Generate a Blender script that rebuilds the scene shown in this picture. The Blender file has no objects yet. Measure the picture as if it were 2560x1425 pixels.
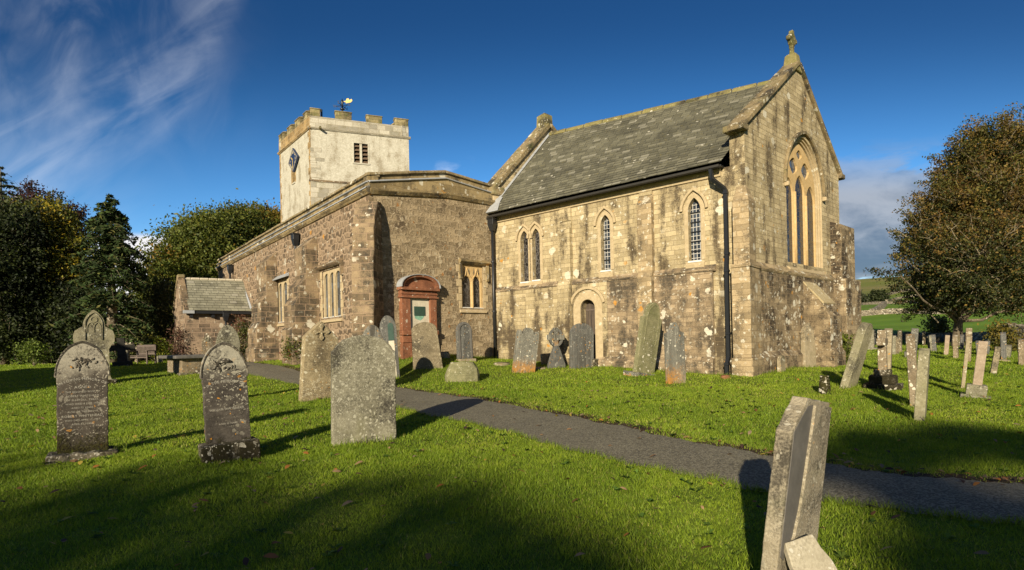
import bpy, bmesh, math, random
import numpy as np
from mathutils import Vector, Matrix, geometry

S = bpy.context.scene
C = S.collection
R = math.radians
random.seed(7); rng = np.random.default_rng(7)

# ------------------------------------------------------------------ camera
F, PX, PY, ROLL, ZC = 1416.0, 1280.0, 857.0, math.atan(.022), 1.5
cam = bpy.data.objects.new('camera', bpy.data.cameras.new('camera')); C.objects.link(cam)
cam.data.sensor_width = 36; cam.data.lens = F/2560*36; cam.data.sensor_fit = 'HORIZONTAL'
cam.data.shift_y = (PY-712.5)/2560
cam.data.clip_start = .05; cam.data.clip_end = 6000
cr, sr = math.cos(ROLL), math.sin(ROLL)
cam.matrix_world = Matrix(((cr, sr, 0, 0), (0, 0, -1, 0), (-sr, cr, 0, ZC), (0, 0, 0, 1)))
S.camera = cam

# ------------------------------------------------------------------ sun, sky, exposure
SUN_EL = 17.5
TRAV = Vector((.30, .954, 0)).normalized()           # the way shadows fall
sd = Vector((TRAV.x*math.cos(R(SUN_EL)), TRAV.y*math.cos(R(SUN_EL)), -math.sin(R(SUN_EL))))
sun = bpy.data.objects.new('sun', bpy.data.lights.new('sun', 'SUN')); C.objects.link(sun)
sun.data.energy = 5.0; sun.data.angle = R(.55); sun.data.color = (1, .885, .67)
sun.rotation_euler = sd.to_track_quat('-Z', 'Y').to_euler()
S.view_settings.view_transform = 'Standard'; S.view_settings.look = 'None'
S.view_settings.gamma = 1; S.view_settings.exposure = .65; S.view_settings.use_curve_mapping = False
S.render.engine = 'CYCLES'; S.cycles.use_denoising = True
S.cycles.max_bounces = 5; S.cycles.diffuse_bounces = 2; S.cycles.glossy_bounces = 2; S.cycles.transparent_max_bounces = 6
S.cycles.transmission_bounces = 2

# ------------------------------------------------------------------ node helpers
class G:
    def __init__(s, nt): s.nt = nt
    def n(s, t, props=None, ins=None):
        nd = s.nt.nodes.new(t)
        for k, v in (props or {}).items(): setattr(nd, k, v)
        for k, v in (ins or {}).items(): s.put(nd.inputs[k], v)
        return nd
    def put(s, sock, v):
        if isinstance(v, bpy.types.NodeSocket): s.nt.links.new(v, sock)
        elif v is not None:
            if sock.type == 'RGBA' and len(v) == 3: v = (*v, 1)
            sock.default_value = v
    def m(s, op, a, b=0.0, c=0.0, clamp=False):
        nd = s.n('ShaderNodeMath', {'operation': op, 'use_clamp': clamp})
        for i, v in enumerate((a, b, c)): s.put(nd.inputs[i], v)
        return nd.outputs[0]
    def vm(s, op, a, b=None, sc=None):
        nd = s.n('ShaderNodeVectorMath', {'operation': op})
        s.put(nd.inputs[0], a)
        if b is not None: s.put(nd.inputs[1], b)
        if sc is not None: s.put(nd.inputs['Scale'], sc)
        return nd.outputs[0] if op not in ('LENGTH', 'DOT_PRODUCT', 'DISTANCE') else nd.outputs[1]
    def noise(s, vec, scale, detail=4, rough=.55, dist=0, col=False):
        nd = s.n('ShaderNodeTexNoise', None, {'Vector': vec, 'Scale': scale, 'Detail': detail, 'Roughness': rough, 'Distortion': dist})
        return nd.outputs['Color' if col else 'Fac']
    def vor(s, vec, scale, feature='F1', rand=1.0):
        return s.n('ShaderNodeTexVoronoi', {'feature': feature}, {'Vector': vec, 'Scale': scale, 'Randomness': rand})
    def mix(s, f, a, b, blend='MIX'):
        nd = s.n('ShaderNodeMix', {'data_type': 'RGBA', 'blend_type': blend, 'clamp_factor': True})
        s.put(nd.inputs[0], f); s.put(nd.inputs[6], a); s.put(nd.inputs[7], b)
        return nd.outputs[2]
    def mr(s, v, a, b, c=0.0, d=1.0, smooth=True):
        nd = s.n('ShaderNodeMapRange', {'interpolation_type': 'SMOOTHSTEP' if smooth else 'LINEAR'})
        for i, x in enumerate((v, a, b, c, d)): s.put(nd.inputs[i], x)
        return nd.outputs[0]
    def scl(s, vec, sx, sy, sz=1.0):
        return s.vm('MULTIPLY', vec, (sx, sy, sz))
    def sep(s, vec):
        nd = s.n('ShaderNodeSeparateXYZ', None, {0: vec}); return nd.outputs
    def comb(s, x, y, z=0.0):
        nd = s.n('ShaderNodeCombineXYZ')
        for i, v in enumerate((x, y, z)): s.put(nd.inputs[i], v)
        return nd.outputs[0]
    def bump(s, h, strength=.5, dist=.02, nrm=None):
        nd = s.n('ShaderNodeBump', None, {'Height': h, 'Strength': strength, 'Distance': dist})
        if nrm is not None: s.put(nd.inputs['Normal'], nrm)
        return nd.outputs[0]

def newmat(name):
    mt = bpy.data.materials.new(name); mt.use_nodes = True
    nt = mt.node_tree
    return mt, G(nt), nt.nodes['Principled BSDF']

def flat(name, col, rough=.6, metal=0.0, var=.25, scale=20):
    mt, g, b = newmat(name)
    co = g.n('ShaderNodeTexCoord').outputs['Object']
    n = g.noise(co, scale, 5, .6)
    g.put(b.inputs['Base Color'], g.mix(g.mr(n, .3, .7, 0, var), col, tuple(c*.45 for c in col)))
    g.put(b.inputs['Roughness'], rough); g.put(b.inputs['Metallic'], metal)
    g.put(b.inputs['Normal'], g.bump(n, .15, .01))
    return mt

# ------------------------------------------------------------------ world: clear sky with cirrus and a low cloud bank
W = bpy.data.worlds.new('World'); S.world = W; W.use_nodes = True
g = G(W.node_tree); bg = W.node_tree.nodes['Background']
sky = g.n('ShaderNodeTexSky', {'sky_type': 'NISHITA'})
sky.sun_disc = False; sky.sun_elevation = R(SUN_EL); sky.sun_rotation = R(197.4)
sky.altitude = 300; sky.air_density = 1.0; sky.dust_density = .6; sky.ozone_density = 2.6
dv = g.n('ShaderNodeTexCoord').outputs['Generated']
dx, dy, dz = g.sep(dv)
dyc = g.m('MAXIMUM', dy, .05)
az, el = g.m('DIVIDE', dx, dyc), g.m('DIVIDE', dz, dyc)
base = g.mix(1.0, sky.outputs[0], (.82, .88, 1.02), 'MULTIPLY')
# deeper overhead as through a polariser: the real sky is darkest ninety degrees from the sun
hs = g.n('ShaderNodeHueSaturation', None, {'Hue': .497, 'Saturation': 1.22, 'Value': 1.0, 'Fac': 1.0, 'Color': base})
gam = g.n('ShaderNodeGamma', None, {'Color': hs.outputs[0], 'Gamma': 1.0})
skyc = g.mix(1.0, gam.outputs[0], g.mix(g.mr(el, .05, .60), (1.02, 1.02, 1.0), (.32, .32, .36)), 'MULTIPLY')
p = g.comb(az, el)
wob = g.noise(p, 5, 3, .6)
crv = g.n('ShaderNodeFloatCurve', None, {'Value': g.mr(az, -1.0, -.3, 0, 1, False)})
cm = crv.mapping.curves[0]
for i, (x, y) in enumerate(((0, .28), (.25, .33), (.43, .385), (.56, .425), (.66, .50), (.76, .64))):
    if i < 2: cm.points[i].location = (x, y)
    else: cm.points.new(x, y)
cm.points[0].location = (0, .28)
crv.mapping.update()
dd = g.m('SUBTRACT', g.m('ADD', el, g.m('MULTIPLY', g.m('SUBTRACT', wob, .5), .06)), crv.outputs[0])
plume = g.m('MULTIPLY', g.mr(dd, -.09, .03), g.mr(dd, .02, .20, 1, 0))
low = g.m('MULTIPLY', g.mr(el, .10, .22), g.m('MULTIPLY', g.mr(el, .22, .40, 1, 0), g.mr(az, -1.0, -.55, 1, 0)))
rot = g.comb(g.m('ADD', g.m('MULTIPLY', az, .80), g.m('MULTIPLY', el, .95)), g.m('SUBTRACT', g.m('MULTIPLY', el, 1.05), g.m('MULTIPLY', az, .62)))
stk = g.noise(g.scl(rot, 1.8, 6.0), 2.0, 7, .54, .5)
stk2 = g.noise(g.scl(p, 4.6, 2.4), 1.7, 6, .56, .9)
c1 = g.m('MULTIPLY', g.m('ADD', plume, g.m('MULTIPLY', low, 1.5)), g.mr(stk, .34, .74))
pl2 = g.m('MULTIPLY', g.mr(g.m('ABSOLUTE', g.m('ADD', g.m('ADD', az, .80), g.m('MULTIPLY', g.m('SUBTRACT', .5, el), .28))), .0, .085, 1, 0), g.m('MULTIPLY', g.mr(el, .33, .46), g.mr(stk2, .3, .68)))
fld = g.m('MULTIPLY', g.m('MULTIPLY', g.mr(az, -.62, -.38, 1, 0), g.mr(el, .25, .5)), g.m('MULTIPLY', g.mr(stk2, .36, .75), .42))
cir = g.m('MULTIPLY', g.m('ADD', c1, g.m('ADD', g.m('MULTIPLY', pl2, .7), fld)), .21, 0, True)
skyc = g.mix(cir, skyc, (5.2, 5.4, 5.8))
puff = g.noise(g.scl(p, 14, 26), 1.0, 6, .6, .3)
pm = g.m('MULTIPLY', g.mr(puff, .50, .72), g.m('MULTIPLY', g.mr(el, .24, .28), g.mr(el, .28, .335, 1, 0)))
pm = g.m('MULTIPLY', pm, g.m('MULTIPLY', g.mr(az, -.16, -.10), g.mr(az, -.02, .02, 1, 0)))
skyc = g.mix(g.m('MULTIPLY', pm, .55), skyc, (6, 6.2, 6.6))
# the low bank on the right and over the far hills
bn = g.noise(g.scl(p, 2.6, 7.5), 2.2, 7, .58, .45)
bn2 = g.noise(g.scl(p, 4.5, 10), 2.6, 6, .58, .3)
env = g.m('MULTIPLY', g.mr(el, .08, .15), g.mr(el, .20, .36, 1, 0))
bank = g.m('MULTIPLY', g.mr(g.m('ADD', g.m('MULTIPLY', bn, 1.25), g.m('MULTIPLY', env, .32)), .62, .76), g.m('MULTIPLY', g.mr(az, .40, .55), g.mr(el, .36, .24)))
shade = g.mr(g.m('ADD', g.m('MULTIPLY', bn2, .75), g.mr(el, .10, .24, 0, .34)), .38, .82)
bcol = g.mix(shade, (.62, .82, 1.15), (2.3, 2.4, 2.6))
skyc = g.mix(g.m('MULTIPLY', bank, .9), skyc, bcol)
hz = g.m('MULTIPLY', g.mr(el, .175, .04, 0, 1), g.mr(g.noise(g.scl(p, 2.2, 14), 2.0, 5, .55, .2), .40, .62))
skyc = g.mix(g.m('MULTIPLY', hz, .6), skyc, (4.3, 4.4, 4.6))
lw = g.m('MULTIPLY', g.mr(g.m('ADD', el, g.m('MULTIPLY', wob, .05)), .238, .222), g.m('MULTIPLY', g.mr(az, -.78, -.70), g.mr(az, -.50, -.40, 1, 0)))
skyc = g.mix(g.m('MULTIPLY', lw, .85), skyc, (5.6, 5.2, 4.9))
g.put(bg.inputs[0], skyc); bg.inputs[1].default_value = .124

# ------------------------------------------------------------------ pixel rays and the lie of the land
def ray(px, py):
    a, b = (px-PX)/F, (PY-py)/F
    return Vector((a*cr+b*sr, 1.0, b*cr-a*sr))
def P(px, py, Y):
    r = ray(px, py); return Vector((r.x*Y, Y, ZC+r.z*Y))
KN = np.array([[-60, .0], [0, .0], [4, .04], [6, .13], [8, .18], [12, .30], [16.6, .42], [20, .62], [24, .86], [30, .88], [40, .85], [50, .8], [70, 1.6], [120, 4.6], [260, 13.5], [420, 30], [600, 46], [800, 38], [5000, 30]])
KR = np.array([[-60, -.2], [0, -.06], [4, .02], [8, .12], [12, .24], [16.6, .42], [21, .50], [30, .66], [45, .82], [52, .95], [70, 1.95], [120, 5.6], [260, 15], [420, 33], [600, 56], [800, 45], [5000, 30]])
def sst(x, a, b):
    t = np.clip((x-a)/(b-a), 0, 1); return t*t*(3-2*t)
def pchip(x, K):
    # cubic interpolation with monotone slopes
    X, Yv = K[:, 0], K[:, 1]; h = np.diff(X); d = np.diff(Yv)/h
    m = np.zeros_like(X); 
    for i in range(1, len(X)-1):
        m[i] = 0 if d[i-1]*d[i] <= 0 else 2*d[i-1]*d[i]/(d[i-1]+d[i])
    i = np.clip(np.searchsorted(X, x)-1, 0, len(X)-2)
    t = np.clip((x-X[i])/h[i], 0, 1)
    return (Yv[i]*(1+2*t)*(1-t)**2 + h[i]*m[i]*t*(1-t)**2 + Yv[i+1]*t*t*(3-2*t) + h[i]*m[i+1]*t*t*(t-1))
def land(x, y):
    x, y = np.asarray(x, float), np.asarray(y, float)
    d = np.where(y > 30, np.maximum(np.abs(y), .9*np.hypot(x, y)), y)
    a = x/np.maximum(np.abs(y), 1.0)
    k = sst(a, .22, .5)*sst(y, 2, 8)
    z = pchip(d, KN)*(1-k) + pchip(d, KR)*k
    far = sst(d, 40, 120)
    z = z*(1-far*.42*(1-sst(a, -.5, .5)))
    und = .022*np.sin(x*1.1+.4)*np.sin(y*.9+1.2) + .012*np.sin(x*2.7+y*1.9) + .010*np.sin(3.9*x-2.3*y+1)
    big = far*(1.2*np.sin(x*.013+1)*np.sin(y*.017) + .6*np.sin(x*.05+y*.031))
    z = z + .46*np.exp(-((x+3.0)/2.3)**2-((y-20.6)/2.1)**2)
    return z + und*(1-far) + big
def lz(x, y): return float(land(x, y))
def ground(px, py, lo=2.0, hi=400.0):
    """the point of the ground that shows at a pixel"""
    r = ray(px, py); Y = lo; prev = lo
    while Y < hi:
        if ZC+r.z*Y < lz(r.x*Y, Y): break
        prev = Y; Y *= 1.02
    a, b = prev, Y
    for _ in range(30):
        m_ = (a+b)/2
        if ZC+r.z*m_ < lz(r.x*m_, m_): b = m_
        else: a = m_
    return Vector((r.x*b, b, lz(r.x*b, b)))

# ------------------------------------------------------------------ object helpers
WM = {}
def thing(name, label, cat, loc=(0, 0, 0), rotz=0.0, group=None, tilt=None):
    o = bpy.data.objects.new(name, None); C.objects.link(o); o.empty_display_size = .2
    M = Matrix.Translation(Vector(loc)) @ Matrix.Rotation(rotz, 4, 'Z')
    if tilt: M = M @ Matrix.Rotation(tilt[0], 4, 'X') @ Matrix.Rotation(tilt[1], 4, 'Y')
    o.matrix_world = M; WM[o.name] = M
    o['label'] = label; o['category'] = cat
    if group: o['group'] = group
    return o
def tag(o, label=None, cat=None, group=None, kind=None):
    for k, v in (('label', label), ('category', cat), ('group', group), ('kind', kind)):
        if v: o[k] = v
    return o

class MB:
    """collects polygons in metres; UVs run along each face horizontally and up it"""
    def __init__(s): s.v = []; s.f = []; s.uv = []
    def poly(s, pts, uv=None):
        i = len(s.v); s.v += [tuple(p) for p in pts]; s.f.append(list(range(i, i+len(pts)))); s.uv.append(uv)
    def box(s, o, ax, ay, az):
        o, ax, ay, az = map(Vector, (o, ax, ay, az))
        c = [o, o+ax, o+ax+ay, o+ay, o+az, o+ax+az, o+ax+ay+az, o+ay+az]
        for f in ((0, 3, 2, 1), (4, 5, 6, 7), (0, 1, 5, 4), (1, 2, 6, 5), (2, 3, 7, 6), (3, 0, 4, 7)): s.poly([c[k] for k in f])
    def prism(s, pts, ext):
        ext = Vector(ext); a = [Vector(p) for p in pts]; b = [p+ext for p in a]
        s.poly(a[::-1]); s.poly(b)
        for i in range(len(a)):
            j = (i+1) % len(a); s.poly([a[i], a[j], b[j], b[i]])
    def loft(s, rings, caps=True, closed=True):
        n = len(rings[0])
        for a, b in zip(rings, rings[1:]):
            for i in range(n if closed else n-1):
                j = (i+1) % n; s.poly([a[i], a[j], b[j], b[i]])
        if caps: s.poly(rings[0][::-1]); s.poly(rings[-1])
    def tube(s, path, r, n=8, caps=True):
        path = [Vector(p) for p in path]; rs = r if isinstance(r, (list, tuple)) else [r]*len(path); rings = []
        up = Vector((0, 0, 1))
        for i, p in enumerate(path):
            d = (path[min(i+1, len(path)-1)]-path[max(i-1, 0)]).normalized()
            ref = up if abs(d.z) < .95 else Vector((1, 0, 0))
            a = d.cross(ref).normalized(); b = d.cross(a).normalized()
            rings.append([p+(a*math.cos(2*math.pi*k/n)+b*math.sin(2*math.pi*k/n))*rs[i] for k in range(n)])
        s.loft(rings, caps)
    def build(s, name, mat, parent=None, bevel=0, seg=1, smooth=False, weld=True, local=False, label=None, recalc=True):
        me = bpy.data.meshes.new(name); me.from_pydata(s.v, [], s.f)
        uvl = me.uv_layers.new(name='UVMap'); k = 0
        data = np.zeros((len(me.loops), 2), np.float32)
        for f, u in zip(s.f, s.uv):
            if u is None:
                p = [Vector(s.v[i]) for i in f]
                nn = Vector((0, 0, 0))
                for i in range(len(p)):
                    nn += p[i].cross(p[(i+1) % len(p)])
                if nn.length < 1e-12: nn = Vector((0, 0, 1))
                nn.normalize()
                t = Vector((0, 0, 1)).cross(nn)
                if t.length < .15: t = Vector((1, 0, 0))
                t.normalize(); 
                if t.x < 0: t = -t
                b = nn.cross(t); b = b if b.z >= 0 else -b
                u = [(q.dot(t), q.dot(b)) for q in p]
            for c in u: data[k] = c; k += 1
        uvl.data.foreach_set('uv', data.ravel())
        if weld:
            bm = bmesh.new(); bm.from_mesh(me)
            bmesh.ops.remove_doubles(bm, verts=bm.verts, dist=1e-4)
            if recalc: bmesh.ops.recalc_face_normals(bm, faces=bm.faces)
            bm.to_mesh(me); bm.free()
        if smooth: me.polygons.foreach_set('use_smooth', [True]*len(me.polygons))
        if mat is not None:
            for q in (mat if isinstance(mat, (list, tuple)) else [mat]): me.materials.append(q)
        o = bpy.data.objects.new(name, me); C.objects.link(o)
        if parent is not None:
            o.parent = parent
            if not local and parent.name in WM: o.matrix_parent_inverse = WM[parent.name].inverted()
        if local and parent is not None and parent.type == 'EMPTY': WM[o.name] = WM[parent.name]
        if bevel:
            md = o.modifiers.new('bevel', 'BEVEL'); md.width = bevel; md.segments = seg; md.limit_method = 'ANGLE'; md.angle_limit = R(32); md.use_clamp_overlap = True
            if smooth: pass
        if label: o['label'] = label
        return o

def bulk(name, V, Fc, mat, tint=None, parent=None, uv=None, smooth=False):
    """fast mesh from numpy arrays: V (n,3), Fc (m,k)"""
    me = bpy.data.meshes.new(name); m_, k = Fc.shape
    me.vertices.add(len(V)); me.vertices.foreach_set('co', V.astype(np.float32).ravel())
    me.loops.add(m_*k); me.loops.foreach_set('vertex_index', Fc.astype(np.int32).ravel())
    me.polygons.add(m_); me.polygons.foreach_set('loop_start', np.arange(0, m_*k, k, dtype=np.int32))
    try: me.polygons.foreach_set('loop_total', np.full(m_, k, np.int32))
    except Exception: pass
    if smooth: me.polygons.foreach_set('use_smooth', np.ones(m_, bool))
    if tint is not None:
        at = me.attributes.new('tint', 'FLOAT_COLOR', 'POINT')
        at.data.foreach_set('color', np.hstack([tint, np.ones((len(tint), 1))]).astype(np.float32).ravel())
    me.update(calc_edges=True); me.validate()
    if mat is not None: me.materials.append(mat)
    o = bpy.data.objects.new(name, me); C.objects.link(o)
    if parent is not None:
        o.parent = parent
        if parent.name in WM: o.matrix_parent_inverse = WM[parent.name].inverted()
    return o
# ------------------------------------------------------------------ stone and other materials
def stone(name, c1, c2, coord='OBJ', pattern=None, dark=(.045, .04, .032), dk=.35, dks=.7, white=.3, wcol=(.66, .62, .50), wsc=5, orange=0.0, ocol=(.50, .24, .04),
          green=0.0, gcol=(.11, .13, .03), mort=(.30, .24, .17), bump=.5, bw=.46, bh=.2, ms=.010, speck=.5, rough=.92, fine=38, letters=False, streak=.3, mossbase=0.0, dkthr=.52, basal=0.0, cellk=.62, mm_=.75, obase=0.0):
    mt, g, b = newmat(name)
    tc = g.n('ShaderNodeTexCoord')
    if coord == 'UV': v = tc.outputs['UV']
    else:
        oi = g.n('ShaderNodeObjectInfo').outputs['Random']
        v = g.vm('ADD', tc.outputs['Object'], g.comb(g.m('MULTIPLY', oi, 37.0), g.m('MULTIPLY', oi, 11.0), g.m('MULTIPLY', oi, 5.0)))
    wv = g.noise(v, 3.2, 3, .6, 0, True); wv = g.vm('SUBTRACT', wv, (.5, .5, .5))
    n1 = g.noise(v, 1.1, 6, .62); n2 = g.noise(v, 6.5, 6, .66); n3 = g.noise(v, fine, 5, .7)
    col = g.mix(g.mr(n2, .32, .70), c1, c2)
    h = g.m('MULTIPLY', n3, .35)
    if pattern:
        dv = g.vm('ADD', v, g.vm('SCALE', wv, sc=.035 if pattern == 'ashlar' else .10))
        if pattern == 'ashlar':
            x, y, _ = g.sep(dv)
            rows = g.m('FLOOR', g.m('DIVIDE', y, bh))
            rn = g.n('ShaderNodeTexWhiteNoise', {'noise_dimensions': '1D'}, {'W': rows}).outputs[0]
            sx = g.m('MULTIPLY', x, g.m('ADD', .72, g.m('MULTIPLY', rn, .6)))
            bv = g.comb(g.m('ADD', sx, g.m('MULTIPLY', rn, 3.0)), y)
            br = g.n('ShaderNodeTexBrick', {'offset': 0.0}, {'Vector': bv, 'Scale': 1.0, 'Brick Width': bw, 'Row Height': bh, 'Mortar Size': ms, 'Mortar Smooth': .35, 'Bias': -.1, 'Color1': (0, 0, 0), 'Color2': (1, 1, 1), 'Mortar': (.5, .5, .5)})
            cell = g.n('ShaderNodeSeparateColor', None, {0: br.outputs['Color']}).outputs[0]; mo = br.outputs['Fac']
        else:
            x, y, _ = g.sep(dv)
            yy = g.m('DIVIDE', y, bh); rows = g.m('FLOOR', yy)
            bv = g.comb(g.m('ADD', g.m('DIVIDE', x, bw), g.m('MULTIPLY', g.m('MODULO', rows, 2.0), .5)), yy)
            bv = g.vm('ADD', bv, g.vm('SCALE', g.vm('SUBTRACT', g.noise(v, 9, 3, .6, 0, True), (.5, .5, .5)), sc=.35))
            ed = g.vor(bv, 1.0, 'DISTANCE_TO_EDGE', .46).outputs['Distance']
            f1 = g.vor(bv, 1.0, 'F1', .46)
            cell = g.n('ShaderNodeSeparateColor', None, {0: f1.outputs['Color']}).outputs[0]
            mo = g.mr(g.m('ADD', ed, g.m('MULTIPLY', g.m('SUBTRACT', n2, .5), .10)), ms, ms*2.6, 1, 0)
        col = g.mix(g.mr(cell, .2, 1.0, 0, cellk), col, tuple(x*.52 for x in c1))
        col = g.mix(g.m('MULTIPLY', g.mr(cell, .45, .0), .35), col, tuple(min(1, x*1.35) for x in c2))
        dmask0 = mo
        h = g.m('ADD', g.m('MULTIPLY', g.m('SUBTRACT', 1.0, mo), 1.0), g.m('ADD', g.m('MULTIPLY', n2, .5), g.m('MULTIPLY', cell, .25)))
        h = g.m('ADD', h, g.m('MULTIPLY', n3, .3))
    # dark weathering: algae and soot in patches and runs
    st = g.noise(g.scl(v, 2.3, .35 if coord == 'UV' else 2.3, .35), 1.0, 5, .6)
    dm = g.m('ADD', g.m('MULTIPLY', n1, 1-streak), g.m('MULTIPLY', st, streak))
    dm = g.m('ADD', dm, g.m('MULTIPLY', g.m('SUBTRACT', n3, .5), .30)); dm = g.m('ADD', dm, g.m('MULTIPLY', g.m('SUBTRACT', n2, .5), .34))
    if basal:
        zz = g.sep(v)[1 if coord == 'UV' else 2]
        dm = g.m('ADD', dm, g.mr(zz, 1.0, 3.7, basal, 0))
    col = g.mix(g.m('MULTIPLY', g.mr(dm, dkthr, dkthr+.16), dk*1.6), col, dark)
    if pattern: col = g.mix(g.m('MULTIPLY', mo, mm_), col, mort)
    if green: col = g.mix(g.m('MULTIPLY', g.mr(g.noise(v, 1.7, 5, .65), .50, .72), green), col, gcol)
    if streak > .65 and coord == 'OBJ':
        rs = g.noise(g.scl(v, 16, 16, .8), 1.0, 4, .6)
        col = g.mix(g.m('MULTIPLY', g.mr(rs, .50, .68), .45), col, tuple(min(1, x*1.9) for x in c2))
    # crusts of lichen
    lv = g.vm('ADD', v, g.vm('SCALE', wv, sc=.25))
    def blobs(sc, thr, amt, cc, col, seed):
        vo = g.vor(g.vm('ADD', lv, (seed, seed*2, seed*.7)), sc)
        rnd = g.n('ShaderNodeSeparateColor', None, {0: vo.outputs['Color']})
        rad = g.m('MULTIPLY', g.m('MAXIMUM', g.m('SUBTRACT', rnd.outputs[0], thr), 0), .55/(1-thr))
        edge = g.m('ADD', vo.outputs['Distance'], g.m('MULTIPLY', g.m('SUBTRACT', n2, .5), .55))
        edge = g.m('ADD', edge, g.m('MULTIPLY', g.m('SUBTRACT', n3, .5), .25))
        mk = g.mr(edge, rad, g.m('ADD', rad, .05), 1, 0)
        mk = g.m('MULTIPLY', mk, g.m('GREATER_THAN', rnd.outputs[0], thr))
        gate = g.mr(g.noise(g.vm('ADD', v, (seed, 0, seed)), .9, 2, .5), .36, .60)
        return g.mix(g.m('MULTIPLY', g.m('MULTIPLY', mk, gate), amt), col, cc)
    if white:
        col = blobs(wsc, 1-white*.9, .85, wcol, col, 3.1)
        col = blobs(wsc*3.1, 1-white*1.1, .75, wcol, col, 7.7)
    if orange:
        col = blobs(wsc*1.6, 1-orange, .9, ocol, col, 12.3)
    if obase:
        gz = g.sep(tc.outputs['Generated'])[2]
        ob = g.mr(g.m('ADD', gz, g.m('MULTIPLY', g.m('SUBTRACT', n2, .5), .5)), obase-.12, obase+.10, 1, 0)
        ob = g.m('MULTIPLY', ob, g.mr(g.m('ADD', g.m('MULTIPLY', n2, .6), g.m('MULTIPLY', n3, .5)), .44, .58))
        col = g.mix(g.m('MULTIPLY', ob, .85), col, g.mix(g.mr(n1, .45, .6), ocol, (.34, .27, .18)))
    if mossbase:
        gz = g.sep(tc.outputs['Generated'])[2]
        mm = g.mr(g.m('ADD', gz, g.m('MULTIPLY', g.m('SUBTRACT', n2, .5), .40)), .14, .25*mossbase, 1, 0)
        mm = g.m('MAXIMUM', mm, g.mr(g.m('ADD', gz, g.m('MULTIPLY', g.m('SUBTRACT', n1, .5), .30)), 1.0, 1.06, 0, .6))
        hl = g.m('MULTIPLY', g.mr(g.m('ADD', gz, g.m('MULTIPLY', g.m('SUBTRACT', n1, .5), .5)), .66, .84), g.mr(g.m('ADD', g.m('MULTIPLY', n2, .6), g.m('MULTIPLY', n3, .5)), .44, .58))
        col = g.mix(g.m('MULTIPLY', hl, .80), col, wcol)
        col = g.mix(mm, col, g.mix(g.mr(n3, .4, .6), (.018, .014, .006), (.06, .055, .012)))
        h = g.m('ADD', h, g.m('MULTIPLY', g.m('MULTIPLY', mm, n3), 2.0))
    if letters:
        gx, gy, gz = g.sep(tc.outputs['Generated']); ox, oy, oz = g.sep(tc.outputs['Object'])
        row = g.m('DIVIDE', oz, .062); rf = g.m('FRACT', row)
        rid = g.m('FLOOR', row)
        hw = g.m('ADD', .22, g.m('MULTIPLY', g.n('ShaderNodeTexWhiteNoise', {'noise_dimensions': '1D'}, {'W': rid}).outputs[0], .20))
        inr = g.m('MULTIPLY', g.m('LESS_THAN', g.m('ABSOLUTE', g.m('SUBTRACT', gx, .5)), hw), g.m('MULTIPLY', g.m('GREATER_THAN', gz, .34), g.m('LESS_THAN', gz, .86)))
        gl = g.m('GREATER_THAN', g.noise(g.comb(g.m('MULTIPLY', ox, 75.0), g.m('MULTIPLY', rid, 9.1), g.m('MULTIPLY', oz, 30.0)), 1.0, 2, .6), .52)
        lt = g.m('MULTIPLY', g.m('MULTIPLY', inr, gl), g.m('MULTIPLY', g.m('GREATER_THAN', rf, .30), g.m('LESS_THAN', rf, .72)))
        lt = g.m('MULTIPLY', lt, g.mr(n1, .36, .55))
        h = g.m('SUBTRACT', h, g.m('MULTIPLY', lt, .9))
        col = g.mix(g.m('MULTIPLY', lt, .28), col, tuple(x*.35 for x in c1))
    col = g.mix(g.m('MULTIPLY', g.mr(n3, .25, .75), speck), col, g.mix(1.0, col, (.46, .43, .38), 'MULTIPLY'))
    g.put(b.inputs['Base Color'], col); g.put(b.inputs['Roughness'], rough); b.inputs['Specular IOR Level'].default_value = .2
    g.put(b.inputs['Normal'], g.bump(h, bump, .03))
    return mt

M = {}
M['ashlar'] = stone('chancel ashlar', (.37, .295, .165), (.51, .42, .26), 'UV', 'ashlar', cellk=.27, mm_=.6, dark=(.06, .044, .028), dk=.58, dkthr=.475, white=.15, wsc=3.8, orange=.03, bw=.40, bh=.155, ms=.008, mort=(.25, .185, .105), bump=.65, streak=.68, basal=.07)
M['ashlar_worn'] = stone('weathered plinth ashlar', (.29, .215, .13), (.41, .315, .20), 'UV', 'ashlar', cellk=.5, dk=.56, dkthr=.43, white=.32, wsc=4.2, orange=.04, bw=.38, bh=.145, ms=.008, mort=(.22, .16, .10), bump=.6, streak=.5)
M['buttress'] = stone('weathered buttress stone', (.31, .235, .135), (.45, .345, .205), 'UV', 'ashlar', dk=.50, dkthr=.47, cellk=.5, white=.32, wsc=3.8, orange=.04, bw=.42, bh=.17, ms=.008, mort=(.28, .20, .11), bump=.6, streak=.4)
M['sooty'] = stone('sooty east plinth stone', (.24, .18, .105), (.40, .31, .19), 'UV', 'ashlar', cellk=.5, dk=.62, dkthr=.43, dark=(.05, .038, .026), white=.30, wsc=4.5, orange=.05, bw=.42, bh=.17, ms=.009, mort=(.27, .20, .125), bump=.7, streak=.35)
M['dressed'] = stone('dressed sandstone', (.39, .305, .18), (.50, .40, .25), 'UV', None, dk=.25, dkthr=.58, white=.08, wsc=3, bump=.25, speck=.35)
M['tracery'] = stone('golden tracery stone', (.46, .31, .135), (.55, .395, .20), 'UV', None, dk=.16, dkthr=.62, white=.0, bump=.2, speck=.25)
M['coping'] = stone('mossy coping stone', (.22, .165, .085), (.33, .26, .15), 'OBJ', None, dk=.6, dkthr=.46, white=.2, wsc=5, green=.5, bump=.5)
M['capstone'] = stone('lichened sloping capstone', (.36, .28, .15), (.46, .38, .22), 'OBJ', None, dk=.4, dkthr=.52, white=.55, wsc=9, wcol=(.60, .55, .42), bump=.5)
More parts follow.
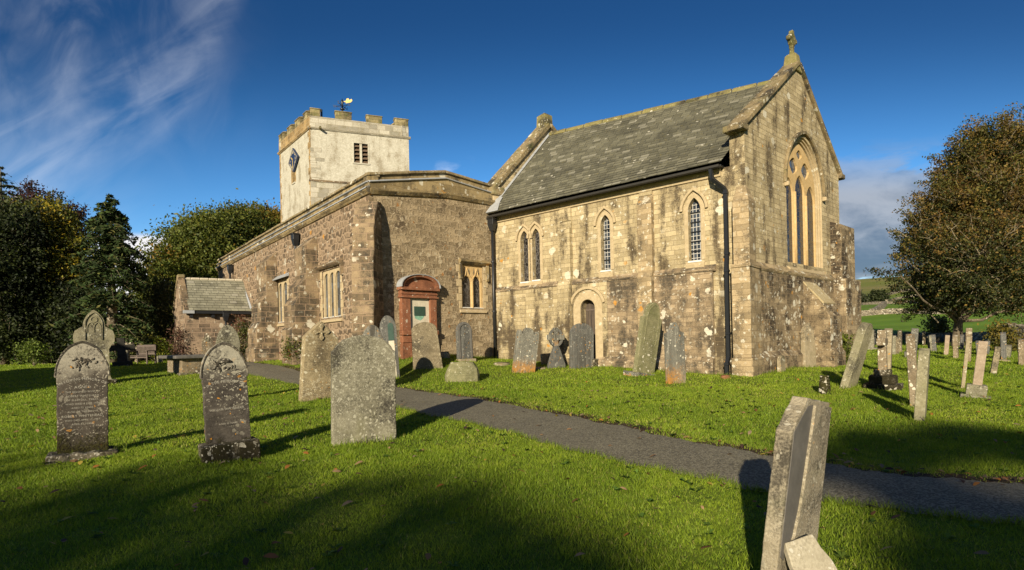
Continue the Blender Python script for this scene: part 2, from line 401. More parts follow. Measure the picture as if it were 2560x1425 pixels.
M['cross'] = stone('green algae stone', (.19, .165, .065), (.28, .24, .10), 'OBJ', None, dk=.6, dkthr=.46, white=.1, wsc=7, green=.55, gcol=(.16, .16, .04), bump=.5)
M['rubble'] = stone('pink mortared rubble', (.135, .098, .064), (.31, .225, .145), 'UV', 'rubble', dk=.45, dkthr=.50, dark=(.04, .032, .024), white=.13, wsc=2.6, orange=.02, bw=.38, bh=.25, ms=.075, mort=(.36, .262, .175), mm_=.9, bump=.9, speck=.5, streak=.15)
M['harl'] = stone('worn roughcast rubble', (.24, .18, .105), (.42, .33, .21), 'UV', 'rubble', bw=.36, bh=.23, ms=.05, mort=(.36, .28, .18), mm_=.6, cellk=.5, dk=.5, dkthr=.50, dark=(.085, .06, .038), white=.34, wsc=5.5, wcol=(.50, .42, .29), orange=.06, ocol=(.34, .17, .06), bump=.45, speck=.75, streak=.25, fine=22)
M['parapet'] = stone('parapet stone', (.25, .185, .09), (.36, .275, .145), 'UV', 'ashlar', dk=.55, dkthr=.46, white=.16, wsc=3, orange=.08, bw=.8, bh=.42, ms=.010, mort=(.20, .14, .07), bump=.5)
M['aisle_butt'] = stone('dark coursed buttress stone', (.19, .14, .085), (.32, .235, .14), 'UV', 'ashlar', dk=.55, dkthr=.45, white=.22, wsc=2.6, orange=.03, bw=.5, bh=.25, ms=.014, mort=(.38, .265, .175), bump=.8)
M['porch'] = stone('porch coursed stone', (.20, .145, .10), (.36, .265, .18), 'UV', 'ashlar', dk=.5, dkthr=.47, white=.2, wsc=3, bw=.55, bh=.24, ms=.022, mort=(.42, .30, .21), bump=.9)
M['render'] = stone('pale limewashed tower render', (.40, .37, .29), (.55, .52, .43), 'UV', None, dark=(.22, .18, .115), dk=.45, dkthr=.48, white=0, bump=.35, speck=.30, streak=.38, fine=14)
M['tower_par'] = stone('limewashed parapet blocks', (.37, .335, .26), (.50, .465, .38), 'UV', 'ashlar', dark=(.16, .13, .06), dk=.5, dkthr=.50, white=.0, bw=.6, bh=.3, ms=.010, mort=(.34, .28, .18), bump=.5, green=.25)
M['tower_cap'] = stone('mossy merlon stone', (.26, .21, .10), (.40, .33, .18), 'UV', 'ashlar', dk=.6, dkthr=.46, white=.0, bw=.5, bh=.3, ms=.010, mort=(.16, .13, .07), green=.6, bump=.6)
M['quoin'] = stone('brown tower quoin', (.34, .22, .09), (.44, .31, .15), 'UV', 'ashlar', dk=.5, dkthr=.48, white=.0, bw=.4, bh=.32, ms=.012, mort=(.5, .42, .28), bump=.6)
M['redstone'] = stone('red sandstone', (.21, .082, .042), (.32, .14, .075), 'OBJ', None, dk=.5, dark=(.085, .04, .025), dkthr=.49, white=.10, wsc=7, bump=.3, streak=.5)
M['tablet'] = stone('pale tablet', (.56, .50, .38), (.66, .60, .47), 'OBJ', None, dk=.3, dark=(.3, .27, .2), dkthr=.55, white=0, bump=.15)
M['hs_grey'] = stone('grey lichened headstone', (.155, .142, .10), (.28, .26, .185), 'OBJ', None, dk=.6, dkthr=.47, white=.52, wsc=24, wcol=(.40, .38, .29), orange=.0, green=.25, gcol=(.20, .19, .07), bump=.5, letters=True)
M['hs_buff'] = stone('buff cross headstone', (.25, .195, .11), (.37, .30, .18), 'OBJ', None, dk=.55, dark=(.10, .078, .048), dkthr=.47, white=.45, wsc=15, wcol=(.62, .57, .42), orange=.04, bump=.45, letters=True)
M['hs_dark'] = stone('dark lichen crusted headstone', (.048, .040, .032), (.098, .082, .064), 'OBJ', None, dk=.45, dkthr=.52, white=.50, wsc=17, wcol=(.42, .385, .30), orange=.05, ocol=(.60, .27, .03), bump=.6, mossbase=1.25)
M['hs_trim'] = stone('dark carved trim', (.075, .063, .048), (.14, .12, .09), 'OBJ', None, dk=.5, dkthr=.44, white=.75, wsc=17, wcol=(.42, .385, .30), orange=.08, green=.5, gcol=(.07, .06, .015), bump=.9)
M['hs_ornate'] = stone('pale ornate monument stone', (.20, .18, .115), (.33, .30, .205), 'OBJ', None, dk=.55, dkthr=.47, white=.35, wsc=14, wcol=(.44, .42, .33), green=.35, gcol=(.17, .17, .07), bump=.5)
M['hs_plinth'] = stone('mossy plinth stone', (.12, .10, .07), (.25, .215, .155), 'OBJ', None, dk=.62, dark=(.024, .020, .008), dkthr=.38, white=.42, wsc=11, wcol=(.56, .52, .42), green=.5, gcol=(.07, .065, .012), bump=.9)
M['hs_slate'] = stone('dark slate headstone', (.085, .085, .078), (.15, .145, .13), 'OBJ', None, dk=.4, dkthr=.50, white=.14, wsc=15, wcol=(.34, .33, .28), orange=.07, ocol=(.48, .23, .04), bump=.3, streak=.8, letters=True)
M['hs_orange'] = stone('slate headstone with orange lichen', (.13, .125, .105), (.21, .20, .165), 'OBJ', None, dk=.5, dkthr=.49, white=.16, wsc=15, orange=.10, ocol=(.44, .20, .03), obase=.30, bump=.4, streak=.8)
M['hs_green'] = stone('green filmed headstone', (.17, .165, .085), (.27, .25, .14), 'OBJ', None, dk=.4, dkthr=.53, white=.12, wsc=14, green=.5, gcol=(.13, .14, .05), bump=.35, letters=True)
M['hs_mottle'] = stone('mottled brown headstone', (.125, .10, .062), (.25, .205, .13), 'OBJ', None, dk=.55, dkthr=.48, white=.45, wsc=16, wcol=(.44, .38, .26), orange=.0, bump=.6)
M['hs_olive'] = stone('olive grey slab', (.22, .20, .12), (.32, .29, .185), 'OBJ', None, dk=.5, dkthr=.49, white=.16, wsc=14, wcol=(.50, .47, .36), green=.3, gcol=(.17, .17, .07), bump=.5)
M['hs_buff2'] = stone('buff sandstone slab', (.26, .215, .135), (.36, .30, .20), 'OBJ', None, dk=.55, dkthr=.49, white=.18, wsc=14, wcol=(.60, .56, .44), orange=.05, green=.2, bump=.5)
M['hs_near'] = stone('near sandstone slab', (.30, .255, .175), (.42, .365, .26), 'OBJ', None, dk=.55, dkthr=.47, white=.30, wsc=30, wcol=(.56, .52, .41), orange=.03, green=.2, bump=.9, fine=70)
M['hs_black'] = stone('shade dark cross stone', (.022, .021, .018), (.045, .042, .035), 'OBJ', None, dk=.3, white=.05, wsc=14, wcol=(.15, .14, .12), green=.3, gcol=(.03, .035, .012), bump=.5)  # near black colour stands in for tree shade over the cross
M['hs_pink'] = stone('pinkish stone shaft', (.29, .225, .16), (.38, .30, .22), 'OBJ', None, dk=.35, dkthr=.56, white=.15, wsc=12, bump=.4)
M['hs_brown'] = stone('brown weathered slab', (.17, .13, .08), (.28, .225, .15), 'OBJ', None, dk=.5, dkthr=.48, white=.3, wsc=12, orange=.10, bump=.6)
M['slateface'] = stone('smooth dark slate face', (.105, .098, .088), (.15, .138, .122), 'OBJ', None, dk=.25, dkthr=.55, white=.04, wsc=14, wcol=(.3, .29, .26), bump=.08, rough=.55, speck=.15, streak=.6)
M['drystone'] = stone('drystone walling', (.25, .205, .145), (.42, .36, .265), 'UV', 'rubble', dk=.5, dkthr=.50, white=.3, wsc=4, bw=.40, bh=.22, ms=.05, mort=(.04, .035, .025), bump=1.0)
M['lead'] = flat('lead flashing', (.34, .35, .36), .5, 0, .3, 6)
M['iron'] = flat('black painted iron', (.014, .015, .017), .42, 0, .3, 12)
M['dirty_gutter'] = flat('rust flecked gutter', (.022, .019, .014), .6, 0, .3, 9)
M['wood'] = flat('weathered bench teak', (.115, .085, .068), .75, 0, .5, 25)
M['clockblue'] = flat('dark blue clock paint', (.012, .028, .085), .5, 0, .2, 8)
M['gold'] = flat('gilding', (.62, .44, .14), .45, 0, .2, 15)
M['gilt_plain'] = flat('faded gilt', (.38, .33, .22), .6, 0, .2, 15)
M['bronze'] = flat('green bronze plaque', (.035, .075, .055), .5, 0, .5, 8)
M['verdigris'] = flat('verdigris run', (.22, .42, .30), .9, 0, .6, 9)
M['white'] = flat('white painted sill', (.70, .68, .62), .7, 0, .2, 12)
M['louvre'] = flat('brown louvre slate', (.13, .085, .05), .8, 0, .3, 14)
M['letter'] = flat('worn lead lettering', (.40, .37, .30), .8, 0, .75, 34)

def door_mat():
    mt, g, b = newmat('dark oak door'); tc = g.n('ShaderNodeTexCoord').outputs['UV']
    x, y, z = g.sep(tc); pl = g.m('FRACT', g.m('MULTIPLY', x, 6.5))
    n = g.noise(g.scl(tc, 26, 1.6), 1.0, 6, .6)
    gap = g.m('LESS_THAN', pl, .07)
    col = g.mix(g.mr(n, .3, .7), (.035, .024, .017), (.10, .072, .05)); col = g.mix(gap, col, (.008, .006, .005))
    g.put(b.inputs['Base Color'], col); b.inputs['Roughness'].default_value = .7
    g.put(b.inputs['Normal'], g.bump(g.m('SUBTRACT', n, gap), .4, .02)); return mt
M['door'] = door_mat()

def glass_mat(name, kind, tintc=(.02, .022, .024), lead=(.10, .10, .095), sx=6.0, sy=6.0, refl=.0):
    """leaded glazing: dark panes, each tipped a little differently, held in lead cames"""
    mt, g, b = newmat(name); uv = g.n('ShaderNodeTexCoord').outputs['UV']
    if kind == 'lattice':
        x, y, z = g.sep(uv); fx, fy = g.m('FRACT', g.m('MULTIPLY', x, sx)), g.m('FRACT', g.m('MULTIPLY', y, sy))
        ln = g.m('MAXIMUM', g.m('LESS_THAN', fx, .17), g.m('LESS_THAN', fy, .13))
        cell = g.n('ShaderNodeTexWhiteNoise', {'noise_dimensions': '2D'}, {'Vector': g.comb(g.m('FLOOR', g.m('MULTIPLY', x, sx)), g.m('FLOOR', g.m('MULTIPLY', y, sy)))})
        cv, cc = cell.outputs['Value'], cell.outputs['Color']
    else:
        v = g.vor(g.scl(uv, sx, sy), 1.0, 'DISTANCE_TO_EDGE', .9); ln = g.m('LESS_THAN', v.outputs['Distance'], .055)
        f1 = g.vor(g.scl(uv, sx, sy), 1.0, 'F1', .9); cc = f1.outputs['Color']
        cv = g.n('ShaderNodeSeparateColor', None, {0: cc}).outputs[0]
    col = g.mix(cv, tuple(c*.35 for c in tintc), tuple(c*1.8 for c in tintc)); col = g.mix(ln, col, lead)
    g.put(b.inputs['Base Color'], col); g.put(b.inputs['Roughness'], g.mix(ln, (.10, .1, .1), (.6, .6, .6)))
    b.inputs['Specular IOR Level'].default_value = .5+refl
    wn = g.noise(uv, 9, 2, .5)
    g.put(b.inputs['Normal'], g.bump(g.m('ADD', g.m('MULTIPLY', ln, .5), g.m('ADD', g.m('MULTIPLY', cv, .25), g.m('MULTIPLY', wn, .5))), .35, .02)); return mt
M['glass_lat'] = glass_mat('leaded quarry glass', 'lattice', (.03, .036, .045), (.42, .40, .36), 9.0, 7.2)
M['glass_stained'] = glass_mat('dark stained glass', 'cells', (.022, .02, .02), (.085, .078, .07), 9, 6)
M['glass_plain'] = glass_mat('plain leaded glass', 'lattice', (.05, .065, .085), (.05, .05, .05), 5, 4, .3)

def slate_mat(name, c1, c2, bw, bh, moss=.3, pale=.2):
    mt, g, b = newmat(name); uv = g.n('ShaderNodeTexCoord').outputs['UV']
    wv = g.vm('SUBTRACT', g.noise(uv, 2.5, 3, .6, 0, True), (.5, .5, .5)); v = g.vm('ADD', uv, g.vm('SCALE', wv, sc=.03))
    x, y, z = g.sep(v)
    rows = g.m('FLOOR', g.m('DIVIDE', y, bh)); rn = g.n('ShaderNodeTexWhiteNoise', {'noise_dimensions': '1D'}, {'W': rows}).outputs[0]
    bv = g.comb(g.m('ADD', x, g.m('MULTIPLY', rn, 7.0)), y)
    br = g.n('ShaderNodeTexBrick', {'offset': 0.0}, {'Vector': bv, 'Scale': 1.0, 'Brick Width': bw, 'Row Height': bh, 'Mortar Size': .007, 'Mortar Smooth': .2, 'Color1': (0, 0, 0), 'Color2': (1, 1, 1), 'Mortar': (.5, .5, .5)})
    cell = g.n('ShaderNodeSeparateColor', None, {0: br.outputs['Color']}).outputs[0]; mo = br.outputs['Fac']
    n1, n2, n3 = g.noise(uv, .8, 5, .6), g.noise(uv, 7, 5, .65), g.noise(uv, 40, 4, .7)
    col = g.mix(cell, c1, c2); col = g.mix(g.mr(n1, .48, .66, 0, .55), col, tuple(c*.45 for c in c1))
    col = g.mix(g.m('MULTIPLY', g.m('GREATER_THAN', cell, .92), pale*2.0), col, (.34, .32, .26))
    col = g.mix(g.m('MULTIPLY', g.mr(n2, .54, .72), moss), col, (.17, .14, .045))
    vo = g.vor(g.vm('ADD', uv, g.vm('SCALE', wv, sc=.3)), 5.5); rd = g.n('ShaderNodeSeparateColor', None, {0: vo.outputs['Color']})
    bl = g.m('MULTIPLY', g.m('GREATER_THAN', rd.outputs[0], .90), g.m('LESS_THAN', g.m('ADD', vo.outputs['Distance'], g.m('MULTIPLY', g.m('SUBTRACT', n3, .5), .3)), .26))
    col = g.mix(g.m('MULTIPLY', bl, .75), col, (.50, .47, .38))
    fy = g.m('FRACT', g.m('DIVIDE', y, bh))
    col = g.mix(g.m('MULTIPLY', mo, .85), col, (.012, .011, .010))
    col = g.mix(g.m('MULTIPLY', g.mr(n3, .3, .7), .4), col, g.mix(1.0, col, (.5, .48, .45), 'MULTIPLY'))
    g.put(b.inputs['Base Color'], col); b.inputs['Roughness'].default_value = .75
    h = g.m('ADD', g.m('MULTIPLY', g.m('SUBTRACT', 1.0, fy), .8), g.m('ADD', g.m('MULTIPLY', cell, .35), g.m('MULTIPLY', n2, .4)))
    h = g.m('SUBTRACT', h, g.m('MULTIPLY', mo, .5))
    g.put(b.inputs['Normal'], g.bump(h, .8, .03)); return mt
M['slate'] = slate_mat('chancel roof slates', (.085, .080, .052), (.165, .155, .105), .33, .17, .6, .15)
M['slate_porch'] = slate_mat('pale porch slates', (.21, .20, .14), (.33, .315, .23), .36, .21, .25, .3)

def leaf_mat(name, rough=.6, transl=.35):
    mt, g, b = newmat(name); nt = mt.node_tree
    col = g.n('ShaderNodeAttribute', {'attribute_name': 'tint'}).outputs['Color']
    g.put(b.inputs['Base Color'], col); b.inputs['Roughness'].default_value = rough; b.inputs['Specular IOR Level'].default_value = .25
    tr = g.n('ShaderNodeBsdfTranslucent', None, {'Color': g.mix(1.0, col, (1.1, 1.15, .6), 'MULTIPLY')})
    mx = g.n('ShaderNodeMixShader', None, {0: transl, 1: b.outputs[0], 2: tr.outputs[0]})
    out = [n for n in nt.nodes if n.type == 'OUTPUT_MATERIAL'][0]; nt.links.new(mx.outputs[0], out.inputs[0]); return mt
M['leaf'] = leaf_mat('tree leaves'); M['needle'] = leaf_mat('conifer needles', .85, .08); M['blade'] = leaf_mat('grass blades', .55, .45)
M['bark'] = stone('grey brown bark', (.11, .085, .055), (.19, .155, .105), 'OBJ', None, dk=.4, white=.15, wsc=8, green=.35, bump=.9)
M['twig'] = flat('pale branch bark', (.23, .185, .115), .9, 0, .5, 6)

def ground_mat():
    mt, g, b = newmat('turf and fields'); tc = g.n('ShaderNodeTexCoord'); v = tc.outputs['Object']
    at = g.n('ShaderNodeAttribute', {'attribute_name': 'tint'}).outputs['Color']
    sp = g.n('ShaderNodeSeparateColor', None, {0: at})
    soil, far = sp.outputs[0], sp.outputs[1]
    n1, n2, n3, n4 = g.noise(v, .35, 5, .6), g.noise(v, 2.3, 5, .65), g.noise(v, 22, 5, .7), g.noise(v, .02, 5, .6)
    near = g.mix(g.mr(n2, .3, .7), (.10, .15, .016), (.20, .25, .028)); near = g.mix(g.mr(n1, .45, .7, 0, .5), near, (.11, .125, .022))
    near = g.mix(g.m('MULTIPLY', g.mr(n3, .3, .7), .5), near, (.02, .03, .006))
    # pasture beyond the churchyard: mown stripes near, rough fell above
    x, y, z = g.sep(v)
    band = g.m('SINE', g.m('MULTIPLY', g.m('ADD', y, g.m('MULTIPLY', x, -.22)), .75))
    past = g.mix(g.mr(band, -1, 1, .2, .8), (.11, .20, .018), (.15, .245, .026))
    past = g.mix(g.mr(n4, .42, .62, 0, .45), past, (.13, .15, .03))
    fell = g.mix(g.mr(g.noise(v, .011, 6, .62), .40, .62), (.17, .185, .04), (.25, .205, .08))
    past = g.mix(g.mr(z, 17, 26), past, fell)
    past = g.mix(g.mr(g.noise(v, .25, 4, .7), .3, .75, 0, .35), past, (.06, .075, .015))
    col = g.mix(far, near, past)
    dirt = g.mix(g.mr(n3, .35, .65), (.030, .020, .012), (.105, .072, .042))
    col = g.mix(g.mr(g.m('ADD', soil, g.m('MULTIPLY', g.m('SUBTRACT', n2, .5), 1.1)), .48, .66), col, dirt)
    g.put(b.inputs['Base Color'], col); b.inputs['Roughness'].default_value = .95; b.inputs['Specular IOR Level'].default_value = .1
    g.put(b.inputs['Normal'], g.bump(g.m('ADD', n3, n2), .6, .03)); return mt
M['ground'] = ground_mat()
def path_mat():
    mt, g, b = newmat('chipped tarmac'); v = g.n('ShaderNodeTexCoord').outputs['Object']
    n1, n2, n3 = g.noise(v, .8, 5, .6), g.noise(v, 5, 5, .65), g.noise(v, 75, 3, .8)
    col = g.mix(g.mr(n2, .3, .7), (.112, .096, .056), (.165, .144, .088)); col = g.mix(g.mr(n1, .45, .7, 0, .5), col, (.195, .170, .105))
    vo = g.vor(v, 70); r = g.n('ShaderNodeSeparateColor', None, {0: vo.outputs['Color']})
    col = g.mix(g.m('MULTIPLY', g.m('GREATER_THAN', r.outputs[0], .62), .5), col, (.30, .27, .19))
    col = g.mix(g.m('MULTIPLY', g.m('LESS_THAN', r.outputs[0], .3), .6), col, (.05, .044, .035))
    vo2 = g.vor(g.vm('ADD', v, g.vm('SCALE', g.noise(v, 4, 3, .6, 0, True), sc=.2)), 1.3); r2 = g.n('ShaderNodeSeparateColor', None, {0: vo2.outputs['Color']})
    pm_ = g.m('MULTIPLY', g.m('GREATER_THAN', r2.outputs[1], .70), g.mr(vo2.outputs['Distance'], .09, .17, 1, 0))
    col = g.mix(g.m('MULTIPLY', pm_, .55), col, (.22, .15, .075))
    g.put(b.inputs['Base Color'], col); b.inputs['Roughness'].default_value = .9
    g.put(b.inputs['Normal'], g.bump(g.m('ADD', vo.outputs['Distance'], n2), .6, .015)); return mt
M['path'] = path_mat()
# ------------------------------------------------------------------ path outline, ground sheet
PE = [((2900, 1262), (2950, 1392)), ((2560, 1215), (2600, 1320)), ((2400, 1201), (2400, 1300)), ((2200, 1184), (2200, 1272)), ((2080, 1163), (2050, 1256)), ((1950, 1146), (1900, 1232)),
      ((1800, 1117), (1760, 1198)), ((1640, 1087), (1580, 1164)), ((1500, 1058), (1430, 1128)), ((1400, 1037), (1330, 1099)), ((1300, 1017), (1220, 1071)),
      ((1200, 998), (1120, 1049)), ((1100, 984), (1040, 1030)), ((1000, 971), (960, 1009)), ((900, 956), (860, 988)), ((800, 938), (760, 966)),
      ((720, 921), (690, 951)), ((650, 909), (630, 938)), ((585, 902), (560, 921)), ((520, 899), (500, 908))]
EU = np.array([ground(*a)[:2] for a, b in PE]); EL = np.array([ground(*b)[:2] for a, b in PE])
def resamp(E, n):
    t = np.linspace(0, len(E)-1, n); i = np.clip(t.astype(int), 0, len(E)-2); f = t-i
    Pm, P0, P1, P2 = E[np.maximum(i-1, 0)], E[i], E[i+1], E[np.minimum(i+2, len(E)-1)]
    f = f[:, None]
    return .5*((2*P0)+(-Pm+P1)*f+(2*Pm-5*P0+4*P1-P2)*f**2+(-Pm+3*P0-3*P1+P2)*f**3)
NU = 420
eu, el_ = resamp(EU, NU), resamp(EL, NU)
wob = lambda n, a: a*(np.sin(np.arange(n)*.31)+.7*np.sin(np.arange(n)*.83+1)+.6*rng.standard_normal(n)*.6)
dirn = (eu-el_); dirn /= np.linalg.norm(dirn, axis=1)[:, None]
eu = eu + dirn*wob(NU, .045)[:, None]; el_ = el_ + dirn*wob(NU, .032)[:, None]
PATHPOLY = np.vstack([eu, el_[::-1]])
def inside(poly, x, y):
    r = np.zeros(len(x), bool); n = len(poly); j = n-1
    for i in range(n):
        xi, yi, xj, yj = poly[i, 0], poly[i, 1], poly[j, 0], poly[j, 1]
        if yi != yj:
            r ^= ((yi > y) != (yj > y)) & (x < (xj-xi)*(y-yi)/(yj-yi)+xi)
        j = i
    return r
def dist_poly(E, x, y):
    d = np.full(len(x), 1e9)
    for a, b in zip(E[:-1:2], E[2::2]):
        ab = b-a; t = np.clip(((x-a[0])*ab[0]+(y-a[1])*ab[1])/(ab@ab+1e-9), 0, 1)
        d = np.minimum(d, np.hypot(x-a[0]-t*ab[0], y-a[1]-t*ab[1]))
    return d
K = 7; pv = []
for k in range(K):
    f = k/(K-1); xy = el_*(1-f)+eu*f
    pv.append(np.column_stack([xy, land(xy[:, 0], xy[:, 1])+.012+.02*math.sin(f*math.pi)]))
pv = np.vstack(pv); q = []
for k in range(K-1):
    i = np.arange(NU-1)+k*NU; q.append(np.column_stack([i, i+1, i+1+NU, i+NU]))
tag(bulk('path', pv, np.vstack(q), M['path'], smooth=True), 'grey tarmac footpath curving through the churchyard grass', 'path', kind='structure')

rad = np.concatenate([np.linspace(.2, 3, 12)[:-1], np.geomspace(3, 60, 130)[:-1], np.geomspace(60, 4500, 90)])
NA = 760; ang = np.linspace(0, 2*math.pi, NA, endpoint=False)
rr, aa = np.meshgrid(rad, ang, indexing='ij')
gx, gy = (rr*np.sin(aa)).ravel(), (rr*np.cos(aa)).ravel()
gz = land(gx, gy)
gv = np.column_stack([gx, gy, gz]); gv = np.vstack([gv, [[0, 0, lz(0, 0)]]])
i = np.arange(len(rad)-1)[:, None]*NA; j = np.arange(NA)[None, :]; j2 = (j+1) % NA
gf = np.stack([i+j, i+j2, i+NA+j2, i+NA+j], -1).reshape(-1, 4)
near = (gy > 0) & (gy < 32) & (np.abs(gx) < 24)
soil = np.zeros(len(gv)); far_ = np.zeros(len(gv))
du = dist_poly(eu, gx[near], gy[near]); soil[:-1][near] = np.exp(-(du/.45)**2)*1.0
far_[:-1] = sst(gy, 49, 52)*np.ones(len(gx)); far_[:-1] = np.maximum(far_[:-1], sst(np.hypot(gx, gy), 52, 56))
gr = bulk('ground', gv, gf, M['ground'], np.column_stack([soil, far_, far_*0]), smooth=True)
cap = bulk('ground_cap', np.vstack([gv[:NA], gv[-1:]]), np.column_stack([np.arange(NA), np.roll(np.arange(NA), -1), np.full(NA, NA)]), M['ground'], np.zeros((NA+1, 3)))
bm_ = bmesh.new(); bm_.from_mesh(gr.data); bm_.from_mesh(cap.data); bm_.to_mesh(gr.data); bm_.free(); bpy.data.objects.remove(cap)
tag(gr, 'grass lawn of the churchyard running on into green pasture', 'ground', kind='structure')

# ------------------------------------------------------------------ walls of the church
class Wall:
    def __init__(s, A, B):
        s.A, s.B = Vector(A), Vector(B); s.L = (s.B-s.A).length; s.t = (s.B-s.A)/s.L
        n = Vector((s.t.y, -s.t.x)); s.n = n if n.dot(-s.A) > 0 else -n
    def pt(s, u, z, d=0.0):
        p = s.A+s.t*u+s.n*d; return Vector((p.x, p.y, z))
    def hit(s, px, py, d=0.0):
        r = ray(px, py); Y = (d+s.A.dot(s.n))/(r.x*s.n.x+s.n.y)
        return ((Vector((r.x*Y, Y))-s.A).dot(s.t), ZC+r.z*Y)
    def u(s, px, py, d=0.0): return s.hit(px, py, d)[0]
    def z(s, px, py, d=0.0): return s.hit(px, py, d)[1]
def plate(mb, w, outer, holes=(), d=0.0, rev=.2):
    """a wall face with openings; every opening gets its reveal"""
    def area(lp): return sum(a[0]*b[1]-b[0]*a[1] for a, b in zip(lp, lp[1:]+lp[:1]))
    so = area(outer); hs_o = [h if area(h)*so < 0 else h[::-1] for h in holes]
    loops = [[Vector((u, z, 0)) for u, z in lp] for lp in (outer, *hs_o)]
    flatp = [p for lp in loops for p in lp]
    for tri in geometry.tessellate_polygon(loops): mb.poly([w.pt(flatp[i].x, flatp[i].y, d) for i in tri])
    for h in holes:
        for a, b in zip(h, h[1:]+h[:1]): mb.poly([w.pt(*a, d), w.pt(*b, d), w.pt(*b, d-rev), w.pt(*a, d-rev)])
def edge_return(mb, w, outer, d, d2):
    for a, b in zip(outer, outer[1:]+outer[:1]): mb.poly([w.pt(*a, d), w.pt(*b, d), w.pt(*b, d2), w.pt(*a, d2)])
def arch(u0, u1, zb, zs, za, n=9):
    """door or lancet outline: jambs and a two-centred (or round) head"""
    if u0 > u1: u0, u1 = u1, u0
    w = (u1-u0)/2; um = (u0+u1)/2; h = za-zs; pts = [(u0, zb)]
    if h <= w*1.001:
        for k in range(2*n+1):
            a = math.pi-math.pi*k/(2*n); pts.append((um+w*math.cos(a), zs+h*math.sin(a)))
    else:
        Rr = (w*w+h*h)/(2*w); al = math.asin(min(1, h/Rr))
        L = [(u0+Rr-Rr*math.cos(al*k/n), zs+Rr*math.sin(al*k/n)) for k in range(n+1)]
        pts += L+[(2*um-a, b) for a, b in L[::-1][1:]]
    pts.append((u1, zb)); return pts
def offs(pts, w, closed=False):
    out = []; n = len(pts)
    for i in range(n):
        a = pts[i-1] if (i or closed) else pts[i]; b = pts[(i+1) % n] if (i < n-1 or closed) else pts[i]
        p = pts[i]
        d1 = Vector((p[0]-a[0], p[1]-a[1])); d2 = Vector((b[0]-p[0], b[1]-p[1]))
        if d1.length < 1e-9: d1 = d2
        if d2.length < 1e-9: d2 = d1
        d1.normalize(); d2.normalize(); m1, m2 = Vector((-d1.y, d1.x)), Vector((-d2.y, d2.x))
        m = (m1+m2); m = m.normalized() if m.length > 1e-6 else m1
        out.append((p[0]+m.x*w/max(.5, m.dot(m1)), p[1]+m.y*w/max(.5, m.dot(m1))))
    return out
def band(mb, w, inner, width, d0, d1):
    """a moulding that follows an outline"""
    o = offs(inner, width); rings = []
    for a, b in zip(inner, o): rings.append([w.pt(*a, d0), w.pt(*a, d1), w.pt(*b, d1), w.pt(*b, d0)])
    mb.loft(rings)
def wbox(mb, w, u0, u1, z0, z1, d0, d1):
    mb.box(w.pt(u0, z0, d0), w.pt(u1, z0, d0)-w.pt(u0, z0, d0), w.pt(u0, z0, d1)-w.pt(u0, z0, d0), Vector((0, 0, z1-z0)))
def wprof(mb, w, u0, u1, prof):
    """a buttress: a profile in (out, up) carried along the wall"""
    mb.prism([w.pt(u0, z, d) for d, z in prof], w.pt(u1, 0)-w.pt(u0, 0))
def beam(mb, a, b, wd, h, side):
    a, b = Vector(a), Vector(b); side = Vector(side).normalized(); ax = (b-a).normalized(); up = ax.cross(side).normalized()
    if up.z < 0: up = -up
    mb.box(a-side*wd/2, b-a, side*wd, up*h)

SE, J, NE = (6.94, 16.6), (-.65, 23.1), (12.7, 21.8)
CA, FA = (-4.78, 19.37), (-19.4, 37.6)
wS, wE, wA, wX = Wall(SE, J), Wall(SE, NE), Wall(CA, FA), Wall(CA, J)
church = thing('stone_church', 'old stone church with white tower, slated chancel and long rubble aisle', 'church', (0, 24, lz(0, 24)))
ch = church

# chancel: south wall
ZE = 6.62
def lancet(w, xl, xr, ya, yb, k=1.0):
    ym = (ya+yb)/2; u0, u1 = w.u(xl, ym), w.u(xr, ym); xc = (xl+xr)/2
    za, zb = w.z(xc, ya), w.z(xc, yb); return arch(u0, u1, zb, za-abs(u1-u0)*k, za)
L1a, L1b = lancet(wS, 1302, 1321, 577, 704, .95), lancet(wS, 1331, 1350, 571, 699, .95)
L2, L3 = lancet(wS, 1502.5, 1525.5, 537, 675, .95), lancet(wS, 1721, 1752, 494, 651, 1.0)
ZST = 3.62
uw_ = abs(wS.u(1456, 830)-wS.u(1492, 830))/2; DO = arch(wS.u(1456, 830), wS.u(1492, 830), .8, wS.z(1474, 749)-uw_, wS.z(1474, 749))
uD = (DO[0][0]+DO[-1][0])/2
LE_ = wE.L; UA = wE.u(1997, 300)
mb = MB()
plate(mb, wS, [(0, -.3), (wS.L, -.3), (wS.L, ZE), (0, ZE)], [L1a, L1b, L2, L3, DO], 0, .34)
# east gable with its great window
EW0, EW1 = wE.u(1968, 600), wE.u(2056, 600)
zsill = wE.z(2010, 662); zspr = wE.z(2012, 478); zapx = wE.z(2006, 343)
EO = arch(EW0, EW1, zsill, zspr, zapx, 14)
ZK, ZA = 7.62, 10.72
plate(mb, wE, [(0, -.3), (LE_, -.3), (LE_, ZK), (UA, ZA), (0, ZK)], [EO], 0, .0)
for a, b in ((wE.pt(LE_, 0), Vector((5.3, 28.2, 0))),):
    mb.poly([a+Vector((0, 0, -.3)), b+Vector((0, 0, -.3)), b+Vector((0, 0, ZE)), a+Vector((0, 0, ZE))])
# the gable stands up past the roof: its thickness
gin = 0.46
def win(u, z): return wE.pt(u, z, -gin)
mb.poly([wE.pt(0, ZE), wE.pt(0, ZK), win(0, ZK), win(0, ZE)])
mb.poly([win(0, ZE-1), win(0, ZK), win(UA, ZA), win(LE_, ZK), win(LE_, ZE-1)])
wallo = mb.build('chancel_wall', M['ashlar'], ch, label='golden ashlar chancel walls')
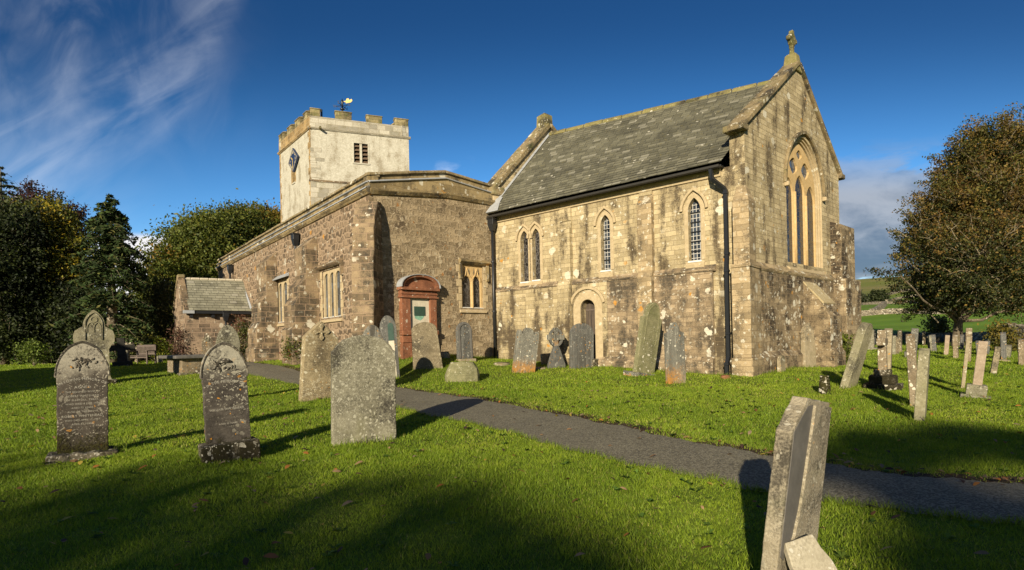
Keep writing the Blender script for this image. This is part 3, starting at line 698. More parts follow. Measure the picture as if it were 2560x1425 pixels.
# plinth under the string course
uq = wS.u(1522, 800)
pl = [(wS.u(1560, 800), 'ashlar_worn')]
mb = MB(); wbox(mb, wS, 1.0, uq+.0, -.3, ZST-.08, .0, .09); mb.build('plinth', M['ashlar_worn'], ch, bevel=.01, label='dark stained plinth wall east of the doorway')
uw1 = abs(wS.u(1452, 830)-wS.u(1496, 830))/2; o1 = arch(wS.u(1452, 830), wS.u(1496, 830), -.3, wS.z(1474, 742)-uw1, wS.z(1474, 742))
mb = MB(); zt = ZST-.08
plate(mb, wS, [(uq, -.3), (o1[0][0], -.3), *o1[1:-1], (o1[-1][0], -.3), (wS.L, -.3), (wS.L, zt), (uq, zt)], [], .09, .1)
for a, b in zip(o1, o1[1:]): mb.poly([wS.pt(*a, .09), wS.pt(*b, .09), wS.pt(*b, 0), wS.pt(*a, 0)])
mb.build('plinth', M['ashlar'], ch, label='clean plinth wall west of the doorway')
mb = MB(); wprof(mb, wS, .9, wS.L, [(0, zt), (.10, zt), (.13, zt+.05), (.13, zt+.09), (.0, zt+.22)]); mb.build('string_course', M['ashlar_worn'], ch, bevel=.008)
mb = MB(); wprof(mb, wS, 1.0, o1[0][0]-.02, [(.08, -.3), (.22, -.3), (.22, .80), (.09, .95)]); mb.build('base_course', M['ashlar_worn'], ch, bevel=.01)
mb = MB(); wprof(mb, wS, .7, wS.L, [(0, ZE-.24), (.05, ZE-.24), (.09, ZE-.05), (.09, ZE), (0, ZE)]); mb.build('eaves_course', M['dressed'], ch, bevel=.006)
# shallow pilaster buttresses on the south wall
for xl, xr, yc, ymid in ((1394, 1424, 541, 620), (1593, 1629, 478, 600)):
    u0, u1 = sorted((wS.u(xl, ymid, .2), wS.u(xr, ymid, .2))); zc = wS.z((xl+xr)/2, yc+32, .2)
    mb = MB(); wprof(mb, wS, u0, u1, [(-.02, -.3), (.36, -.3), (.36, .9), (.30, 1.05), (.30, ZST-.1), (.20, ZST+.1), (.20, zc), (-.02, zc+.42)])
    mb.build('buttress', M['buttress'] if xl > 1500 else M['ashlar'], ch, bevel=.012)
    mb = MB(); wbox(mb, wS, u0+.02, u1-.02, zc+.30, ZE-.25, 0, .075); mb.build('pilaster_strip', M['ashlar'], ch, bevel=.01)
# south windows
def southwin(lights, pane, hoodw=.085, sillz=None, bars=0):
    o = None
    mb = MB()
    for lp in lights: band(mb, wS, lp, .13, -.02, .014)
    o = mb.build('window', M['dressed'], ch, bevel=.006)
    for lp in lights:
        pm = MB(); pm.poly([wS.pt(u, z, -.2) for u, z in lp]); pm.build('pane', M[pane], o)
        u0, u1 = lp[0][0], lp[-1][0]; za = max(z for u, z in lp); zb = lp[0][1]
        if bars:
            for k in range(1, bars):
                zz = zb+(za-zb)*k/bars*.93; bb = MB()
                wbox(bb, wS, u0, u1, zz, zz+.025, -.19, -.15); bb.build('glazing_bar', M['iron'], o)
        sm = MB(); sm.box(wS.pt(u0-.02, zb-.06, -.2), wS.pt(u1+.02, 0)-wS.pt(u0-.02, 0), wS.pt(0, 0, .05)-wS.pt(0, 0, -.2), (0, 0, .05)); sm.build('sill', M['white'], o)
        s2 = MB(); wprof(s2, wS, u0-.10, u1+.10, [(0, zb-.30), (.05, zb-.30), (.06, zb-.12), (0, zb-.03)]); s2.build('sill', M['dressed'], o, bevel=.006)
    hm = MB()
    for lp in lights:
        uu0, uu1 = lp[0][0], lp[-1][0]; zs = lp[1][1]
        arcp = [q for q in lp[1:-1]]
        inn = offs(arcp, .17 if len(lights) == 1 else .14)
        inn[0] = (inn[0][0], inn[0][1]); 
        band(hm, wS, inn, hoodw, -.01, .085)
    hm.build('hood_mould', M['dressed'], o, bevel=.012)
    return o
southwin([L1a, L1b], 'glass_stained'); southwin([L2], 'glass_lat', bars=5); southwin([L3], 'glass_lat', bars=6)
# priest's door
mb = MB(); band(mb, wS, DO, .30, -.03, .115); band(mb, wS, DO, .10, -.12, .06)
dr = mb.build('door', M['dressed'], ch, bevel=.012)
pm = MB(); pm.poly([wS.pt(u, z, -.26) for u, z in DO]); pm.build('door_leaf', M['door'], dr)
zh = wS.z(1474, 776); mb = MB(); wbox(mb, wS, DO[0][0]+.02, DO[-1][0]-.02, zh, zh+.06, -.26, -.235); mb.build('strap_hinge', M['wood'], dr)
hd = offs(DO[2:-2], .36); mb = MB(); band(mb, wS, hd, .10, 0, .17)
mb.build('hood_mould', M['dressed'], dr, bevel=.02, seg=2)
mb = MB(); wbox(mb, wS, DO[0][0]-.16, DO[-1][0]+.10, -.2, .88, .0, .48); mb.build('step', M['hs_plinth'], dr, bevel=.03, seg=2)
# corner buttress, clasping the south-east angle
UB = wS.u(1833, 700, .38)
mb = MB()
def clasp(u0, u1, d, dn, z0, z1, slope=0.0):
    a = [wS.pt(u0, z0, d), wS.pt(u1, z0, d), wS.pt(u1, z0, -dn), wS.pt(u0, z0, -dn)]
    b = [p+Vector((0, 0, z1-z0)) for p in a]
    if slope: b[2].z += slope; b[3].z += slope; b[0] += wS.pt(0, 0, -.0)-wS.pt(0, 0, 0)
    mb.loft([a, b])
clasp(-.30, UB+.02, .62, .48, -.3, .92); clasp(-.24, UB, .54, .42, .92, ZST-.10)
clasp(-.27, UB, .57, .45, ZST-.10, ZST); clasp(-.20, UB-.02, .40, .20, ZST, 5.45)
p0 = [wS.pt(-.20, 5.45, .40), wS.pt(UB-.02, 5.45, .40), wS.pt(UB-.02, 5.45, -.2), wS.pt(-.2, 5.45, -.2)]
p1 = [wS.pt(.0, 5.98, .0), wS.pt(UB-.02, 5.98, .0), wS.pt(UB-.02, 6.0, -.2), wS.pt(0, 6.0, -.2)]
mb.loft([p0, p1]); mb.build('corner_buttress', M['buttress'], ch, bevel=.014)
# north-east buttress, seen past the east wall
mb = MB()
def claspE(u0, u1, d, z0, z1, cap=0.0):
    a = [wE.pt(u0, z0, d), wE.pt(u1, z0, d), wE.pt(u1, z0, -.6), wE.pt(u0, z0, -.6)]; b = [q+Vector((0, 0, z1-z0)) for q in a]
    if cap: b[2].z += cap; b[3].z += cap
    mb.loft([a, b])
ub = wE.u(2098, 620, .3)
claspE(ub-.1, LE_+.62, .62, -.3, 1.0); claspE(ub-.05, LE_+.56, .52, 1.0, ZST-.02); claspE(ub, LE_+.42, .38, ZST-.02, 5.6, .45)
mb.build('corner_buttress', M['sooty'], ch, bevel=.014)
# east wall: plinth, string, short raking buttress below the window
mb = MB(); wbox(mb, wE, .2, ub, -.3, ZST-.10, 0, .10); mb.build('plinth', M['sooty'], ch, bevel=.01, label='stained plinth wall under the east window')
mb = MB(); wprof(mb, wE, .2, ub, [(0, ZST-.12), (.11, ZST-.12), (.15, ZST-.06), (.15, ZST), (0, ZST+.16)]); mb.build('string_course', M['buttress'], ch, bevel=.008)
mb = MB(); wprof(mb, wE, .2, ub, [(.09, -.3), (.26, -.3), (.26, .90), (.10, 1.08)]); mb.build('base_course', M['sooty'], ch, bevel=.01)
uc0, uc1 = wE.u(2012, 700, .15), wE.u(2042, 700, .15)
mb = MB(); wprof(mb, wE, uc0, uc1, [(0, -.3), (1.02, -.3), (1.02, .95), (.92, 1.1), (.92, 2.15), (.80, 2.3), (.80, 2.45), (.72, 2.50), (.72, 2.58), (.02, 3.42), (0, 3.42)])
mb.build('raking_buttress', M['sooty'], ch, bevel=.016)
rb = MB(); rb.loft([[wE.pt(u, 3.40, .0) for u in (uc0-.012, uc1+.012)]+[wE.pt(u, 2.55, .70) for u in (uc1+.012, uc0-.012)], [wE.pt(u, 3.455, .02) for u in (uc0-.012, uc1+.012)]+[wE.pt(u, 2.60, .745) for u in (uc1+.012, uc0-.012)]])
rb.build('weathering_slab', M['capstone'], ch, bevel=.015)
# east window
mb = MB()
o_in = EO; steps = [(0.0, 0.0), (.06, .06), (.12, .12), (.17, .19)]
prev = None
for off_, dep in steps:
    lp = offs(EO, -off_); lp[0] = (lp[0][0], zsill); lp[-1] = (lp[-1][0], zsill)
    if prev:
        for (a, b), (a2, b2) in zip(zip(prev[0], prev[0][1:]), zip(lp, lp[1:])):
            mb.poly([wE.pt(*a, -prev[1]), wE.pt(*b, -prev[1]), wE.pt(*b, -dep), wE.pt(*a, -dep)])
            mb.poly([wE.pt(*a, -dep), wE.pt(*b, -dep), wE.pt(*b2, -dep), wE.pt(*a2, -dep)])
    prev = (lp, dep)
ew = mb.build('east_window', M['dressed'], ch)
lp, dep = prev; lo, hi = min(q[0] for q in lp), max(q[0] for q in lp); ww = hi-lo
hh = zapx-zspr-.15; zz0 = zspr
X = lambda f: lo+ww*f
def oval(cx, cz, rx, rz, tilt=0, n=18):
    pts = []
    for k in range(n):
        a = 2*math.pi*k/n; m_ = 1-.16*abs(math.sin(2*a+.0))**2
        x, z = rx*m_*math.cos(a), rz*m_*math.sin(a)
        pts.append((X(cx)+x*math.cos(tilt)-z*math.sin(tilt), cz+x*math.sin(tilt)+z*math.cos(tilt)))
    return pts
zh_ = zz0+hh*.02
lights = [arch(X(.015), X(.30), zsill+.02, zh_-.25, zh_+.32), arch(X(.355), X(.645), zsill+.02, zh_-.05, zh_+.55), arch(X(.70), X(.985), zsill+.02, zh_-.25, zh_+.32)]
ov = [oval(.315, zz0+hh*.48, ww*.125, hh*.17, -.12), oval(.685, zz0+hh*.48, ww*.125, hh*.17, .12), oval(.5, zz0+hh*.76, ww*.085, hh*.10)]
mb = MB(); plate(mb, wE, [(a, b) for a, b in lp], lights+ov, -dep+.03, .07)
mb.build('tracery', M['tracery'], ew)
for lt in lights:
    pm = MB(); pm.poly([wE.pt(u, z, -dep-.04) for u, z in lt]); pm.build('pane', M['glass_stained'], ew)
for o_ in ov:
    pm = MB(); pm.poly([wE.pt(u, z, -dep-.04) for u, z in o_]); pm.build('pane', M['glass_plain'], ew)
# mullion shafts stand forward of the plate
for f0 in (.328, .672):
    pm = MB(); pm.tube([wE.pt(X(f0), zsill, -dep+.03), wE.pt(X(f0), zh_-.1, -dep+.03)], ww*.022, 8); pm.build('mullion', M['tracery'], ew, smooth=True)
mb = MB(); ho = offs(EO[1:-1], .10); band(mb, wE, ho, .11, 0, .10); mb.build('hood_mould', M['coping'], ew, bevel=.02, seg=2)
mb = MB(); wprof(mb, wE, EW0-.05, EW1+.05, [(-.3, zsill+.03), (.10, zsill-.20), (.10, zsill-.27), (-.3, zsill-.27)]); mb.build('sill', M['dressed'], ew, bevel=.008)
for e_ in (ho[0], ho[-1]):
    mb = MB(); wbox(mb, wE, e_[0]-.08, e_[0]+.06, e_[1]-.12, e_[1]+.03, 0, .15); mb.build('label_stop', M['dressed'], ew, bevel=.03, seg=2)
# roof, copings, gables
REx = Vector((*(wE.pt(UA, 0, -.5).xy), 10.42)); RW = Vector((1.83, 24.7, 10.52))
NEe = wE.pt(LE_+.3, 6.65, -.5); NWe = Vector((5.3, 28.5, 6.65))
s0, s1 = wS.pt(.55, ZE+.06, .34), wS.pt(wS.L+.02, ZE+.06, .34)
def slab(a, b, c, d, th):
    n = (b-a).cross(d-a).normalized(); n = n if n.z > 0 else -n
    mb = MB(); mb.loft([[a, b, c, d], [p+n*th for p in (a, b, c, d)]]); return mb
def roof_rows(a, b, c, d, rows, th, lift):
    """slates laid in courses, each lapping over the one below; a,b eaves; d,c ridge"""
    mb = MB(); n = (b-a).cross(d-a).normalized(); n = n if n.z > 0 else -n
    H = ((d-a).length+(c-b).length)/2; tx = (b-a).normalized()
    for r in range(rows):
        f0, f1 = r/rows, min(1, (r+1.08)/rows)
        p = [a.lerp(d, f0)+n*(th+lift), b.lerp(c, f0)+n*(th+lift), b.lerp(c, f1)+n*th, a.lerp(d, f1)+n*th]
        uv = [(q.dot(tx), f*H) for q, f in zip(p, (f0, f0, f1, f1))]
        mb.poly(p, uv)
        e = [a.lerp(d, f0)+n*(th-.004), b.lerp(c, f0)+n*(th-.004)]
        mb.poly([e[0], e[1], p[1], p[0]], [(q.dot(tx), f0*H-.01) for q in (e[0], e[1], p[1], p[0])])
    return mb
slope = ((RW-s1).length+(REx-s0).length)/2
rf = roof_rows(s0, s1, RW, REx, int(slope/.17), .06, .016).build('chancel_roof', M['slate'], ch, weld=False, label='green grey slate roof of the chancel')
slab(NEe, NWe, RW, REx, .08).build('roof_slope', M['slate'], rf)
mb = MB()
n_seg = 11
for k in range(n_seg):
    a, b = REx.lerp(RW, k/n_seg), REx.lerp(RW, (k+1)/n_seg-.004)
    ax = (b-a).normalized(); sd_ = ax.cross(Vector((0, 0, 1))).normalized()
    prof = [sd_*-.20+Vector((0, 0, -.10)), sd_*-.13+Vector((0, 0, .04)), Vector((0, 0, .12+.01*(k % 3))), sd_*.13+Vector((0, 0, .04)), sd_*.20+Vector((0, 0, -.10))]
    mb.loft([[a+q for q in prof], [b+q for q in prof]])
mb.build('ridge_tile', M['cross'], rf, bevel=.015)
side = Vector((wE.n.x, wE.n.y, 0))
mb = MB(); mid = -gin/2+.05
k0 = wE.pt(-.16, ZK-.02, mid); ka = wE.pt(UA, ZA+.02, mid); k1 = wE.pt(LE_+.16, ZK-.02, mid)
cp = MB()
nseg = 7
for k in range(nseg): beam(cp, k0.lerp(ka, (k+.004)/nseg), k0.lerp(ka, (k+.99)/nseg), gin+.10, .16+.012*(k % 2), side)
cp.build('gable_coping', M['coping'], ch, bevel=.03, seg=2)
cp = MB(); beam(cp, k1, ka, gin+.10, .16, side); cp.build('gable_coping', M['coping'], ch, bevel=.03, seg=2)
for kk, sg in ((k0, -1), (k1, 1)):
    q = Vector((wE.t.x, wE.t.y, 0)); o = kk-side*(gin/2+.08)-q*(.22 if sg < 0 else .20)
    mb = MB(); mb.box(o+Vector((0, 0, -.06)), side*(gin+.16), q*.42, (0, 0, .19)); mb.build('kneeler', M['coping'], ch, bevel=.04, seg=2)
# apex stone and wheel cross
ax_ = ka+Vector((0, 0, .02)); q = Vector((wE.t.x, wE.t.y, 0))
mb = MB()
def sq(c, a, b, z): return [c-side*a-q*b+Vector((0, 0, z)), c+side*a-q*b+Vector((0, 0, z)), c+side*a+q*b+Vector((0, 0, z)), c-side*a+q*b+Vector((0, 0, z))]
mb.loft([sq(ax_, .25, .22, -.25), sq(ax_, .22, .20, .05), sq(ax_, .19, .15, .36), sq(ax_, .12, .10, .43)])
gc = mb.build('gable_cross', M['cross'], ch, bevel=.02)
zc = ax_.z+.80
mb = MB(); cen = Vector((ax_.x, ax_.y, zc))
mb.loft([sq(ax_, .07, .07, .42), sq(ax_, .055, .06, .78)])
out = []
for k in range(32):
    a = 2*math.pi*k/32; r_ = .32 if (k % 8) in (0, 1, 7) else .22
    out.append(cen+q*r_*math.cos(a)+Vector((0, 0, r_*math.sin(a)+.12)))
mb.prism([p-side*.07 for p in out], side*.14)
mb.build('wheel_head', M['cross'], gc, bevel=.02)
# west gable of the chancel
Jt = wS.pt(wS.L-.05, 0, -.15); NWt = Vector((5.3, 28.3, 0)); Wn = Vector((-wS.t.x, -wS.t.y, 0))*-1
zj = wS.z(1262, 462)
mb = MB(); th = Vector((wS.t.x, wS.t.y, 0))*.5
A0, A1, A2 = Vector((Jt.x, Jt.y, 5.5)), Vector((Jt.x, Jt.y, zj)), Vector((RW.x, RW.y, 10.85))
N1, N0 = Vector((NWt.x, NWt.y, zj)), Vector((NWt.x, NWt.y, 5.5))
mb.prism([A0, A1, A2], th); mb.prism([A0, A2, N1, N0], th); mb.build('west_gable', M['ashlar'], ch)
cp = MB(); sdw = th.normalized(); a_, b_ = A1+th/2+(A1-A2).normalized()*.12, A2+th/2
for k in range(6): beam(cp, a_.lerp(b_, (k+.004)/6), a_.lerp(b_, (k+.99)/6), .72, .19+.01*(k % 2), sdw)
cp.build('gable_coping', M['coping'], ch, bevel=.03, seg=2)
cp = MB(); beam(cp, N1+th/2, b_, .72, .19, sdw); cp.build('gable_coping', M['coping'], ch, bevel=.03, seg=2)
qq = (RW-A1); qq.z = 0; qq.normalize()
mb = MB(); mb.box(A1-qq*.32-sdw*.16+Vector((0, 0, -.30)), sdw*.84, qq*.62, (0, 0, .34)); mb.build('kneeler', M['coping'], ch, bevel=.06, seg=2)
mb = MB(); mb.box(A1-qq*.20-sdw*.06+Vector((0, 0, -1.3)), sdw*.6, qq*.5, (0, 0, 1.02)); mb.build('kneeler_shaft', M['dressed'], ch, bevel=.02)
mb = MB(); c_ = b_+Vector((0, 0, .05)); mb.loft([[c_+sdw*x*.25+qq*y*.22+Vector((0, 0, -.1)) for x, y in ((-1, -1), (1, -1), (1, 1), (-1, 1))], [c_+sdw*x*.23+qq*y*.20+Vector((0, 0, .50)) for x, y in ((-1, -1), (1, -1), (1, 1), (-1, 1))], [c_+sdw*x*.02+qq*y*.02+Vector((0, 0, .66)) for x, y in ((-1, -1), (1, -1), (1, 1), (-1, 1))]])
mb.build('apex_stone', M['cross'], ch, bevel=.015)
# lead where slates meet the west gable and the aisle corner
nrm = (s1-s0).cross(REx-s0).normalized(); nrm = nrm if nrm.z > 0 else -nrm
fl = MB(); e0, e1 = s1.lerp(RW, .16)+nrm*.09, RW+nrm*.09
along = (s0-s1).normalized()
n_ = 9
for k in range(n_):
    a, b = e0.lerp(e1, k/n_), e0.lerp(e1, (k+1.06)/n_); fl.poly([a, b, b+along*.17, a+along*.17])
fl.build('lead_flashing', M['lead'], rf, weld=False)
fl = MB(); a = s1+nrm*.10; b = s1.lerp(RW, .17)+nrm*.11
fl.poly([a-along*.05, a+along*.62, b.lerp(a, .35)+along*.36, b+along*.30, b-along*.05]); fl.build('lead_flashing', M['lead'], rf)
# gutter and downpipes
g0, g1 = wS.pt(.62, ZE-.03, .36), wS.pt(wS.L-.02, ZE-.05, .36)
mb = MB(); pr = [(-.06, .045), (-.055, -.02), (0, -.052), (.055, -.02), (.06, .045)]
nn_ = Vector((wS.n.x, wS.n.y, 0))
mb.loft([[g0+nn_*a+Vector((0, 0, b)) for a, b in pr], [g1+nn_*a+Vector((0, 0, b)) for a, b in pr]])
mb.build('gutter', M['dirty_gutter'], ch)
mb = MB(); wbox(mb, wS, .6, wS.L-.03, ZE-.02, ZE+.03, .0, .30); mb.build('soffit', M['iron'], ch)
def downpipe(w, pts, rad, collars, hop=None, shoe=True, square=False):
    mb = MB(); path = [w.pt(u, z, d) for u, z, d in pts]
    mb.tube(path, rad, 4 if square else 10)
    o = mb.build('downpipe', M['iron'], ch, smooth=not square)
    for u, z, d in collars:
        mb = MB(); mb.tube([w.pt(u, z, d), w.pt(u, z+.07, d)], rad*1.35, 4 if square else 10); mb.build('collar', M['iron'], o, bevel=.005)
    if hop:
        u, z, d = hop; mb = MB()
        mb.loft([[w.pt(u+a*.08, z-.36, d+b*.08) for a, b in ((-1, -1), (1, -1), (1, 1), (-1, 1))], [w.pt(u+a*.15, z-.1, d+b*.13) for a, b in ((-1, -1), (1, -1), (1, 1), (-1, 1))], [w.pt(u+a*.15, z+.12, d+b*.13) for a, b in ((-1, -1), (1, -1), (1, 1), (-1, 1))], [w.pt(u+a*.18, z+.12, d+b*.16) for a, b in ((-1, -1), (1, -1), (1, 1), (-1, 1))], [w.pt(u+a*.18, z+.17, d+b*.16) for a, b in ((-1, -1), (1, -1), (1, 1), (-1, 1))]])
        mb.build('hopper', M['iron'], o, bevel=.01)
    return o
uj = wS.L-.13
downpipe(wS, [(uj, 6.2, .22), (uj, .7, .22)], .062, [(uj, 4.75, .22), (uj, 2.75, .22), (uj, .8, .22)], (uj, 6.38, .22))
u2 = wS.u(1817, 700, .22); dd2 = .2
downpipe(wS, [(u2+.36, 6.55, .36), (u2+.32, 6.25, .34), (u2+.04, 5.95, .17), (u2, 5.9, .16), (u2, 3.95, .16), (u2-.02, 3.65, .26), (u2-.02, .95, .26), (u2, .75, .36), (u2-.02, .25, .38)], .072,
         [(u2, 5.78, .16), (u2, 3.98, .16), (u2-.02, 3.45, .26), (u2-.02, 1.6, .26), (u2, .70, .36)], square=True)

# ------------------------------------------------------------------ south aisle
z1, z2, z3 = 6.83, 7.14, 7.42                      # under string, upper lead line, parapet top
um = wX.u(1115, 450); XT = wX.L
zx = lambda px, py: wX.z(px, py)
lowX = [(0, z1), (um, zx(1115, 486)), (XT, zx(1248, 509))]; midX = [(0, z2), (um, zx(1115, 446)), (XT, zx(1252, 487))]; topX = [(0, z3), (um, zx(1115, 428)), (XT, zx(1252, 468))]
ZB = .1
def sqframe(w, x0, x1, y0, y1):
    ym, xm = (y0+y1)/2, (x0+x1)/2; u0, u1 = sorted((w.u(x0, ym), w.u(x1, ym))); return u0, u1, w.z(xm, y1), w.z(xm, y0)
f1, f2 = sqframe(wA, 806, 852, 672, 794), sqframe(wA, 693, 719, 700, 806)
fx = sqframe(wX, 1154, 1208, 664, 771)
rect = lambda f: [(f[0], f[2]), (f[1], f[2]), (f[1], f[3]), (f[0], f[3])]
mb = MB()
plate(mb, wA, [(0, ZB), (wA.L, ZB), (wA.L, z1), (0, z1)], [rect(f1), rect(f2)], 0, .3)
bk = wA.pt(wA.L, 0, -9.5); a = wA.pt(wA.L, ZB); mb.poly([a, Vector((bk.x, bk.y, ZB)), Vector((bk.x, bk.y, z1)), wA.pt(wA.L, z1)])
mb.build('aisle_wall', M['rubble'], ch, label='dark rubble aisle wall in pink mortar')
mb = MB(); plate(mb, wX, [(0, ZB), (XT, ZB), *lowX[::-1]], [rect(fx)], 0, .3); mb.build('aisle_wall', M['harl'], ch, label='roughcast east wall of the aisle')
a, b = wA.pt(.3, 6.95, -.3), wA.pt(wA.L, 6.95, -.3); mb = MB(); mb.poly([a, b, Vector((bk.x, bk.y, 7.1)), Vector((2.5, 26.5, 7.1)), wX.pt(XT, 7.0, -.4)]); mb.build('aisle_roof', M['lead'], ch)
# parapet: two courses divided by a lead covered string
mb = MB()
for wv_, lo_, hi_ in ((wA, [(0, z1), (wA.L, z1)], [(0, z2), (wA.L, z2)]), (wX, lowX, midX)):
    edge = lo_+hi_[::-1]; plate(mb, wv_, edge, [], .03, 0); edge_return(mb, wv_, edge, .03, -.25)
mb.build('parapet', M['parapet'], ch)
mb = MB()
for wv_, lo_, hi_ in ((wA, [(0, z2), (wA.L, z2)], [(0, z3-.06), (wA.L, z3-.06)]), (wX, midX, [(u, z-.06) for u, z in topX])):
    edge = lo_+hi_[::-1]; plate(mb, wv_, edge, [], -.04, 0); edge_return(mb, wv_, edge, -.04, -.36)
mb.build('parapet', M['parapet'], ch)
nn = wA.L
def run(w, pts, prof, name, mat, gap=.02, seg=1.1, jit=.012):
    mb = MB()
    for (ua, za), (ub_, zb_) in zip(pts, pts[1:]):
        k = max(1, int(abs(ub_-ua)/seg))
        for i_ in range(k):
            f0_, f1_ = i_/k, (i_+1)/k-gap/abs(ub_-ua); j_ = random.uniform(-jit, jit)
            r0 = [w.pt(ua+(ub_-ua)*f0_, za+(zb_-za)*f0_+z+j_, d+j_*.5) for d, z in prof]; r1 = [w.pt(ua+(ub_-ua)*f1_, za+(zb_-za)*f1_+z+j_*.3, d+j_*.5) for d, z in prof]
            mb.loft([r0, r1])
    return mb.build(name, mat, ch, bevel=.01)
cprof = [(-.42, -.07), (-.42, .02), (-.20, .07), (.03, .03), (.05, -.03), (.05, -.07)]
run(wA, [(0, z3), (nn, z3)], cprof, 'parapet_coping', M['coping']); run(wX, topX, cprof, 'parapet_coping', M['coping'])
lprof = [(-.06, .06), (-.06, -.02), (.05, -.045), (.10, -.03), (.10, .0)]
run(wA, [(0, z2), (nn, z2)], lprof, 'lead_string', M['lead'], 0, 2.2, .012); run(wX, midX, lprof, 'lead_string', M['lead'], 0, 1.6, .012)
sprof = [(0, -.16), (.06, -.14), (.15, -.02), (.15, .05), (0, .10)]
run(wA, [(-.1, z1), (nn, z1)], sprof, 'string_course', M['parapet'], .004, 1.4, .004); run(wX, lowX, sprof, 'string_course', M['parapet'], .004, 1.4, .004)
lp2 = [(0, .105), (.155, .055), (.17, .02), (.18, .03), (.165, .075), (0, .125)]
run(wA, [(-.12, z1), (nn, z1)], lp2, 'lead_string', M['lead'], 0, 2.5, .008)
# buttresses along the aisle
for xl, xr, tops in ((736, 772, ((.55, 615), (.85, 712), (1.0, 757))), (640, 672, ((.5, 657), (.8, 755), (.95, 818)))):
    u0, u1 = sorted((wA.u(xl+8, 700, .4), wA.u(xr, 700, .4))); xm = (xl+xr)/2
    zt = [wA.z(xm, y, d) for d, y in tops]
    prof = [(-.02, ZB), (1.12, ZB), (1.12, zt[2]-1.0), (1.0, zt[2]-.9), (1.0, zt[2]), (.80, zt[2]+.34), (.80, zt[1]), (.52, zt[1]+.36), (.52, zt[0]), (-.02, zt[0]+.5)]
    mb = MB(); wprof(mb, wA, u0, u1, prof); mb.build('buttress', M['aisle_butt'], ch, bevel=.03, seg=2)
nd = (wA.n+wX.n).normalized(); td = Vector((-nd.y, nd.x)); td = td if td.x > 0 else -td
cD = Vector(CA)-td*.06; wD = Wall((cD.x-td.x*.38, cD.y-td.y*.38), (cD.x+td.x*.38, cD.y+td.y*.38))
prof = [(-.6, ZB), (.76, ZB), (.76, 2.55), (.66, 2.88), (.66, 4.45), (.54, 4.72), (.54, 5.45), (.42, 5.62), (.42, 5.85), (.0, 6.45), (-.6, 6.5)]
mb = MB(); wprof(mb, wD, 0, wD.L, prof); mb.build('corner_buttress', M['aisle_butt'], ch, bevel=.04, seg=2)
# aisle windows
def sqwin(w, f, n, mat, pane, headk, hood=None, dp=.10):
    u0, u1, zb, zt = f; ww_ = u1-u0; m_ = .055; holes = []
    for k in range(n):
        a = u0+m_*1.1+(ww_-2.2*m_)*k/n+m_*.5; b = u0+m_*1.1+(ww_-2.2*m_)*(k+1)/n-m_*.5
        holes.append(arch(a, b, zb+.03, zt-headk-(b-a)*.55, zt-headk, 6))
    mb = MB(); plate(mb, w, rect(f), holes, -dp, .08)
    o = mb.build('window', mat, ch)
    for h_ in holes:
        pm = MB(); pm.poly([w.pt(u, z, -dp-.07) for u, z in h_]); pm.build('pane', M[pane], o)
    for k in range(1, n):
        uc = u0+m_*1.1+(ww_-2.2*m_)*k/n
        pm = MB(); pm.prism([w.pt(uc-m_*.7, zb+.02, -dp), w.pt(uc-m_*.35, zb+.02, -dp+.07), w.pt(uc+m_*.35, zb+.02, -dp+.07), w.pt(uc+m_*.7, zb+.02, -dp)], (0, 0, zt-zb-headk-.1)); pm.build('mullion', mat, o)
    for (a, b) in ((u0-.14, u0), (u1, u1+.14)):
        nk = 6; mb = MB()
        for k in range(nk):
            ex = .10*(k % 2); q0, q1 = (a-ex, b) if a < u0 else (a, b+ex)
            wbox(mb, w, q0, q1, zb+(zt-zb)*k/nk, zb+(zt-zb)*(k+1)/nk-.012, -.05, .015+.004*(k % 2))
        mb.build('jamb', M['dressed'], o, bevel=.008)
    mb = MB(); wprof(mb, w, u0-.12, u1+.12, [(-.12, zb+.02), (.08, zb-.10), (.08, zb-.18), (-.12, zb-.18)]); mb.build('sill', M['dressed'], o, bevel=.01)
    mb = MB(); wprof(mb, w, u0-.02, u1+.02, [(-.08, zb+.035), (-.0, zb+.012), (-.0, zb+.03), (-.08, zb+.05)]); mb.build('sill_flashing', M['white'], o)
    return o
o = sqwin(wA, f1, 3, M['dressed'], 'glass_plain', .12, dp=.05)
mb = MB(); u0, u1, zb, zt = f1; wprof(mb, wA, u0-.32, u1+.30, [(0, zt+.06), (.10, zt+.06), (.20, zt+.14), (.20, zt+.19), (0, zt+.30)])
wbox(mb, wA, u0-.32, u0-.20, zt-.35, zt+.06, 0, .11); wbox(mb, wA, u1+.18, u1+.30, zt-.35, zt+.06, 0, .11); mb.build('hood_mould', M['aisle_butt'], o, bevel=.015)
o = sqwin(wA, f2, 2, M['dressed'], 'glass_plain', .12, dp=.05)
mb = MB(); u0, u1, zb, zt = f2; wprof(mb, wA, u0-.30, u1+.25, [(0, zt+.10), (.22, zt+.02), (.24, zt+.06), (0, zt+.26)]); mb.build('hood_mould', M['lead'], o, bevel=.01)
o = sqwin(wX, fx, 2, M['tracery'], 'glass_stained', .42, dp=.06)
u0, u1, zb, zt = fx; n_ = 2; m_ = .055; ww_ = u1-u0
for k in range(2):                                  # ogee heads carved over each light
    c = u0+ww_*(.28+.44*k); mb = MB()
    op = [(c-.17, zt-.62), (c-.15, zt-.48), (c-.06, zt-.38), (c, zt-.16), (c+.06, zt-.38), (c+.15, zt-.48), (c+.17, zt-.62)]
    band(mb, wX, op, .035, -.06, -.015); mb.build('ogee_head', M['tracery'], o, bevel=.006)
    for sx_ in (-1, 1):
        mb = MB(); cc = c+sx_*.115
        op = [(cc-.05, zt-.30), (cc, zt-.06), (cc+.05, zt-.30), (cc, zt-.40)]
        mb.poly([wX.pt(u, z, -.056) for u, z in op]); mb.build('spandrel_dark_patch', M['hs_brown'], o)  # flat dark lozenge painted as a shaded recess; nothing is cut in
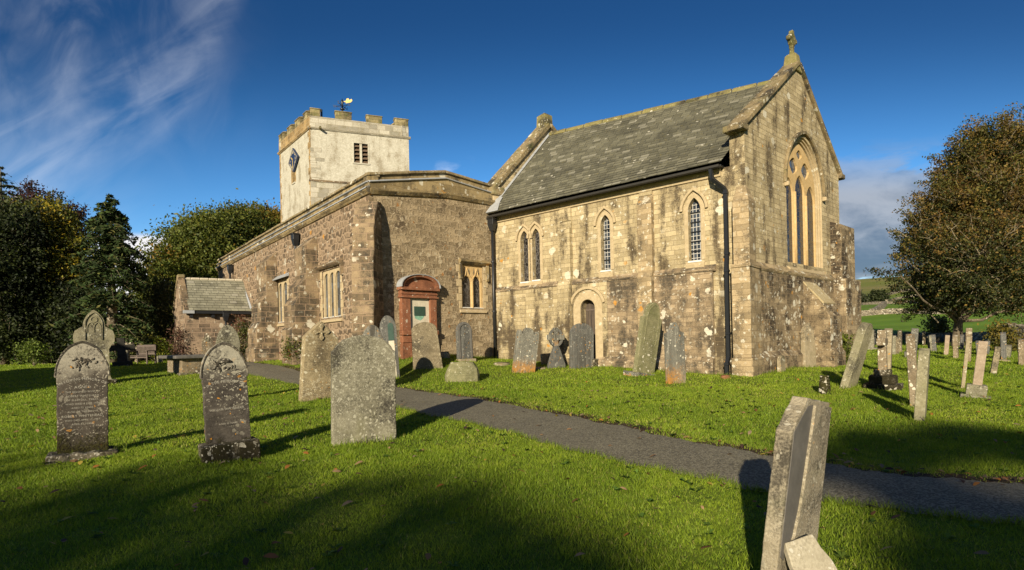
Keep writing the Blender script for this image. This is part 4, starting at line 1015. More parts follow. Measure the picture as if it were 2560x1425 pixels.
mb = MB(); wprof(mb, wX, u0-.12, u1+.24, [(0, zt+.03), (.06, zt+.03), (.17, zt+.12), (.17, zt+.18), (0, zt+.26)])
wbox(mb, wX, u0-.12, u0-.02, zt-.55, zt+.03, 0, .10); wbox(mb, wX, u1+.13, u1+.24, zt-.6, zt+.03, 0, .10); mb.build('hood_mould', M['parapet'], o, bevel=.015)
# aisle downpipes with square hoppers
ua = wA.u(738, 610, .2); downpipe(wA, [(ua, wA.z(737, 592, .2), .2), (ua, wA.z(737, 650, .2), .2)], .05, [], (ua, wA.z(737, 594, .2), .2))
ua = wA.u(575, 680, .2); downpipe(wA, [(ua, wA.z(575, 670, .2), .2), (ua, 3.0, .2)], .06, [], (ua, wA.z(575, 671, .2)+.05, .2))

# ------------------------------------------------------------------ tower
TC, TE_, TS = (-11.85, 34.0), (-6.30, 36.1), (-15.50, 38.45)
wTE, wTS = Wall(TC, TE_), Wall(TC, TS)
zs_, zp_, zm_ = wTE.z(776, 319), wTE.z(800, 292), wTE.z(790, 270)
lv = sqframe(wTE, 885, 920, 359, 408); zlow = wTE.z(780, 453)
sl = (wTS.u(738, 440), wTS.u(731, 440), wTS.z(735, 455), wTS.z(735, 400)); sl = (min(sl[:2]), max(sl[:2]), sl[2], sl[3])
mb = MB()
plate(mb, wTE, [(0, zlow), (wTE.L, zlow), (wTE.L, zs_), (0, zs_)], [rect(lv)], 0, .35)
plate(mb, wTS, [(0, 3), (wTS.L, 3), (wTS.L, zs_), (0, zs_)], [rect(sl)], 0, .35)
p_ = [Vector((*TE_, 3)), Vector((TE_[0]+TS[0]-TC[0], TE_[1]+TS[1]-TC[1], 3)), Vector((*TS, 3))]; up_ = Vector((0, 0, zs_-3))
for a, b in zip(p_, p_[1:]): mb.poly([a, b, b+up_, a+up_])
mb.build('tower_wall', M['render'], ch, label='limewashed tower walls')
mb = MB(); wbox(mb, wTE, -.03, wTE.L+.03, 3, zlow, -.3, .06); mb.build('tower_base', M['tower_par'], ch, bevel=.02)
mb = MB(); wprof(mb, wTE, -.12, wTE.L+.1, [(0, zlow-.02), (.08, zlow-.02), (.10, zlow+.03), (0, zlow+.13)]); mb.build('tower_string', M['aisle_butt'], ch)
sp_ = [(-.02, -.10), (.05, -.08), (.12, .0), (.12, .05), (-.02, .10)]
mb = MB(); wprof(mb, wTE, -.12, wTE.L+.12, [(d, z+zs_) for d, z in sp_]); mb.build('tower_string', M['tower_par'], ch, bevel=.01)
mb = MB(); wprof(mb, wTS, -.12, wTS.L+.12, [(d, z+zs_) for d, z in sp_]); mb.build('tower_string', M['quoin'], ch, bevel=.01)
mb = MB(); wbox(mb, wTE, .0, wTE.L, zs_+.08, zp_, -.45, .03); mb.build('tower_parapet', M['tower_par'], ch, bevel=.012)
mb = MB(); wbox(mb, wTS, .0, wTS.L, zs_+.081, zp_-.003, -.45, .032); mb.build('tower_parapet', M['quoin'], ch, bevel=.012, label='brown south parapet of the tower')
n4 = Vector((TE_[0]+TS[0]-TC[0], TE_[1]+TS[1]-TC[1]))
wTN, wTW = Wall(TE_, n4), Wall(TS, n4)
for w_ in (wTN, wTW):
    if w_.n.dot(Vector(TC)-w_.A) > 0: w_.n = -w_.n
    mb = MB(); wbox(mb, w_, .02, w_.L-.02, zs_+.082, zp_-.005, -.45, .02); mb.build('tower_parapet', M['tower_par'], ch)
mb = MB(); mb.poly([Vector((*TC, zs_+.3)), Vector((*TE_, zs_+.3)), Vector((*n4, zs_+.3)), Vector((*TS, zs_+.3))]); mb.build('tower_roof', M['lead'], ch)
hm = zm_-zp_
def merlon(w, u0, u1, mat, hk=1.0):
    mb = MB(); wbox(mb, w, u0, u1, zp_-.01, zp_+hm*hk-.10, -.44, .028)
    wprof(mb, w, u0-.03, u1+.03, [(-.48, zp_+hm*hk-.10), (.06, zp_+hm*hk-.10), (.06, zp_+hm*hk-.04), (-.2, zp_+hm*hk+.05), (-.48, zp_+hm*hk)])
    mb.build('merlon', mat, ch, bevel=.02)
for x0, x1 in ((775.5, 801), (838, 879), (916, 955), (986.5, 1022)):
    u0, u1 = wTE.u(x0, 285), wTE.u(x1, 285); merlon(wTE, max(u0, .0), min(u1, wTE.L), M['tower_cap'], random.uniform(.95, 1.05))
for q_ in ((.47, 1.05), (1.72, 2.55), (3.22, 4.05), (4.85, wTS.L)): merlon(wTS, *q_, M['tower_cap'], random.uniform(.95, 1.05))
for w_ in (wTN, wTW):
    for k in range(3): merlon(w_, w_.L*(.18+.28*k), w_.L*(.18+.28*k)+.9, M['tower_cap'])
# toothed quoins up the south-east angle
mb = MB(); zz = 6.0; k = 0; pts_l = []
while zz < zs_-.1:
    hq = random.uniform(.28, .42); wq = .34 if k % 2 else .58
    wbox(mb, wTS, -.012, wq*random.uniform(.45, .75), zz, min(zz+hq-.012, zs_-.1), -.1, .012); zz += hq; k += 1
mb.build('quoin', M['quoin'], ch, bevel=.008)
mb = MB(); zz = zlow+.2; k = 0
while zz < zs_-1.2:
    hq = random.uniform(.24, .36); wbox(mb, wTE, -.013, (.42 if k % 2 else .75)*random.uniform(.7, 1.1), zz, zz+hq-.02, -.1, .014); zz += hq; k += 1
mb.build('quoin', M['tower_par'], ch, bevel=.008)
mb = MB(); zz = 6.0; k = 0
while zz < zs_-.2:
    hq = random.uniform(.28, .42); wbox(mb, wTS, wTS.L-(.22 if k % 2 else .36)*random.uniform(.6, 1.1), wTS.L+.012, zz, zz+hq-.012, -.1, .012); zz += hq; k += 1
mb.build('quoin', M['quoin'], ch, bevel=.008)
# louvred belfry window
u0, u1, zb, zt = lv; uc = (u0+u1)/2
mb = MB(); wbox(mb, wTE, u0-.09, u0, zb-.02, zt+.09, -.2, .012); wbox(mb, wTE, u1, u1+.09, zb-.02, zt+.09, -.2, .012); wbox(mb, wTE, u0, u1, zt, zt+.09, -.2, .012); wbox(mb, wTE, u0-.1, u1+.1, zb-.08, zb, -.2, .05)
bw_ = mb.build('belfry_window', M['render'], ch, bevel=.008)
mb = MB(); wbox(mb, wTE, uc-.07, uc+.07, zb, zt, -.2, -.01); mb.build('mullion', M['render'], bw_, bevel=.01)
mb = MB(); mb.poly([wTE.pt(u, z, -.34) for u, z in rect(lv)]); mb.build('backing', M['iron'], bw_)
for a, b in ((u0, uc-.07), (uc+.07, u1)):
    for k in range(5):
        zz = zb+(zt-zb)*(k+.1)/5; mb = MB(); wprof(mb, wTE, a, b, [(-.03, zz), (-.03, zz+.035), (-.26, zz+.24), (-.26, zz+.205)]); mb.build('louvre', M['louvre'], bw_)
# slit under the clock, clock, gutter spout, pole, weathervane
u0, u1, zb, zt = sl
mb = MB(); wbox(mb, wTS, u0-.14, u0, zb-.05, zt, -.2, .012); wbox(mb, wTS, u1, u1+.2, zb-.05, zt, -.2, .012); sw_ = mb.build('slit_window', M['quoin'], ch, bevel=.01)
mb = MB(); mb.poly([wTS.pt(u, z, -.3) for u, z in rect(sl)]); mb.build('pane', M['louvre'], sw_)
mb = MB(); wprof(mb, wTS, u0-.02, u1+.02, [(-.3, zb+.06), (.05, zb-.06), (.05, zb-.12), (-.3, zb-.12)]); mb.build('sill', M['render'], sw_)
cpx = [(732, 370), (743.5, 391.5), (733.5, 430), (722, 408.5)]; cuz = [wTS.hit(x, y, .14) for x, y in cpx]
cu, cz = sum(c[0] for c in cuz)/4, sum(c[1] for c in cuz)/4
hs_ = max(abs(cuz[1][0]-cuz[3][0])/2, .9); vs_ = abs(cuz[0][1]-cuz[2][1])/2
dia = [(cu, cz+vs_), (cu-hs_, cz), (cu, cz-vs_), (cu+hs_, cz)]
mb = MB(); mb.prism([wTS.pt(u, z, .06) for u, z in dia], wTS.pt(0, 0, .10)-wTS.pt(0, 0, 0)); ck = mb.build('clock', M['clockblue'], ch, label='diamond shaped blue clock face')
mb = MB(); band(mb, wTS, [(cu+(u-cu)*.90, cz+(z-cz)*.90) for u, z in dia+dia[:1]], .03, .16, .172); mb.build('clock_border', M['gilt_plain'], ck)
mb = MB()
NUM = ['12', '1', '2', '3', '4', '5', '6', '7', '8', '9', '10', '11']; strokes = {0: 4, 1: 1, 2: 2, 3: 3, 4: 3, 5: 1, 6: 2, 7: 3, 8: 4, 9: 2, 10: 1, 11: 2}
for k in range(12):
    a = math.pi/2-k*math.pi/6; r_ = .52*hs_
    for s_ in range(strokes[k]):
        off2 = (s_-(strokes[k]-1)/2)*.055; c = (cu-(r_*math.cos(a)+off2*math.sin(a)), cz+r_*math.sin(a)-off2*math.cos(a)*1.0)
        du_, dz_ = math.cos(a)*.085, math.sin(a)*.085; nx_, nz_ = -math.sin(a)*.014, math.cos(a)*.014
        mb.prism([wTS.pt(c[0]+x*du_+y*nx_, c[1]+x*-(-dz_)+y*nz_, .162) for x, y in ((-1, -1), (1, -1), (1, 1), (-1, 1))], wTS.pt(0, 0, .008)-wTS.pt(0, 0, 0))
mb.build('numerals', M['gilt_plain'], ck)
def hand(ang_, ln, wd):
    mb = MB(); a = math.pi/2-ang_; dx_, dz_ = math.cos(a), math.sin(a)
    mb.prism([wTS.pt(cu-(x*dx_*ln-y*dz_*wd), cz+(x*dz_*ln+y*dx_*wd), .175) for x, y in ((-.12, -1), (.85, -.8), (1, 0), (.85, .8), (-.12, 1))], wTS.pt(0, 0, .012)-wTS.pt(0, 0, 0)); mb.build('hand', M['gold'], ck)
hand(math.pi*1.0, hs_*.62, .028); hand(-math.pi*.27, hs_*.34, .04)
mb = MB(); uS = wTE.u(800, 322); mb.tube([wTE.pt(uS, zs_-.02, 0), wTE.pt(uS, zs_-.06, .45)], .07, 8); mb.build('spout', M['tower_cap'], ch)
mb = MB(); pp = wTE.pt(wTE.u(805, 280), zp_-.1, -.5); mb.tube([pp, pp+Vector((0, 0, .75))], .055, 8); mb.build('flue', M['iron'], ch)
vb = P(856, 279, 36.4); vz = lambda y: P(856, y, 36.4).z
mb = MB(); mb.tube([Vector((vb.x, vb.y, zs_)), Vector((vb.x, vb.y, vz(264))), Vector((vb.x, vb.y, vz(246)))], [.05, .05, .012], 8)
vn = mb.build('weathervane', M['iron'], ch, label='black iron weathervane with gold flag')
mb = MB(); mb.loft([[Vector((vb.x+a*r_, vb.y+b*r_, vz(y))) for a, b in ((1, 0), (.5, .87), (-.5, .87), (-1, 0), (-.5, -.87), (.5, -.87))] for y, r_ in ((276, .05), (273, .17), (271, .05), (262, .05), (255, .11), (248, .02))]); mb.build('spindle', M['iron'], vn, smooth=True)
zc_ = vz(264)
for k, lt_ in enumerate('ENWS'):
    a = R(-12+90*k); d_ = Vector((math.cos(a), math.sin(a), 0)); c = Vector((vb.x, vb.y, zc_))
    mb = MB(); mb.tube([c, c+d_*.42], .018, 6); mb.tube([c+d_*.10+Vector((0, 0, -.16)), c+d_*.3+Vector((0, 0, -.03))], .012, 5); ar = mb.build('arm', M['iron'], vn)
    cu2 = bpy.data.curves.new('letter', 'FONT'); cu2.body = lt_; cu2.size = .26; cu2.extrude = .012; cu2.align_x = 'CENTER'; cu2.align_y = 'CENTER'; cu2.materials.append(M['iron'])
    tmp = bpy.data.objects.new('t', cu2); C.objects.link(tmp); me_ = bpy.data.meshes.new_from_object(tmp.evaluated_get(bpy.context.evaluated_depsgraph_get())); bpy.data.objects.remove(tmp)
    me_.transform(Matrix.Translation(c+d_*.50) @ Matrix.Rotation(R(12), 4, 'Z') @ Matrix.Rotation(R(90), 4, 'X'))
    lo2 = bpy.data.objects.new('cardinal_letter', me_); C.objects.link(lo2); lo2.parent = vn
fz = vz(254); c = Vector((vb.x+.06, vb.y, fz))
mb = MB(); dx3 = Vector((.96, -.25, 0))
op = [(.0, -.03), (.12, -.05), (.16, -.14), (.5, -.12), (.62, -.02), (.56, .10), (.42, .04), (.34, .16), (.20, .16), (.14, .02), (.0, .03)]
mb.prism([c+dx3*(x+.05)+Vector((0, 0, z)) for x, z in op], Vector((.25, .96, 0))*.03); mb.build('flag', M['gold'], vn)

# ------------------------------------------------------------------ porch
PB = Vector(wA.pt(15.4, 0).xy); sn = wA.n; tn = wA.t
wPE = Wall((PB.x, PB.y), (PB.x+sn.x*3.25, PB.y+sn.y*3.25))      # its east side, seen nearly square on
q0 = Vector(wPE.B); wPG = Wall((q0.x, q0.y), (q0.x+tn.x*3.4, q0.y+tn.y*3.4))   # the gable front
ze_, zr_ = wPE.z(560, 778), 5.36
mb = MB(); plate(mb, wPE, [(0, .3), (wPE.L, .3), (wPE.L, ze_), (0, ze_)])
dra = arch(1.05, 2.35, .3, 1.9, 2.75); plate(mb, wPG, [(0, .3), (wPG.L, .3), (wPG.L, ze_+.15), (wPG.L/2, zr_+.02), (0, ze_+.08)], [dra], 0, .5)
wl = [Vector((*(wPG.pt(wPG.L, 0).xy), .3)), Vector((*((Vector(wPG.pt(wPG.L, 0).xy)-sn*3.3)), .3))]; mb.poly([wl[0], wl[1], wl[1]+Vector((0, 0, ze_-.3)), wl[0]+Vector((0, 0, ze_-.3))])
pw = mb.build('porch_wall', M['porch'], ch)
ov_ = Vector((wPE.n.x, wPE.n.y, 0))*.28; sn3, tn3 = Vector((sn.x, sn.y, 0)), Vector((tn.x, tn.y, 0))
a = wPE.pt(0, ze_-.03)+ov_; b = wPE.pt(wPE.L, ze_-.03)+ov_-sn3*.18; rc = wPG.pt(wPG.L/2, zr_)-sn3*.18; rd_ = Vector((PB.x, PB.y, 0))+tn3*1.7+Vector((0, 0, zr_+.05))
pr_ = roof_rows(a, b, rc, rd_, 13, .05, .014).build('porch_roof', M['slate_porch'], ch, weld=False, label='pale slate roof of the porch')
far_e = wPG.pt(wPG.L, ze_)-sn3*.2+tn3*.25; far_a = Vector((PB.x, PB.y, ze_))+tn3*3.65
slab(far_e, far_a, rd_, rc, .06).build('roof_slope', M['slate_porch'], pr_)
mb = MB(); k = 7
for i_ in range(k): beam(mb, rc.lerp(rd_, i_/k)+Vector((0, 0, -.03)), rc.lerp(rd_, (i_+.985)/k)+Vector((0, 0, -.03)), .26, .12, Vector((wPE.n.x, wPE.n.y, 0)))
mb.build('ridge_tile', M['tablet'], pr_, bevel=.03)
cp = MB(); beam(cp, wPG.pt(-.22, ze_-.10, -.12), wPG.pt(wPG.L/2, zr_+.04, -.12), .34, .11, sn3); cp.build('porch_coping', M['aisle_butt'], ch, bevel=.02)
cp = MB(); beam(cp, wPG.pt(wPG.L+.22, ze_-.10, -.12), wPG.pt(wPG.L/2, zr_+.04, -.12), .34, .11, sn3); cp.build('porch_coping', M['coping'], ch, bevel=.02)
mb = MB(); c = wPG.pt(wPG.L/2, zr_+.04, -.14); mb.box(c-sn3*.18-tn3*.2, sn3*.36, tn3*.40, (0, 0, .20)); mb.build('apex_stone', M['coping'], ch, bevel=.04)
mb = MB(); c = wPG.pt(-.12, ze_-.16, -.42); mb.box(c, sn3*.5, -tn3*.22, (0, 0, .16)); mb.build('lead_cap', M['lead'], ch)
mb = MB(); wbox(mb, wPE, .0, wPE.L-.30, ze_-.16, ze_-.02, .16, .30); mb.build('gutter', M['iron'], ch)
for x in (477, 531): 
    u0 = wPE.u(x, 790); mb = MB(); wbox(mb, wPE, u0-.07, u0+.07, ze_-.36, ze_-.06, 0, .2); mb.build('rafter_end', M['iron'], ch)
ua = wPE.u(564, 800, .15); downpipe(wPE, [(ua, ze_-.1, .18), (ua, .9, .18)], .055, [], (ua, ze_-.18, .18))
fl = MB(); n2 = Vector((wA.n.x, wA.n.y, 0)); fl.poly([rd_+n2*.02, rd_+n2*.10+Vector((0, 0, .02)), a+n2*.12+Vector((0, 0, .16)), a+n2*.02+Vector((0, 0, .22))]); fl.build('lead_flashing', M['lead'], pr_)
# ------------------------------------------------------------------ headstones
def outl(kind, n=10):
    p = []
    def arc(cx, cz, rx, rz, a0, a1, k=n): return [(cx+rx*math.cos(a0+(a1-a0)*i/k), cz+rz*math.sin(a0+(a1-a0)*i/k)) for i in range(k+1)]
    pi = math.pi
    if kind == 'round': p = [(-.5, 0)]+arc(0, .78, .5, .22, pi, 0, 18)+[(.5, 0)]
    elif kind == 'roundhigh': p = [(-.5, 0)]+arc(0, .66, .5, .34, pi, 0, 20)+[(.5, 0)]
    elif kind == 'segment': p = [(-.5, 0), (-.5, .86)]+arc(0, .84, .47, .16, pi*.93, pi*.07, 16)+[(.5, .86), (.5, 0)]
    elif kind == 'gothic':
        L = [(-.5+.5*(1.14-1.14*math.cos(t)), .73+.27*1.14*math.sin(t)/1.13) for t in np.linspace(0, 1.36, 10)]
        p = [(-.54, 0), (-.54, .03), (-.47, .10), (-.465, .715), (-.5, .715)]+L+[(0, 1.0)]+[(-a, b) for a, b in L[::-1]]+[(.5, .715), (.465, .715), (.47, .10), (.54, .03), (.54, 0)]
    elif kind == 'peak': p = [(-.54, 0), (-.50, .06), (-.42, .815), (-.03, 1.0), (.03, 1.0), (.45, .80), (.50, .06), (.54, 0)]
    elif kind == 'ogee':
        h = [(-.5, .84), (-.40, .845), (-.30, .86), (-.24, .90), (-.18, .945), (-.13, .955), (-.12, .985), (-.06, 1.0)]
        p = [(-.5, 0)]+h+[(-a, b) for a, b in h[::-1]]+[(.5, 0)]
    elif kind == 'lobed':
        p = [(-.5, 0), (-.5, .87)]+arc(-.40, .87, .10, .075, pi, .2, 6)+[(-.27, .86)]+arc(0, .885, .25, .115, pi*.95, pi*.05, 10)+[(.27, .86)]+arc(.40, .87, .10, .075, pi-.2, 0, 6)+[(.5, .87), (.5, 0)]
    elif kind == 'monument':
        L = [(-.27+.27*(1.85-1.85*math.cos(t)), .79+.21*1.85*math.sin(t)/1.64) for t in np.linspace(0, 1.04, 9)]
        half = [(-.44, 0), (-.44, .10), (-.38, .16), (-.36, .50), (-.42, .55), (-.50, .60), (-.50, .68), (-.46, .735), (-.36, .765), (-.27, .79)]+L
        p = half+[(0, 1.0)]+[(-a, b) for a, b in half[::-1]]
    elif kind == 'slab': p = [(-.5, 0), (-.5, .97), (-.44, 1.0), (.44, 1.0), (.5, .97), (.5, 0)]
    elif kind == 'taper': p = [(-.5, 0)]+[(-.42, .84)]+arc(0, .84, .42, .16, pi, 0, 14)[1:-1]+[(.42, .84), (.5, 0)]
    elif kind == 'shoulder': p = [(-.5, 0), (-.5, .80), (-.37, .80)]+arc(0, .82, .36, .18, pi, 0, 14)+[(.37, .80), (.5, .80), (.5, 0)]
    elif kind == 'cross': p = [(-.22, 0), (-.15, .60), (-.5, .60), (-.5, .78), (-.14, .78), (-.14, 1.0), (.14, 1.0), (.14, .78), (.5, .78), (.5, .60), (.15, .60), (.22, 0)]
    elif kind == 'chamfer': p = [(-.5, 0), (-.5, .86), (-.18, 1.0), (.5, .99), (.5, 0)]
    elif kind == 'pyramid': p = [(-.5, 0), (-.44, .76), (-.50, .765), (-.49, .80), (0, 1.0), (.49, .80), (.50, .765), (.44, .76), (.5, 0)]
    elif kind == 'stump': p = [(-.5, 0), (-.48, .7), (-.36, .93), (-.05, 1.0), (.28, .9), (.5, .62), (.5, 0)]
    return p
def rough(pts, step, amp, rg):
    out = []
    for (x0, z0), (x1, z1_) in zip(pts, pts[1:]):
        L = math.hypot(x1-x0, z1_-z0); k = max(1, int(L/step))
        for i_ in range(k):
            f = i_/k; j_ = rg.uniform(-amp, amp) if (i_ or 1) else 0
            out.append((x0+(x1-x0)*f+(z1_-z0)/max(L, 1e-6)*j_*.8, z0+(z1_-z0)*f-(x1-x0)/max(L, 1e-6)*j_))
    out.append(pts[-1]); return out
GS = 'headstones in the churchyard'
def body(name, pts, t, mat, parent, rg, bev=.012, y0=None, amp=.004):
    mb = MB(); y0 = -t/2 if y0 is None else y0
    mb.prism([(x, y0, z) for x, z in rough(pts, .05, amp, rg)], (0, t, 0))
    return mb.build(name, mat, parent, bevel=bev, seg=2, local=True)
def stone_at(name, label, px, by, ty, wpx, yaw, kind, mat, t=.12, lean=0.0, pitch=0.0, w=None, group=GS, cat='headstone', sunk=.12, Y=None, plinth=None, amp=.004, bev=.012, single=True):
    if yaw > 49 and px > 2130: yaw = math.degrees(math.atan2(1, (px-PX)/F))+(yaw-52)*.45-1.5
    G_ = ground(px, by) if Y is None else Vector((ray(px, by).x*Y, Y, lz(ray(px, by).x*Y, Y)))
    ph = R(yaw); th = G_.x/G_.y; h = max(.05, (ZC+ray(px, ty).z*G_.y)-G_.z)/math.cos(R(pitch))/math.cos(R(lean))
    if w is None: w = max(.1, wpx*G_.y/F-t*abs(math.sin(ph)+th*math.cos(ph)))/max(.15, abs(math.cos(ph)-th*math.sin(ph)))
    rg = random.Random(int(px*7+by))
    pts = [(x*w, z*(h+sunk)-sunk) for x, z in outl(kind)]
    tl = (R(pitch), R(lean))
    if single:
        mb = MB(); mb.prism([(x, -t/2, z) for x, z in rough(pts, .05, amp, rg)], (0, t, 0))
        o = mb.build(name, mat, None, bevel=bev, seg=2)
        o.matrix_world = Matrix.Translation(G_) @ Matrix.Rotation(ph, 4, 'Z') @ Matrix.Rotation(tl[0], 4, 'X') @ Matrix.Rotation(tl[1], 4, 'Y')
        tag(o, label, cat, group)
        return o, w, h, t
    o = thing(name, label, cat, G_, ph, group, tl)
    b_ = body('slab', pts, t, mat, o, rg, bev, amp=amp)
    return o, w, h, t
def lbox(name, mat, parent, x0, x1, y0, y1, z0, z1_, bev=.015, jag=0.0, seg=2):
    mb = MB(); n = max(1, int((x1-x0)/.08)) if jag else 1; rg = random.Random(int((x1+z1_+y1)*997))
    j = lambda: rg.uniform(-jag, jag)
    rings = []
    for i_ in range(n+1):
        x = x0+(x1-x0)*i_/n
        rings.append([(x, y0+j(), z0), (x, y1+j(), z0), (x, y1+j(), z1_+j()), (x, y0+j(), z1_+j())])
    mb.loft(rings); return mb.build(name, mat, parent, bevel=bev, seg=seg, local=True)
def texts(parent, lines, y, mat):
    """lettering cut in lead, one mesh"""
    obs = []
    for s_, z_, size, arcr in lines:
        c = bpy.data.curves.new('t', 'FONT'); c.body = s_; c.size = size; c.align_x = 'CENTER'; c.align_y = 'CENTER'; c.extrude = .0012; c.resolution_u = 2; c.space_character = 1.08
        o = bpy.data.objects.new('t', c); C.objects.link(o); obs.append((o, z_, arcr))
    dg = bpy.context.evaluated_depsgraph_get()
    for o, z_, arcr in obs:
        me = bpy.data.meshes.new_from_object(o.evaluated_get(dg))
        for v in me.vertices:
            x, zz, d = v.co.x, v.co.y, v.co.z
            if arcr:
                a = x/arcr; x, zz = (arcr+zz)*math.sin(a), (arcr+zz)*math.cos(a)-arcr
            v.co = Vector((x, y-d, z_+zz))
        me.materials.clear(); me.materials.append(mat); q = bpy.data.objects.new('inscription', me); C.objects.link(q); q.parent = parent
    for o, _, _ in obs:
        c = o.data; bpy.data.objects.remove(o); bpy.data.curves.remove(c)

M['hs_dark_worn'] = stone('dark lichen crusted worn headstone', (.050, .043, .036), (.10, .086, .07), 'OBJ', None, dk=.4, dkthr=.54, white=.50, wsc=16, wcol=(.42, .39, .30), orange=.07, ocol=(.62, .27, .02), bump=.6, mossbase=1.0, letters=True)

# two dark gothic stones in the front row, each on its mossy plinth
def gothic_front(label, px, by, ty, wpx, yaw, lean, pl_h, pl_w, mat, lines, carve):
    o, w, h, t = stone_at('gothic_headstone', label, px, by, ty, wpx, yaw, 'gothic', mat, .15, lean, 0, single=False, amp=.006, bev=.016)
    b_ = [c for c in o.children][0]
    lbox('plinth', M['hs_plinth'], o, -w*pl_w/2, w*pl_w/2, -.24, .20, -.12, pl_h, .02, .014)
    fr = -t/2
    # raised rim round the head, carved dove panel
    L = [(x*w, z*(h+.12)-.12) for x, z in outl('gothic')][5:-5]
    mb = MB(); inn = [(x*.93, (z-h*.72)*.93+h*.715) for x, z in L]
    for (a, b), (c, d) in zip(zip(L, L[1:]), zip(inn, inn[1:])):
        mb.loft([[(a[0], fr-.010, a[1]), (b[0], fr-.010, b[1]), (d[0], fr-.003, d[1]), (c[0], fr-.003, c[1])], [(a[0], fr+.01, a[1]), (b[0], fr+.01, b[1]), (d[0], fr+.01, d[1]), (c[0], fr+.01, c[1])]])
    mb.build('rim', M['hs_trim'], o, bevel=.006, local=True)
    mb = MB(); rg = random.Random(int(px)); rings = []
    for k in range(18):                                 # weathered foliage relief in the head
        a = rg.uniform(0, 2*math.pi); r_ = rg.uniform(.05, .26)*w; cx, cz = r_*math.cos(a)*1.1, h*.80+r_*math.sin(a)*.62
        ln, wd, an = rg.uniform(.05, .10)*w, rg.uniform(.02, .04)*w, rg.uniform(0, math.pi)
        q = [(cx+ln*math.cos(t_)*math.cos(an)-wd*math.sin(t_)*math.sin(an), cz+ln*math.cos(t_)*math.sin(an)+wd*math.sin(t_)*math.cos(an)) for t_ in np.linspace(0, 2*math.pi, 9)[:-1]]
        mb.loft([[(x, fr+.004, z) for x, z in q], [((x-cx)*.5+cx, fr-.010, (z-cz)*.5+cz) for x, z in q]])
    if carve:
        q = [(.17*w*math.cos(t_), h*.835+.055*w*math.sin(t_)-.05*w*math.cos(2*t_)*.4) for t_ in np.linspace(0, 2*math.pi, 16)[:-1]]
        mb.loft([[(x, fr+.004, z) for x, z in q], [(x*.85, fr-.022, (z-h*.835)*.8+h*.835) for x, z in q]])
    mb.build('carved_relief', M['hs_trim'], o, smooth=True, local=True)
    texts(o, [(s_, h*z_, sz*w, ar*w if ar else 0) for s_, z_, sz, ar in lines], fr-.001, M['letter'])
    return o
gothic_front('dark gothic headstone for Agnes and Robert, leftmost of the front row, low mossy plinth', 209, 1143, 852, 139, 35, 0.6, .085, 1.30, M['hs_dark'],
    [('IN LOVING MEMORY OF', .675, .078, .85), ('AGNES,', .605, .085, 0), ('THE BELOVED WIFE OF', .565, .056, 0), ('ROBERT WHITEHEAD', .530, .058, 0), ('OF ELLERGILL, TEBAY,', .497, .056, 0), ('WHO DIED 8 DEC 1910', .463, .056, 0),
     ('AGED 72 YEARS.', .430, .052, 0), ('ALSO OF THE ABOVE', .397, .054, 0), ('ROBERT WHITEHEAD,', .360, .072, 0), ('WHO DIED APRIL 11, 1931,', .325, .050, 0), ('AGED 83 YEARS.', .292, .052, 0)], 0)
gothic_front('dark gothic headstone with orange lichen spots and thick moss covered plinth, front row', 574, 1143, 855, 122, 34, -2.2, .20, 1.22, M['hs_dark_worn'],
    [('IN THE MEMORY OF', .665, .085, .85), ('WILLIAM WHITEHEAD,', .425, .068, 0), ('AGED 70 YEARS', .30, .052, 0)], 1)
# the large grey slab beside the path and the buff stone with the carved cross
o, w, h, t = stone_at('headstone', 'large upright grey slab with shallow arched top, nearest stone to the path bend', 911, 1106, 838, 164, 27, 'segment', M['hs_grey'], .13, 1.2, -2, amp=.004, bev=.014)
o, w, h, t = stone_at('headstone', 'buff headstone with pointed top and carved foliate cross, behind the large grey slab', 799, 998, 804, 106, 36, 'peak', M['hs_buff'], .22, 1.5, 0, single=False, bev=.03)
mb = MB(); fr = -t/2
for a in range(4):
    an = a*math.pi/2+R(2); c, s_ = math.cos(an), math.sin(an)
    q = [(.0, -.028), (.10, -.03), (.13, -.06), (.17, -.058), (.20, -.03), (.235, 0), (.20, .03), (.17, .058), (.13, .06), (.10, .03), (.0, .028)]
    pts = [((x*c-z*s_)*w*.95-.0*w, h*.865+(x*s_+z*c)*w*.95) for x, z in q]
    mb.prism([(x, fr-.035, z) for x, z in pts], (0, .05, 0))
mb.build('carved_cross', M['hs_buff'], o, bevel=.012, seg=2, local=True)
# the tall ornate stone behind the left gothic one
o, w, h, t = stone_at('ornate_headstone', 'tall pale gothic monument with curved shoulders and carved arch panel, by the dark trees', 237, 962, 775, 104, 34, 'monument', M['hs_ornate'], .20, .5, 0, single=False, bev=.025)
fr = -t/2; mb = MB()
ai = arch(-.19*w, .19*w, h*.60, h*.80, h*.955, 10)
class LW:
    def pt(s, u, z, d=0): return Vector((u, fr-d, z))
band(mb, LW(), ai, .035*w, -.01, .03); mb.build('arch_moulding', M['hs_ornate'], o, bevel=.01, local=True)
mb = MB()
for cx in (-.085*w, .085*w): band(mb, LW(), arch(cx-.075*w, cx+.075*w, h*.70, h*.76, h*.83, 6), .018*w, -.01, .022)
band(mb, LW(), [(.07*w*math.cos(a), h*.872+.07*w*math.sin(a)) for a in np.linspace(2*math.pi, 0, 16)], .018*w, -.01, .022)
mb.build('carved_tracery', M['hs_ornate'], o, local=True)
lbox('plinth', M['hs_plinth'], o, -w*.55, w*.55, -.26, .26, -.12, .16, .03, .01)
stone_at('headstone', 'lichen mottled pointed headstone peeping up behind the mossy plinthed gothic stone', 573, 1000, 812, 62, 32, 'gothic', M['hs_grey'], .14, 0, 0)
o, w, h, t = stone_at('headstone', 'tall dark slab with pointed top and carved ring, against the porch side wall', 519, 902, 833, 32, 30, 'peak', M['hs_brown'], .14, 0, -2, Y=26.5, single=False)
